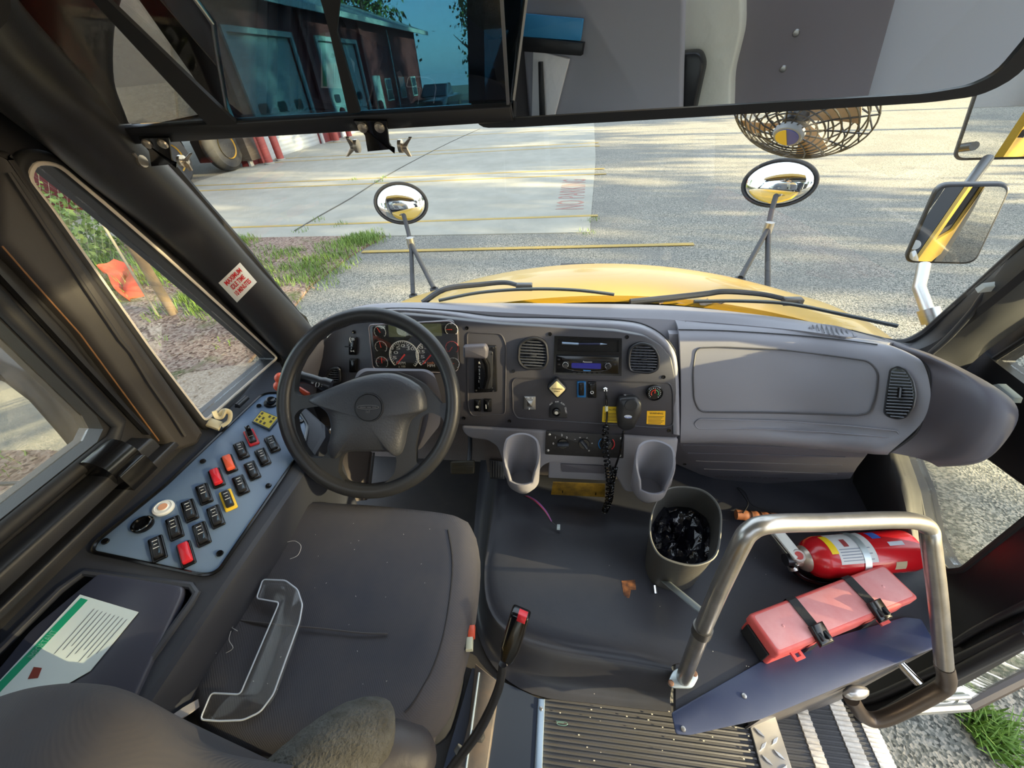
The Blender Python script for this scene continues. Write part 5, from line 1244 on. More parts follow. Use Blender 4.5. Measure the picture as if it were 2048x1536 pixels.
# right vent with vertical capsule shape
vo_ = rnd([(1781, 738), (1796, 732), (1812, 740), (1826, 762), (1831, 790), (1826, 815), (1812, 834), (1796, 838), (1778, 834), (1768, 826), (1774, 780)], 6, 3)
vc = (1800, 786); b = MB()
VO = [ons(x, y, .006) for x, y in vo_]; VI = [ons(vc[0] + (x - vc[0]) * .84, vc[1] + (y - vc[1]) * .9, .006) for x, y in vo_]
VB = [ons(x, y, -.002) for x, y in vo_]
r1_, r2_, r3_ = [b.v(p) for p in VB], [b.v(p) for p in VO], [b.v(p) for p in VI]; b.strip(r1_, r2_); b.strip(r2_, r3_); b.f([b.v(p + V((0, .003, 0))) for p in VI])
rv = b.make('air_vent', gblack, ds, label='tall half-moon air vent at the right end of the dash')
b = MB(); b.tube(VO, .002, 6, closed=True); b.make('vent_rim', gcoat, rv)
for k in range(15):
    y = 745 + k * 6.3; xs = []
    for i in range(len(vo_)):
        (xa_, ya_), (xc_, yc_) = vo_[i], vo_[(i + 1) % len(vo_)]
        if (ya_ - y) * (yc_ - y) < 0: xs.append(xa_ + (xc_ - xa_) * (y - ya_) / (yc_ - ya_))
    if len(xs) > 1:
        x0, x1 = min(xs) + 3, max(xs) - 3; b = MB(); b.tube([ons(x0, y - 1, .007), ons(x1, y + 1.5, .007)], .0016, 6); b.make('slat', lip, rv)
b = MB(); b.tube([ons(1800, 775, .010), ons(1798, 795, .010)], .004, 8); b.make('thumb_tab', gblack, rv)
# speaker grille on the top pad
sg = [(1617, 655), (1640, 650), (1680, 656), (1708, 668), (1712, 675), (1690, 676), (1650, 669), (1625, 662)]
P = [PY(x, y, d) + V((0, -.0, .004)) for (x, y), d in zip(sg, (.955, .965, .945, .925, .91, .90, .925, .945))]
b = MB(); b.prism([p - V((0, 0, .006)) for p in cr(P, 4, True)], (0, 0, 1), .006, .001); sp_ = b.make('speaker_grille', dashg, ds)
for k in range(9):
    t_ = (k + .8) / 9.6; a_ = P[0].lerp(P[4], t_); u_ = V((.25, .9, 0)).normalized(); hw = .028 * math.sin(PI * t_) + .002
    b = MB(); b.tube([a_ - u_ * hw * .9 + V((0, 0, .001)), a_ + u_ * hw * .9 + V((0, 0, .001))], .0013, 5); b.make('grille_slot', mat('grille_line', (84, 84, 88), .6), sp_)
# bulging end piece at the right
S = [(1703, 661, 1.06), (1796, 700, .97), (1845, 725, .935), (1859, 759, .915), (1848, 818, .915), (1831, 866, .93), (1779, 905, .965)]
M1 = [(1740, 668, 1.04), (1840, 706, .93), (1905, 745, .875), (1925, 790, .85), (1915, 850, .86), (1890, 890, .89), (1830, 915, .945)]
M2 = [(1765, 674, 1.03), (1865, 712, .92), (1960, 765, .835), (1990, 810, .805), (1975, 870, .82), (1930, 915, .86), (1860, 925, .925)]
Ed = [(1789, 683, 1.03), (1880, 716, .94), (1990, 773, .85), (2036, 820, .81), (2014, 878, .825), (1960, 925, .86), (1876, 934, .93)]
Ee = [(1800, 690, 1.12), (1880, 724, 1.05), (1985, 782, .96), (2022, 824, .92), (2000, 878, .93), (1950, 920, .96), (1870, 930, 1.02)]
b = MB(); b.grid([[PD(*q) for q in r] for r in (S, M1, M2, Ed, Ee)], None, 6); b.make('end_cap', mat('end_cap_plastic', (94, 92, 100), .5, bump=(400, .1, .0006)), ds)
b = MB(); b.tube(cr([PD(x, y, d - .003) for x, y, d in S], 6), .003, 6); b.make('seam', dblack, ds)
# lower cover with ribs and lettering
K = [PY(x, y, d) for x, y, d in ((1358, 884, .83), (1540, 885, .83), (1745, 900, .80), (1720, 935, .84), (1704, 958, .87), (1560, 966, .90), (1470, 972, .905), (1400, 950, .89), (1350, 925, .87))]
plK = Pl(K[0], V((0, -.6, -.1)).cross(V((1, 0, 0))) if False else (K[2] - K[0]).cross(K[5] - K[0]), (1, 0, 0))
if plK.n.y > 0: plK = Pl(K[0], -plK.n, (1, 0, 0))
KP = plK.poly([(1352, 882), (1365, 878), (1540, 884), (1745, 898), (1716, 935), (1702, 958), (1560, 966), (1474, 972), (1400, 950), (1350, 928)], 0, .006)
b = MB(); b.prism([p - plK.n * .02 for p in KP], plK.n, .02, .004); ku = b.make('lower_cover', dashd, ds, label='dark cover under the glove section with moulded ribs')
for i, (x0, x1) in enumerate(((1366, 1698), (1376, 1690), (1392, 1684), (1408, 1674))):
    b = MB(); b.tube([plK.at(x0, 890 + i * 16, .001), plK.at((x0 + x1) / 2, 893 + i * 16.5, .001), plK.at(x1, 897 + i * 17, .001)], .0018, 6); b.make('rib', dashd, ku)
text('lettering', 'CAB AIR FILTER ACCESS', plK, (1430, 954), (1575, 958), mat('embossed', (66, 62, 66), .6), ku, .0006, tall=.010)
for x, y in ((1369, 928), (1464, 966)):
    b = MB(); b.lathe([(.006, 0), (.006, .002), (.003, .0005), (0, .0005)], plK.at(x, y, 0), plK.n, 12); b.make('screw', gblack, ku)
# left corner filler of the dash
b = MB(); b.grid([[PY(575, 725, .78), PY(600, 690, .84), PY(640, 660, .90)], [PY(585, 770, .76), PY(615, 730, .82), PY(645, 690, .87)], [PY(590, 830, .74), PY(618, 790, .80), PY(640, 760, .85)]], V((0, .02, -.02)), 3); b.make('left_corner', dashd, ds)
# ================= STEERING =================
Cw = PD(738, 806, .85); nW = (-CF).normalized()
plW = Pl(Cw, nW, CR)
sc_ = thing('steering_column', 'grey steering column shroud with turn signal stalk behind the wheel', 'steering column', Cw + CF * .1)
b = MB()
ring = lambda pts, h: plW.poly(pts, h, .01, 3)
b.loft([ring([(672, 850), (716, 752), (730, 742), (850, 742), (872, 756), (884, 800), (880, 850), (840, 900), (720, 900)], -.045), ring([(680, 850), (714, 744), (728, 736), (852, 738), (868, 746), (878, 790), (872, 850), (830, 890), (722, 890)], -.09), ring([(690, 850), (712, 760), (730, 752), (850, 752), (866, 762), (872, 800), (860, 850), (820, 880), (730, 880)], -.2)])
b.make('shroud', dashd, sc_)
b = MB(); b.tube(cr([plW.at(x, y, h) for x, y, h in ((662, 772, -.06), (640, 765, -.055), (615, 757, -.05), (592, 753, -.045))], 4), [.016, .013, .013, .015], 14); stk = b.make('turn_signal_stalk', gcoat, sc_)
text('symbol', '= ( ) :', Pl(plW.at(625, 770, -.03), nW, CR), (621, 771), (643, 776), wink, stk, .0)
b = MB(); b.prism(plW.poly([(588, 768), (598, 772), (620, 785), (621, 798), (606, 790), (588, 775)], -.06, .002), nW, .012, .003); hz = b.make('hazard_tab', orange, sc_)
b = MB(); b.ball(plW.at(561, 756, -.055), .013); b.ball(plW.at(559, 772, -.055), .013); b.tube([plW.at(561, 764, -.055), plW.at(585, 766, -.055)], .006, 8); b.make('hazard_knob', orange, sc_)
sw_ = thing('steering_wheel', 'black four-spoke steering wheel with grained leather-look hub', 'steering wheel', Cw)
Rr = .203; N = 72
uW, vW = plW.u, plW.v
E1 = (plW.at(907, 806) - plW.at(570, 806)); E2 = (plW.at(738, 629) - plW.at(738, 982)); ra_, rb_ = E1.length / 2, E2.length / 2
cc = (plW.at(907, 806) + plW.at(570, 806)) / 2; cc = (cc + (plW.at(738, 629) + plW.at(738, 982)) / 2) / 2
b = MB(); b.tube([cc + uW * math.cos(2 * PI * k / N) * ra_ + vW * math.sin(2 * PI * k / N) * rb_ for k in range(N)], .0165, 16, closed=True); b.make('rim', rimm, sw_)
outer = [cc + uW * math.cos(2 * PI * k / N) * ra_ + vW * math.sin(2 * PI * k / N) * rb_ + nW * .006 for k in range(N)]
hl = lambda pts, r=.006: plW.poly(pts, .006, r, 3)
HOLES = [
 hl([(588, 832), (600, 818), (640, 812), (655, 815), (663, 832), (666, 850), (663, 885), (655, 905), (644, 916), (622, 916), (606, 895), (592, 860)], .008),
 hl([(842, 834), (862, 824), (884, 834), (890, 852), (886, 872), (872, 896), (852, 920), (840, 930), (832, 925), (831, 890)], .008),
 hl([(684, 908), (708, 900), (784, 902), (794, 918), (789, 947), (771, 966), (735, 972), (692, 966), (676, 945), (678, 922)], .008),
 hl([(588, 783), (592, 745), (606, 715), (630, 682), (660, 660), (700, 645), (738, 641), (776, 645), (816, 660), (846, 682), (868, 710), (882, 740), (891, 775), (893, 806), (884, 808), (868, 790), (848, 768), (820, 752), (795, 744), (774, 742), (740, 746), (712, 755), (680, 768), (650, 782), (620, 790), (596, 792)], .006)]
b = MB(); b.plate(outer, HOLES, nW, .02); b.make('spokes', rimm, sw_)
pad = [(618, 800), (640, 787), (664, 776), (712, 757), (745, 748), (774, 745), (796, 747), (822, 757), (848, 774), (856, 800), (856, 820), (842, 826), (825, 838), (818, 858), (812, 890), (806, 905), (796, 912), (784, 902), (708, 901), (684, 906), (676, 918), (664, 910), (660, 895), (668, 870), (668, 845), (662, 825), (648, 812)]
P0_ = plW.poly(pad, .0, .012, 4); cpd = sum(P0_, V()) / len(P0_)
b = MB(); rings = []
for s, h in ((1.0, .002), (.99, .014), (.955, .023), (.88, .030), (.7, .036), (.4, .039), (.1, .040)): rings.append([cpd + (p - cpd) * s + nW * h for p in P0_])
b.loft(rings); b.make('hub_pad', leather, sw_, sharp=60)
hc = plW.at(738, 815, .040); b = MB(); b.lathe([(.031, -.002), (.030, .0035), (.0285, .0035), (.0275, .001), (.0272, .0045), (0, .0052)], hc, nW, 36); bdg = b.make('hub_badge', gcoat, sw_)
b = MB(); e = [hc + nW * .006 + uW * math.cos(a) * .0225 + vW * (math.sin(a) * .0042 + .001) for a in [2 * PI * i / 28 for i in range(28)]]; b.tube(e, .0007, 5, closed=True)
b.tube([hc + nW * .006 + uW * x + vW * .0006 for x in (-.016, -.005)], .0012, 5); b.tube([hc + nW * .006 + uW * x + vW * .0006 for x in (-.002, .006)], .0012, 5); b.tube([hc + nW * .006 + uW * x + vW * .0006 for x in (.009, .017)], .0012, 5); b.make('emblem', mat('emblem_grey', (96, 96, 98), .3), bdg)
text3('lettering', 'lcf', hc + nW * .0056 - uW * .004 - vW * .011, hc + nW * .0056 + uW * .004 - vW * .011, nW, mat('emblem_grey', (96, 96, 98), .3), bdg)
# pedals
pd_ = thing('brake_pedal', 'rubber-faced brake pedal in the dark footwell', 'pedal', PY(925, 932, .80))
b = MB(); pl = Pl(PY(925, 932, .80), V((0, -.8, .6)), (1, 0, 0)); b.prism(pl.poly([(902, 922), (950, 920), (950, 946), (903, 947)], 0, .006), pl.n, .012, .004); b.make('pad', mat('pedal_rubber', (66, 62, 50), .5), pd_)
for i in range(4): b = MB(); b.tube([pl.at(905, 926 + i * 5.5, .013), pl.at(947, 925 + i * 5.5, .013)], .0015, 6); b.make('tread', mat('pedal_rubber', (66, 62, 50), .5), pd_)
b = MB(); b.tube([pl.at(938, 924, -.004), PY(940, 900, .86), PY(940, 860, .95)], .008, 8); b.make('arm', gcoat, pd_)
ac = thing('accelerator_pedal', 'ribbed accelerator pedal right of the brake pedal', 'pedal', PY(992, 940, .84))
b = MB(); pl = Pl(PY(992, 938, .84), V((0, -.8, .6)), (1, 0, 0)); b.prism(pl.poly([(979, 918), (1008, 922), (1010, 958), (980, 956)], 0, .004), pl.n, .008, .002); b.make('pad', gcoat, ac)
for i in range(6): b = MB(); b.tube([pl.at(982 + i * 5, 922, .009), pl.at(982 + i * 5, 954, .009)], .0013, 6); b.make('tread', gcoat, ac)
# footwell side panel left
b = MB(); b.plate([PX(x, y, -.70) for x, y in ((560, 960), (640, 850), (745, 905), (735, 1000), (640, 1010), (540, 1020))], [], (1, 0, 0), .02); b.make('trim_8', mat('kick_panel', (56, 52, 52), .7), None, kind='structure')
b = MB(); b.tube([PX(748, 905, -.68), PX(738, 990, -.68)], .004, 8); b.make('trim_9', gcoat, None, kind='structure')

# ================= LEFT SWITCH CONSOLE =================
nK = V((.235, 0, .972)).normalized(); K0 = V((-.80, .3, .562))
plC = Pl(K0, nK, (1, 0, 0))
def PK(px, py, h=0): return plC.at(px, py, h)
zk = lambda x: K0.z - (x - K0.x) * nK.x / nK.z
co = thing('switch_console', 'slate grey side console full of rocker switches under the driver window', 'console', (-.65, .4, 0))
pan = [(184, 1104), (192, 1084), (330, 972), (520, 792), (536, 786), (566, 786), (590, 810), (616, 850), (608, 892), (440, 1138), (424, 1148), (404, 1150)]
shell = [(130, 1122), (160, 1085), (300, 965), (400, 870), (540, 740), (565, 745), (585, 775), (610, 800), (640, 850), (628, 892), (470, 1130), (440, 1165), (400, 1160)]
def KP(x, y, h=0): return V((x, y, zk(x))) + nK * h
SH = [(-.80, -.3), (-.80, .80), (-.775, .795), (-.70, .70), (-.64, .655), (-.575, .615), (-.557, .58), (-.552, .45), (-.557, .24), (-.562, -.3)]
def shellring(off, h, drop=0): return [KP(x + (off if k > 2 else 0), y, h) - V((0, 0, drop)) for k, (x, y) in enumerate(SH)]
TX = [KP(-.775, -.22, -.006), KP(-.775, .10, -.006), KP(-.772, .185, -.006), KP(-.762, .214, -.006), KP(-.60, .224, -.006), KP(-.585, .215, -.006), KP(-.583, .20, -.006), KP(-.588, -.22, -.006)]
trayhole = TX
T1 = shellring(0, -.006)
b = MB(); b.plate(T1, [trayhole], nK, .004)
rg = [shellring(.0, -.006), shellring(.008, -.009), shellring(.014, -.022), shellring(.012, -.03, .10), shellring(-.02, -.03, .40)]
R_ = [[b.v(p) for p in r] for r in rg]
for i in range(len(R_) - 1): b.strip(R_[i], R_[i + 1])
b.make('console_shell', contrim, co)
b = MB(); b.prism([p - nK * .005 for p in plC.poly(pan, 0, .012)], nK, .004, .0012); cpn = b.make('switch_panel', conpan, co)
b = MB(); b.tube(plC.poly(pan, 0, .014), .0032, 6, closed=True); b.make('panel_edge', gblack, co)
b = MB(); TH = trayhole; TB = [p - nK * .05 for p in TH]; r1_, r2_ = [b.v(p) for p in TH], [b.v(p) for p in TB]; b.strip(r1_, r2_); b.f(r2_); b.make('tray', dblack, co)
b = MB(); b.tube([p + nK * .002 for p in TH], .006, 8, closed=True); b.make('tray_rim', contrim, co)
for x, y in ((211, 1083), (406, 923), (537, 972), (440, 1107), (518, 812), (602, 843)):
    b = MB(); b.lathe([(.0058, 0), (.005, .003), (.002, .0035), (0, .003)], PK(x, y), nK, 12); b.make('screw', gblack, co)
# switch prototypes: axes in the panel
ul = (PK(324, 1119) - PK(314, 1078)).normalized(); us = V(nK).cross(ul) * -1
ul = -ul
us = ul.cross(nK)
sw_len = (PK(326, 1120) - PK(312, 1076)).length; sw_w = (PK(332, 1090) - PK(298, 1102)).length * .9
SL, SW = sw_len * .5, sw_w * .50
def swpart(name, c, sl, sw__, h0, h1, m, par, bev=.0015, r=.003, saddle=0):
    P = [c + ul * a + us * d + nK * h0 for a, d in rnd([(-sl, -sw__), (sl, -sw__), (sl, sw__), (-sl, sw__)], r, 3)]
    b = MB(); b.prism(P, nK, h1 - h0, bev)
    if saddle:
        for v in b.bm.verts:
            if (v.co - c).dot(nK) > h0 + .002: t_ = (v.co - c).dot(ul) / sl; v.co.z += saddle * t_ * t_ * (1 if t_ > -2 else .3)
    return b.make(name, m, par)
blue_refl = mat('lens_blue_reflection', (70, 92, 110), .12)  # blue sky reflection put into the lens colour
def mkswitch(x, y, kind, lab):
    c = PK(x, y); bz = {'yellow': ysw, 'redlever': redsw}.get(kind, gblack)
    s = swpart('rocker_switch', c, SL, SW, 0, .004, bz, co, label_fix)
    s['label'] = lab
    if kind in ('red', 'orange'): swpart('switch_cap', c, SL * .80, SW * .72, .003, .012, redsw if kind == 'red' else orange, s, .0025)
    else:
        swpart('paddle', c, SL * .80, SW * .66, .003, .007, gcoat, s, .002, saddle=.003)
        swpart('paddle_lens', c + ul * SL * .35, SL * .30, SW * .45, .007, .0092, blue_refl, s, .001)
        swpart('paddle_lens', c - ul * SL * .38, SL * .26, SW * .45, .007, .0092, blue_refl, s, .001)
        for k in range(3):
            w_ = (.45, .3, .5)[k] * SW; b = MB(); b.box(c + ul * SL * (.5 - .3 * k) + nK * .0096, .0011, w_ * 1.6, .0004, (ul, us, nK)); b.make('symbol', wink, s)
    if kind == 'redlever':
        b = MB(); b.box(c + nK * .018 + ul * .004, .012, SW * .9, .030, (ul, us, nK), .002); b.make('guard_lever', gblack, s)
    return s
label_fix = .0015
SWS = [(316, 1098, 'b', 'black rocker switch at the near left corner of the panel'), (350, 1057, 'b', 'black rocker switch, second up the left row'), (380, 1022, 'b', 'black rocker switch, third up the left row'), (409, 989, 'b', 'black rocker switch just below the red cap'),
       (434, 957, 'red', 'red-capped switch beside the orange-capped one'), (459, 929, 'orange', 'orange-capped switch'), (483, 902, 'b', 'black rocker switch below the red guarded switch'), (503, 876, 'redlever', 'red-framed switch with a raised black guard lever'),
       (373, 1109, 'red', 'red-capped switch nearest the seat'), (404, 1069, 'b', 'black rocker switch above the near red cap'), (432, 1034, 'b', 'black rocker switch below the yellow-framed one'), (457, 1001, 'yellow', 'yellow-framed rocker switch'),
       (482, 971, 'b', 'black rocker switch above the yellow-framed one'), (505, 942, 'b', 'black rocker switch, third from the far end of the right row'), (526, 915, 'b', 'black rocker switch, second from the far end of the right row'), (545, 889, 'b', 'black rocker switch at the far end of the right row')]
for q in SWS: mkswitch(*q)
b = MB(); c = PK(328, 1017); b.lathe([(.0165, 0), (.0165, .004), (.013, .006), (.0125, .005), (.0085, .005), (.0075, .0065), (0, .0065)], c, nK, 32); bz = b.make('buzzer', white, co, label='round white warning buzzer')
b = MB(); b.lathe([(.0082, .0052), (.007, .007), (0, .007)], c, nK, 24); b.make('buzzer_centre', mat('salmon_plastic', (224, 164, 130), .5), bz)
b = MB(); c = PK(286, 1050); b.lathe([(.0165, 0), (.0165, .004), (.013, .005), (.012, .001), (0, .001)], c, nK, 28); ps = b.make('power_socket', gblack, co)
b = MB(); b.tube([c + V((math.cos(a) * .0145, math.sin(a) * .0145, .005)) for a in [2 * PI * i / 28 for i in range(28)]], .0011, 6, closed=True); b.make('socket_ring', chrome, ps)
b = MB(); b.prism([PK(x, y, .002) for x, y in ((297, 1040), (306, 1034), (309, 1038), (299, 1045))], nK, .003, .001); b.make('cap_tab', gblack, ps)
c = PK(543, 806); b = MB(); b.lathe([(.017, 0), (.016, .004), (.011, .005), (.010, .013), (.007, .0145), (0, .0145)], c, nK, 28); b.make('mirror_control_knob', gblack, co)
P = [PK(x, y, .0005) for x, y in ((504, 845), (523, 822), (560, 837), (540, 862))]
b = MB(); b.prism(P, nK, .004, .001); dg = b.make('diagram_plate', mat('blue_grey_plate', (72, 84, 96), .4), co)
b = MB(); Q = [sum(P, V()) / 4 + (p - sum(P, V()) / 4) * .86 + nK * .0042 for p in P]; b.prism(Q, nK, .0006); b.make('yellow_diagram', mat('diagram_yellow', (210, 186, 60), .5), dg)
for i in range(4):
    for j in range(3):
        q = lambda a, d: Q[0] * (1 - a) * (1 - d) + Q[1] * a * (1 - d) + Q[3] * (1 - a) * d + Q[2] * a * d
        a0, d0 = .08 + j * .32, .06 + i * .24
        if (i + j) % 4 == 3: continue
        b = MB(); b.prism([q(a, d) + nK * .0006 for a, d in ((a0, d0), (a0 + .2, d0), (a0 + .2, d0 + .12), (a0, d0 + .12))], nK, .0004); b.make('diagram_mark', mat('diagram_ink', (70, 64, 40), .6), dg)
# small things lying on the ledge
pc = thing('pen_cap', 'short black pen cap lying on the ledge below the quarter window', 'pen cap', PK(485, 802, .006))  # loose pen cap, no pen body
b = MB(); b.tube([PK(475, 812, .010), PK(494, 795, .010)], [.007, .0062], 12); b.make('cap', gcoat, pc)
b = MB(); b.tube([PK(471, 814, .006), PK(478, 810, .004)], .003, 6); b.make('clip', gcoat, pc)
cl = thing('ivory_clip', 'cream plastic spring clip lying on the ledge at the foot of the door post', 'clip', PK(437, 838))
z1 = .004
b = MB(); b.prism([PK(x, y, z1) for x, y in ((412, 853), (422, 838), (446, 846), (438, 862))], nK, .006, .002); b.make('base_jaw', offw, cl)
b = MB(); b.tube(cr([PK(444, 852, z1 + .01), PK(458, 842, z1 + .016), PK(460, 826, z1 + .026), PK(448, 822, z1 + .028), PK(440, 830, z1 + .02)], 5), .006, 8, flat=nK); b.make('spring_loop', offw, cl)
b = MB(); b.tube(cr([PK(428, 822, z1 + .034), PK(434, 834, z1 + .022), PK(445, 834, z1 + .022), PK(452, 818, z1 + .036)], 5), .008, 8, flat=(0, .5, 1)); b.make('upper_jaw', offw, cl)
# clipboard / card in the tray
tb = thing('tray_lid', 'smooth dark slate lid resting in the console tray', 'lid', PK(250, 1250))
P = plC.poly([(200, 1144), (368, 1172), (366, 1190), (250, 1440), (0, 1560), (-120, 1480), (60, 1260)], 0, .010)
tilt = lambda p: p + V((0, 0, .003))
b = MB(); b.prism([p - nK * .012 for p in P], nK, .014, .004); b.make('lid_panel', mat('slate_lid', (66, 68, 82), .3), tb)
cd_ = thing('instruction_card', 'white card with a green band reading IMPORTANT lying on the tray lid', 'card', PK(150, 1280))
zc = .0045; plc2 = Pl(K0 + nK * zc, nK, (1, 0, 0))
P = [plc2.at(*q) for q in ((160, 1189), (277, 1224), (180, 1342), (-60, 1480), (-90, 1450), (0, 1360))]
b = MB(); b.prism([p - nK * .001 for p in P], nK, .001); cs = b.make('sheet', mat('card_white', (214, 228, 230), .4), cd_)
b = MB(); b.prism([plc2.at(*q) for q in ((162, 1196), (176, 1200), (10, 1374), (-80, 1470), (-90, 1440), (2, 1362))], nK, .0006); b.make('green_band', mat('card_green', (24, 158, 118), .5), cs)
text('lettering', 'IMPORTANT', plc2, (68, 1316), (116, 1262), mat('green_ink', (120, 190, 170), .5), cs, .001, tall=.009)
for k in range(9):
    x0, y0 = 196 + k * 8.2, 1206 + k * 2.6; b = MB(); f_ = .86 - (k % 3) * .1
    L0, L1 = plc2.at(x0 - 8, y0 + 12, .0004), plc2.at(x0 - 8 - 92 * f_, y0 + 12 + 104 * f_, .0004); w_ = V((.0007, .0007, 0))
    b.prism([L0 - w_, L1 - w_, L1 + w_, L0 + w_], nK, .0002); b.make('fine_print', mat('print_grey', (120, 132, 140), .6), cs)
b = MB(); b.prism([plc2.at(*q) for q in ((68, 1334), (84, 1336), (76, 1356), (56, 1358))], nK, .0006); b.make('red_picture', mat('picture_red', (130, 50, 40), .5), cs)
# ================= SEAT =================
se = thing('driver_seat', 'dark grey woven fabric driver seat', 'seat', (-.38, .15, -.1))
def hring(pts, z, r=.03, n=56):
    P = [PZ(x, y, z) for x, y in pts]
    return resamp([V((a, c, z)) for a, c in rnd([(p.x, p.y) for p in P], r, 6)], n)
def resamp(P, n):
    L = [0]
    for i in range(len(P)): L.append(L[-1] + (P[(i + 1) % len(P)] - P[i]).length)
    out = []
    for k in range(n):
        t = L[-1] * k / n; i = max(j for j in range(len(P)) if L[j] <= t); d = L[i + 1] - L[i]
        out.append(P[i].lerp(P[(i + 1) % len(P)], (t - L[i]) / d if d > 0 else 0))
    return out
cush = [(545, 1010), (600, 1003), (760, 1012), (890, 1026), (938, 1036), (953, 1070), (954, 1130), (940, 1240), (912, 1340), (885, 1420), (840, 1470), (700, 1520), (470, 1520), (390, 1470), (362, 1330), (372, 1290), (440, 1150), (500, 1045)]
base_ = hring(cush, .40, .05); cc_ = sum(base_, V()) / len(base_)
def sc(P, s, z, f=None): return [V((cc_.x + (p.x - cc_.x) * s, cc_.y + (p.y - cc_.y) * s, z + (f(p) if f else 0))) for p in P]
dish = lambda s: (lambda p: -.014 * (1 - s))
rings = [sc(base_, .86, .27), sc(base_, .97, .29), sc(base_, 1.0, .33), sc(base_, 1.0, .375), sc(base_, .985, .40), sc(base_, .95, .416), sc(base_, .88, .424), sc(base_, .75, .422), sc(base_, .55, .414), sc(base_, .3, .410), sc(base_, .05, .409)]
b = MB(); b.loft(rings); b.make('cushion', fabric, se, sharp=70)
seam = [PZ(x, y, .4235) for x, y in ((590, 1255), (640, 1256), (740, 1268), (800, 1266), (850, 1230), (885, 1150))]
seam = [PZ(x, y, .424) for x, y in ((872, 1370), (850, 1395), (815, 1418))]
b = MB(); b.tube(cr([PZ(x, y, .4165) for x, y in ((470, 1240), (560, 1250), (640, 1257), (720, 1266), (775, 1268))], 5), .0016, 5); b.make('stitching', mat('seam_thread', (84, 80, 80), .9), se)
b = MB(); b.tube(cr([PZ(x, y, .423) for x, y in ((896, 1060), (905, 1130), (893, 1240), (868, 1330), (830, 1400), (810, 1425))], 5), .0018, 5); b.make('stitching', mat('seam_thread_dark', (46, 44, 46), .9), se)
# backrest: tall rounded slab, its left bolster nearest the camera
bk_pts = lambda z: None
def brow(px, z): return [PZ(x, y, z) for x, y in px]
front = [(-260, 1460), (-80, 1390), (0, 1371), (60, 1352), (120, 1342), (180, 1341), (230, 1350), (280, 1380), (320, 1416), (360, 1448), (420, 1476), (500, 1494), (590, 1506)]
zt = [.68, .70, .71, .72, .73, .73, .73, .72, .70, .68, .66, .65, .65]
b = MB()
rowA = [PZ(x, y, z) for (x, y), z in zip(front, zt)]
def sh(P, dy, dz, s=1.0): return [V((p.x * s + (1 - s) * -.4, p.y + dy, p.z + dz)) for p in P]
b.grid([sh(rowA, -.016, -.33), sh(rowA, -.010, -.12), sh(rowA, -.006, -.03), sh(rowA, -.012, .0), sh(rowA, -.03, .008), sh(rowA, -.09, .012), sh(rowA, -.12, -.02), sh(rowA, -.13, -.3)], None, 4)
b.make('backrest', fabric, se)
# right bolster / armrest in coarse weave
arm = [PZ(500, 1600, .60), PZ(560, 1550, .60), PZ(620, 1505, .60), PZ(680, 1462, .60), PZ(740, 1440, .59), PZ(790, 1436, .58)]
arm = [PZ(x, y, z) for x, y, z in ((530, 1640, .60), (590, 1580, .60), (660, 1515, .60), (725, 1478, .59), (785, 1468, .575))]
b = MB(); b.tube(cr(arm, 6), [.038, .04, .04, .04, .04, .04, .04, .04, .039, .039, .039, .038, .038, .038, .038, .038, .038, .037, .037, .036, .035, .033, .030, .024, .012], 20); b.make('armrest', fabric2, se, sharp=80)
b = MB(); b.tube(cr([PZ(640, 1590, .57), PZ(710, 1545, .57), PZ(770, 1515, .565), PZ(825, 1518, .55), PZ(850, 1520, .53)], 5), [.034, .034, .034, .035, .035, .036, .036, .036, .036, .035, .034, .033, .032, .031, .03, .03, .028, .024, .02, .016, .008], 18); b.make('arm_cap', mat('dark_leather', (58, 54, 56), .5, bump=(120, .3, .002)), se, sharp=80)
b = MB(); b.loft([sc(base_, .8, .27), sc(base_, .72, .10), sc(base_, .68, -.11)]); b.make('pedestal', gcoat, se)
b = MB(); b.tube([PZ(830, 1425, .28), PZ(875, 1400, .22), PZ(850, 1536, .2)], .01, 6); b.make('side_plate', mat('side_plate_grey', (70, 66, 66), .6), se)
P = [PZ(x, y, .30) for x, y in ((862, 1392), (868, 1392), (835, 1545), (790, 1545))]
for (x, y, w, h, m, nm) in ((938, 1264, 8, 11, orange, 'red_lever'), (934, 1288, 7, 11, mat('pale_lever', (200, 200, 176), .5), 'pale_lever')):
    c = PZ(x + 5, y, .375); b = MB(); b.box(c, .012, .020, .012, (V((1, .15, 0)), V((-.15, 1, 0)), V((0, 0, 1))), .002); b.box(c - V((.03, 0, 0)), .05, .012, .006); b.make(nm, m, se)
bl2 = thing('seat_belt', 'grey webbing end of the seat belt tucked beside the seat cushion', 'seat belt', PZ(370, 1420, .36))
b = MB(); b.grid([[PZ(344, 1430, .45), PZ(368, 1414, .44), PZ(396, 1398, .42)], [PZ(352, 1442, .45), PZ(376, 1428, .44), PZ(398, 1412, .42)]], V((0, 0, -.003)), 3); b.make('webbing', mat('grey_webbing', (150, 144, 144), .7, wave=(200, .4, 'X', .001)), bl2)
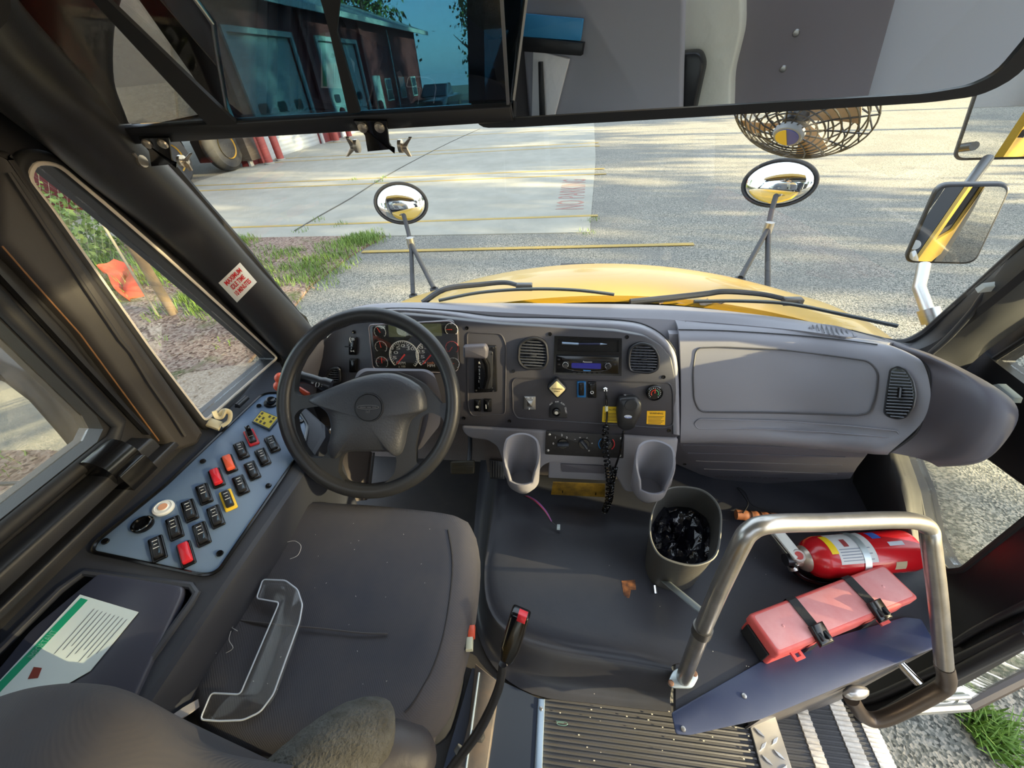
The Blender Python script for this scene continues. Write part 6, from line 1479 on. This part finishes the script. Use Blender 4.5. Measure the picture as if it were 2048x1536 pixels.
# buckle on its stalk
bu = thing('seat_belt_buckle', 'black seat belt buckle with red button on a flexible stalk right of the seat', 'buckle', PZ(920, 1520, -.05))
b = MB(); b.tube(cr([PZ(885, 1560, .10), PZ(915, 1520, .14), PZ(962, 1455, .22), PZ(996, 1380, .30), PZ(1006, 1328, .35)], 6), [.008, .0085, .0085, .008, .0075], 10); b.make('stalk', gcoat, bu)
A_, B_ = PZ(1012, 1322, .36), PZ(1042, 1224, .44)
ax = (B_ - A_).normalized(); nb = (CAM - B_).normalized(); nb = (nb - ax * nb.dot(ax)).normalized(); sb = ax.cross(nb)
plB = Pl(A_, nb, sb)
def bp2(w0, l0, h): return A_ + sb * w0 + ax * l0 + nb * h
L = (B_ - A_).length
out = rnd([(-.010, 0), (.010, 0), (.0165, .03), (.0165, L), (-.0165, L), (-.0165, .03)], .006, 4)
b = MB(); b.prism([bp2(a, l, -.012) for a, l in out], nb, .022, .006); b.make('housing', gblack, bu)
b = MB(); b.box(bp2(.004, L - .004, .004), .015, .014, .014, (sb, ax, nb), .002); b.make('release_button', redsw, bu)
b = MB(); b.tube([bp2(.004, .0, .008), bp2(-.012, .03, .0095), bp2(-.013, L - .01, .0095)], .0008, 5); b.make('edge_line', steel, bu)
b = MB(); c = PZ(916, 1508, .145); b.tube([c, c + V((.006, .008, .003))], .0105, 10); b.make('collar', mat('collar_grey', (120, 120, 116), .5), bu)
# clear acrylic J piece lying on the cushion
J = [(527, 1160), (572, 1162), (596, 1180), (606, 1210), (600, 1245), (548, 1390), (522, 1425), (488, 1441), (440, 1443), (402, 1440), (424, 1387), (482, 1390), (560, 1206), (514, 1198)]
zj = .428
P = [PZ(x, y, zj) for x, y in J]; P2 = [V((a, c, zj - .006)) for a, c in rnd([(p.x, p.y) for p in P], .006, 4)]
ja = thing('acrylic_hook', 'clear acrylic J-shaped piece lying on the seat cushion', 'acrylic piece', P2[0])
b = MB(); b.prism(P2, (0, 0, 1), .009, .0008); b.make('clear_body', glass('clear_acrylic', (.93, .94, .96, 1), .02, haze=.035), ja)
b = MB(); b.tube([p + V((0, 0, .0085)) for p in P2], .0013, 6, closed=True); b.make('bright_edge', mat('acrylic_edge', (206, 214, 226), .25), ja)
# lint and threads on the cushion
random.seed(9); b = MB()
for i in range(34):
    x = random.uniform(420, 920); y = random.uniform(1040, 1380); p = PZ(x, y, .428); a = random.uniform(0, 6); l = random.uniform(.0006, .002)
    b.tube([p, p + V((math.cos(a) * l, math.sin(a) * l, .0003))], .00035, 4)
tag(b.make('lint', mat('lint_white', (206, 204, 200), .8), None), 'tiny white lint specks scattered on the seat cushion', 'lint', kind='stuff')
b = MB()
for pts in (((575, 1084), (590, 1082), (602, 1092), (596, 1110), (580, 1118)), ((455, 1208), (470, 1230), (460, 1250), (475, 1262)), ((462, 1262), (458, 1280), (466, 1296), (452, 1306))): b.tube(cr([PZ(x, y, .427) for x, y in pts], 4), .0005, 4)
tag(b.make('loose_thread', mat('lint_white', (206, 204, 200), .8), None), 'thin pale threads clinging to the left of the seat cushion', 'thread')

# ================= FLOOR THINGS =================
# grab rail
gr = thing('grab_rail', 'bent aluminium grab rail standing by the stepwell', 'grab rail', PZ(1365, 1362, 0))
f0 = PZ(1366, 1358, 0.0)
rp_ = [f0, PD(1408, 1250, .80), PD(1440, 1175, .745), PD(1478, 1095, .70), PD(1500, 1062, .69), PD(1540, 1048, .69), PD(1640, 1045, .72), PD(1780, 1040, .76), PD(1832, 1043, .78), PD(1856, 1056, .795), PD(1862, 1090, .80), PD(1876, 1200, .84), PD(1888, 1330, .90), PD(1893, 1360, .93), PD(1876, 1382, .96), PD(1770, 1436, 1.02), PD(1728, 1432, 1.03), PD(1702, 1396, 1.0)]
b = MB(); sp = rp_[:3] + cr(rp_[2:7], 8)[1:] + cr(rp_[6:13], 8)[1:] ; b.tube(sp, .0165, 18, caps=True); b.make('upper_tube', alum, gr)
b = MB(); b.tube(cr(rp_[12:], 8), .0175, 16); b.make('lower_tube', mat('worn_dark_rail', (96, 84, 74), .4, .6), gr)
fp = [PZ(x, y, .0) for x, y in rnd([(1334, 1368), (1345, 1342), (1362, 1335), (1392, 1343), (1396, 1356), (1384, 1378), (1345, 1377)], 8, 3)]
b = MB(); b.prism(fp, (0, 0, 1), .006, .001); fl = b.make('foot_flange', mat('zinc', (196, 206, 208), .4, .7), gr)
for x, y in ((1342, 1366), (1389, 1347)):
    b = MB(); b.lathe([(.007, 0), (.005, .003), (0, .004)], PZ(x, y, .006), (0, 0, 1), 12); b.make('screw', mat('rusty_screw', (130, 96, 76), .7), fl)
b = MB(); t_ = f0.lerp(rp_[1], .92); d_ = (rp_[1] - f0).normalized(); b.tube([t_ - d_ * .012, t_ + d_ * .012], .0195, 18); b.make('collar', mat('dull_collar', (110, 106, 100), .4, .8), gr)
b = MB(); q0, q1 = PZ(1318, 1152, .01), PD(1410, 1228, .81); b.tube([q0, q0.lerp(q1, .9), q1], [.011, .010, .006], 10, flat=(0, 0, 1)); b.make('brace', mat('zinc', (196, 206, 208), .4, .7), gr)
b = MB(); b.tube([PD(1800, 1325, .985), PD(1838, 1366, .96)], .011, 12); b.make('side_stub', chrome, gr)
# rubbish bin
bn_ = thing('waste_bin', 'scuffed dark rubber waste bin under the right cup holder', 'bin', PZ(1375, 1130, 0))
zt_, zb_ = .20, .0
T_ = [(1322, 990), (1345, 975), (1390, 976), (1420, 990), (1440, 1020), (1441, 1065), (1432, 1110), (1405, 1128), (1370, 1130), (1325, 1115), (1306, 1090), (1300, 1060), (1306, 1020)]
top_ = [PZ(x, y, zt_) for x, y in T_]; top_ = cr(top_, 4, True); ct = sum(top_, V()) / len(top_); cbm = V((.345, .610, 0))
bot_ = [V((cbm.x + (p.x - ct.x) * .86, cbm.y + (p.y - ct.y) * .86, .002)) for p in top_]
inn_ = [ct + (p - ct) * .965 for p in top_]; ib = [V((cbm.x + (p.x - ct.x) * .82, cbm.y + (p.y - ct.y) * .82, .012)) for p in top_]
b = MB(); R_ = [[b.v(p) for p in r] for r in (bot_, top_, inn_, ib)]; b.strip(R_[0], R_[1]); b.strip(R_[1], R_[2]); b.strip(R_[2], R_[3]); b.f(R_[0][::-1]); b.f(R_[3]); b.make('bin_body', binm, bn_)
b = MB(); b.tube(top_, .0025, 6, closed=True); b.make('rim', mat('bin_rim_light', (90, 90, 86), .5), bn_)
bg_ = thing('bin_liner', 'crumpled shiny black plastic bag inside the waste bin', 'bin bag', ct - V((0, 0, .1)))
random.seed(4); b = MB(); ctl = V((ct.x * .6 + cbm.x * .4, ct.y * .6 + cbm.y * .4, .12)); n1, n2 = 26, 9; prev = [b.v(ctl + V((0, 0, .02)))]
for j in range(1, n2):
    s = j / (n2 - 1); ringp = [b.v(V((ctl.x + (top_[int(k * len(top_) / n1)].x - ct.x) * s * .90 + random.uniform(-.004, .004), ctl.y + (top_[int(k * len(top_) / n1)].y - ct.y) * s * .90 + random.uniform(-.004, .004), .118 + random.uniform(-.014, .022) * (1 - s * .4)))) for k in range(n1)]
    if j == 1:
        for k in range(n1): b.f((prev[0], ringp[k], ringp[(k + 1) % n1]))
    else: b.strip(prev, ringp)
    prev = ringp
b.make('crumpled_plastic', bagm, bg_, sharp=25, fix=True)
cbx = thing('thin_black_cord', 'thin black cord with a silver end hanging beside the waste bin', 'cord', PZ(1311, 1180, 0))
b = MB(); b.tube(cr([PZ(1303, 1040, .15), PZ(1303, 1100, .06), PZ(1307, 1150, .01), PZ(1310, 1172, .006)], 5), .0022, 6); b.make('cord', gcoat, cbx)
b = MB(); b.tube([PZ(1310, 1172, .006), PZ(1312, 1188, .006)], .005, 8); b.make('plug', chrome, cbx)
# fire extinguisher
a0, a1 = PZ(1612, 1112, .062), PZ(1812, 1096, .062)
a0 = PZ(1606, 1117, .06); a1 = PZ(1812, 1100, .06)
fx = (a1 - a0).normalized(); R = .054
fe_ = thing('fire_extinguisher', 'red fire extinguisher lying on its side behind the grab rail', 'fire extinguisher', a0)
Lx = (a1 - a0).length
b = MB(); b.lathe([(.018, -.018), (.022, -.002), (.032, .008), (.046, .020), (R, .040), (R, Lx - .012), (R * .96, Lx), (R * .7, Lx + .006), (0, Lx + .006)], a0, fx, 40); bdy = b.make('cylinder', red, fe_)
fup = V((0, 0, 1)); fs = fx.cross(fup)
cyl = lambda t, a, r=R: a0 + fx * t + (fup * math.cos(a) + fs * math.sin(a)) * r
def cpatch(t0, t1, a0_, a1_, m, nm, r=R + .0006, par=None):
    b = MB(); b.grid([[cyl(t0 + (t1 - t0) * i / 4, a0_ + (a1_ - a0_) * j / 12, r) for j in range(13)] for i in range(5)], None, 1, smooth=False); return b.make(nm, m, par or fe_, fix=False)
lb = cpatch(.062, .16, -.9, .85, mat('ext_label', (206, 206, 206), .5), 'label', par=bdy)
cpatch(.045, .064, -.7, .35, ylab, 'yellow_label', R + .0007, par=bdy); cpatch(.086, .1, -.35, .05, mat('label_print', (150, 60, 60), .5), 'label_print', R + .001, par=bdy)
for k in range(5): cpatch(.068, .15 - (k % 2) * .03, .15 + k * .13, .19 + k * .13, mat('label_grey', (130, 136, 150), .5), 'label_print', R + .001, par=bdy)
cpatch(.176, .2, -.75, -.25, mat('sticker_blue', (60, 100, 190), .4), 'blue_sticker', par=bdy)
cpatch(.205, .245, -.02, .18, mat('barcode_white', (200, 204, 214), .5), 'barcode_label', par=bdy); cpatch(.206, .235, .92, 1.35, mat('torn_label', (176, 160, 130), .8), 'torn_label', par=bdy)
b = MB(); b.lathe([(.0195, -.03), (.0195, -.012), (.03, -.006), (.034, .003)], a0, fx, 24, cap0=True); b.make('neck_ring', mat('brass_grey', (190, 176, 160), .35, .7), fe_)
b = MB(); c = a0 - fx * .024 + fup * .016; b.lathe([(.0165, 0), (.0165, .012), (.0145, .014), (0, .0135)], c, (fup + V((-.1, -.35, 0))), 24); gg = b.make('pressure_gauge', mat('gauge_body', (200, 190, 184), .3, .5), fe_)
b = MB(); b.lathe([(.0105, .0145), (0, .0145)], c, (fup + V((-.1, -.35, 0))), 20, cap0=True); b.make('gauge_dial', redplas, gg)
b = MB(); b.tube([a0 - fx * .02, a0 - fx * .05], .016, 14); b.make('valve', mat('dark_valve', (60, 60, 64), .35, .7), fe_)
h0 = a0 - fx * .045
hA, hB = PZ(1600, 1132, .06), PZ(1528, 1046, .075)
hd = (hB - hA).normalized(); hs = hd.cross(V((0, 0, 1))).normalized(); b = MB(); b.box((hA + hB) / 2, (hB - hA).length, .022, .012, (hd, hs, V((0, 0, 1))), .003); b.make('lever_handle', steel, fe_)
b = MB(); hA2, hB2 = PZ(1598, 1115, .085), PZ(1555, 1062, .10); hd2 = (hB2 - hA2).normalized(); b.box((hA2 + hB2) / 2, (hB2 - hA2).length, .03, .006, (hd2, hs, V((0, 0, 1))), .002); b.make('inspection_tag', mat('card_white2', (206, 206, 200), .6), fe_)
b = MB(); b.tube(cr([PZ(1582, 1128, .05), PZ(1590, 1142, .03), PZ(1612, 1158, .018), PZ(1650, 1167, .012), PZ(1700, 1168, .012)], 6), .0085, 12); b.make('hose', gblack, fe_)
b = MB(); b.tube([PZ(1574, 1112, .055), PZ(1588, 1140, .034)], .0125, 12); b.make('hose_fitting', steel, fe_)
# clamp band and holder
hb = thing('extinguisher_bracket', 'steel strap and latch holding the fire extinguisher to the floor', 'bracket', cyl(.125, 2.5))
b = MB(); pts = [cyl(.123, a, R + .0022) for a in [-2.6 + 4.6 * k / 24 for k in range(25)]]; pts2 = [p + fx * .018 for p in pts]
b.grid([pts, pts2], None, 1, smooth=False); b.make('strap', mat('zinc', (196, 206, 208), .4, .7), hb, fix=False)
b = MB(); c = cyl(.132, 1.5, R + .006); b.box(c, .022, .02, .012, None, .002); b.tube([c, c + V((0, -.03, -.02))], .004, 8); b.make('latch', steel, hb)
b = MB(); b.box(a0 + fx * .14 - fup * .057 + fs * 0.0, .16, .10, .006, (fx, fs * -1, fup), .001); b.make('base_plate', mat('rusty_plate', (70, 56, 48), .8, var=(40, .5, (110, 84, 60))), hb)
# turned wood club with cord
wc = thing('wooden_club', 'turned wooden tyre thumper lying behind the grab rail with a black wrist cord', 'club', PZ(1480, 1030, .02))
w0, w1 = PZ(1472, 1029, .022), PZ(1640, 1046, .022); b = MB(); n = 24; pts = [w0.lerp(w1, i / n) for i in range(n + 1)]
rad = [.0155] * 3 + [.016, .013, .0165, .016, .013, .0165, .016, .013, .0165, .016] + [.016 - .0002 * i for i in range(12)]
b.tube(pts, rad[:n + 1], 16); b.make('shaft', wood, wc)
b = MB()
for t_ in (.17, .29, .41): q = w0.lerp(w1, t_); b.tube([q, q + (w1 - w0).normalized() * .003], .0168, 16)
b.make('burnt_ring', mat('burnt_wood', (70, 40, 26), .7), wc)
b = MB(); b.tube(cr([PZ(1486, 1026, .04), PZ(1496, 1008, .02), PZ(1486, 990, .01), PZ(1475, 975, .006), PZ(1490, 985, .012), PZ(1502, 1008, .012), PZ(1530, 1020, .02), PZ(1572, 1030, .042)], 6), .0018, 6); b.make('cord', gcoat, wc)
# warning triangle case
tc_ = thing('warning_triangle_case', 'long faded red plastic case strapped to the floor by the stepwell', 'case', PZ(1660, 1230, 0))
zt2 = .088
C4 = [PZ(x, y, zt2) for x, y in ((1500, 1228), (1558, 1308), (1833, 1192), (1768, 1130))]   # top rectangle seen
ux = (C4[2] - C4[1] + C4[3] - C4[0]).normalized(); uy = V((0, 0, 1)).cross(ux).normalized()
Lb = ((C4[2] - C4[1]).length + (C4[3] - C4[0]).length) / 2; Wb = abs((C4[3] - C4[2]).dot(uy)); O_ = sum(C4, V()) / 4; O_.z = 0
W2 = abs((C4[0] - C4[1]).dot(uy)); Wb = (Wb + W2) / 2
def bx_(a, c, z): return O_ + ux * a + uy * c + V((0, 0, z))
rect = lambda l, w: [bx_(a, c, 0) for a, c in rnd([(-l, -w), (l, -w), (l, w), (-l, w)], .008, 3)]
b = MB(); b.prism([p + V((0, 0, .006)) for p in rect(Lb / 2, Wb / 2)], (0, 0, 1), .056, .004); b.make('case_base', redplas, tc_)
b = MB(); b.prism([p + V((0, 0, .058)) for p in rect(Lb / 2 + .003, Wb / 2 + .003)], (0, 0, 1), .030, .006); ld_ = b.make('case_lid', redplas, tc_)
b = MB(); b.prism([p + V((0, 0, .0872)) for p in rect(Lb / 2 - .004, Wb / 2 - .004)], (0, 0, 1), .0012, .0008); b.make('chalky_top', pinkplas, ld_)
for a in (-Lb * .41, Lb * .41):
    b = MB(); b.lathe([(.004, 0), (.002, .002), (0, .002)], bx_(a * .9, .0, .0883), (0, 0, 1), 10); b.make('lid_dimple', pinkplas, tc_)
for a in (-Lb * .34, Lb * .28):
    b = MB(); b.plate([bx_(a + i, -Wb / 2 - j, .045) for i, j in ((-.013, 0), (.013, 0), (.013, .02), (-.013, .02))], [[bx_(a + i, -Wb / 2 - j, .045) for i, j in ((-.006, .006), (.006, .006), (.006, .014), (-.006, .014))]], (0, 0, 1), .006); b.make('latch_tab', redplas, tc_)
b = MB(); b.box(bx_(-Lb / 2 - .002, 0, .03), .008, Wb * .8, .045, (ux, uy, V((0, 0, 1))), .002); b.make('painted_end_shade', dblack, tc_, label='black block standing in for the shade at the near end of the case')  # black block painted in as the shade at the case end
for i, (a, lb_) in enumerate(((-Lb * .21, 'black webbing strap with plastic buckle round the near half of the red case'), (Lb * .21, 'black webbing strap with plastic buckle round the far half of the red case'))):
    s_ = thing('webbing_strap', lb_, 'strap', bx_(a, 0, 0), 'straps on the red case')
    b = MB(); hw = .0115; prof = [(Wb / 2 + .007, .002), (Wb / 2 + .006, .084), (Wb / 2 - .002, .0905), (0, .0905), (-Wb / 2 + .002, .0905), (-Wb / 2 - .006, .084), (-Wb / 2 - .007, .002)]
    b.grid([[bx_(a - hw, c, z) for c, z in prof], [bx_(a + hw, c, z) for c, z in prof]], ux * .0 + V((0, 0, .002)), 1, smooth=False); b.make('webbing', mat('black_webbing', (44, 44, 46), .7, wave=(180, .4, 'X', .0008)), s_)
    b = MB(); b.box(bx_(a, -Wb / 2 + .002, .094), .036, .042, .012, (ux, (uy + V((0, 0, .35))), V((0, 0, 1))), .004); bk_ = b.make('buckle', gblack, s_)
    for k in (-1, 1):
        b = MB(); b.box(bx_(a + k * .008, -Wb / 2 - .004, .099), .008, .016, .006, (ux, uy, V((0, 0, 1))), .001); b.make('prong', gcoat, bk_)
# microphone with coiled cord on the dash
mi = thing('microphone', 'black hand microphone with coiled cord hanging on the dash', 'microphone', plF.at(1258, 830, .03))
P = plF.poly([(1238, 796), (1272, 793), (1284, 805), (1283, 825), (1268, 858), (1250, 863), (1236, 855), (1233, 825)], .035, .008, 4)
b = MB(); cM = sum(P, V()) / len(P); b.loft([[cM + (p - cM) * s + nF * h for p in P] for s, h in ((.85, -.024), (1, -.016), (1, -.004), (.96, .002), (.86, .006), (.3, .008))]); body = b.make('mic_body', mat('mic_black', (34, 34, 36), .4, bump=(300, .2, .0006)), mi, sharp=60)
b = MB(); b.lathe([(.0165, 0), (.016, .003), (.013, .0035), (0, .003)], plF.at(1262, 810, .042), nF, 28); b.make('speaker_disc', gcoat, body)
b = MB(); b.lathe([(.0085, 0), (.0085, .0015), (0, .0015)], plF.at(1256, 833, .042), nF, 28, u=plF.v, sc=(.55, 1.2)); oo = b.make('brand_oval', mat('oval_white', (210, 214, 220), .4), body)
text('lettering', 'PA.MIC', plF, (1250, 836), (1263, 837), mat('logo_blue', (50, 90, 190), .4), oo, .0445)
b = MB(); b.box(plF.at(1258, 793, .008), .030, .012, .008, (plF.u, plF.v, nF), .003)
tag(b.make('microphone_hook', chrome, None), 'chrome hanger clip behind the microphone on the dash', 'hook')
def coil(path, r, turns, wr, nm, par):
    path = cr(path, 14); N = len(path); n = turns * 12; pts = []
    for i in range(n + 1):
        t = i / n * (N - 1); k = min(int(t), N - 2); p = path[k].lerp(path[k + 1], t - k); d = (path[k + 1] - path[k]).normalized()
        u = V((1, .3, 0)); u = (u - d * u.dot(d)).normalized(); w = d.cross(u); a = 2 * PI * turns * i / n; pts.append(p + (u * math.cos(a) + w * math.sin(a)) * r)
    b = MB(); b.tube(pts, wr, 6); return b.make(nm, gblack, par)
b = MB(); b.lathe([(.0065, 0), (.0065, .008), (.0045, .010), (.0045, .016), (0, .016)], plF.at(1210, 777, 0), nF, 6); b.make('jack_nut', chrome, mi)
b = MB(); b.tube(cr([plF.at(1211, 780, .016), plF.at(1213, 800, .022), plF.at(1214, 830, .02), plF.at(1212, 852, .02)], 5), .0028, 8); b.make('straight_cord', gblack, mi)
b = MB(); b.tube([plF.at(1213, 812, .022), plF.at(1213, 822, .022)], .0042, 10); b.make('cord_tag', mat('tag_cream', (216, 214, 180), .5), mi)
coil([plF.at(1212, 852, .02), plF.at(1210, 890, .045), plF.at(1215, 930, .05), PY(1218, 960, .74), PY(1216, 1000, .74), PY(1209, 1022, .74)], .0075, 24, .0026, 'coiled_cord', mi)
coil([PY(1209, 1024, .735), PY(1220, 1000, .735), PY(1224, 965, .735), PY(1230, 935, .745)], .0065, 18, .0026, 'coiled_cord', mi)
b = MB(); b.tube(cr([PY(1230, 935, .745), plF.at(1240, 905, .045), plF.at(1244, 880, .04), plF.at(1247, 862, .035)], 5), .003, 8); b.make('straight_cord', gblack, mi)
# loose wires under the dash
wr = thing('loose_wiring', 'pink, purple and black wires dangling under the left cup holder with a white connector', 'wiring', PY(1080, 1020, .72))
for k, (m_, o_) in enumerate(((mat('wire_pink', (206, 70, 90), .5), 0), (mat('wire_purple', (150, 90, 160), .5), 3), (gcoat, -4))):
    b = MB(); b.tube(cr([PY(1052 + o_, 992, .77), PY(1070 + o_, 1002, .73), PY(1090 + o_ * .5, 1022, .70), PY(1103, 1043, .68)], 5), .0022, 6); b.make('wire', m_, wr)
b = MB(); b.tube([PY(1103, 1043, .68), PY(1116, 1054, .67)], .0022, 6); b.make('wire_end', gcoat, wr)
b = MB(); b.box(PY(1117, 1054, .67), .010, .012, .014, None, .002); b.make('connector', mat('connector_white', (200, 216, 220), .4), wr)
# litter on the aisle
random.seed(21)
b = MB()
for i in range(26):
    p = PZ(random.uniform(1110, 1500), random.uniform(1415, 1530), -.100); s = random.uniform(.001, .0025); b.box(p, s * 1.6, s, .001)
tag(b.make('paper_crumbs', mat('crumb', (206, 200, 186), .8), None), 'small pale paper crumbs scattered on the ribbed aisle mat', 'crumbs', kind='stuff')
pcp = [PZ(x, y, -.0985) for x, y in ((1112, 1442), (1130, 1444), (1135, 1448), (1130, 1451), (1116, 1449), (1115, 1445), (1128, 1446))]
b = MB(); b.tube(cr(pcp, 4), .0006, 6); tag(b.make('paper_clip', mat('clip_teal', (130, 176, 166), .3, .5), None), 'small pale green paper clip lying on the ribbed aisle mat', 'paper clip')
b = MB()
for i in range(14):
    p = PZ(random.uniform(1050, 1600), random.uniform(1100, 1400), .003); s = random.uniform(.0008, .0018); b.box(p, s, s, .001)
tag(b.make('grit', mat('crumb', (206, 200, 186), .8), None), 'tiny pale grit specks on the black floor mat', 'grit', kind='stuff')
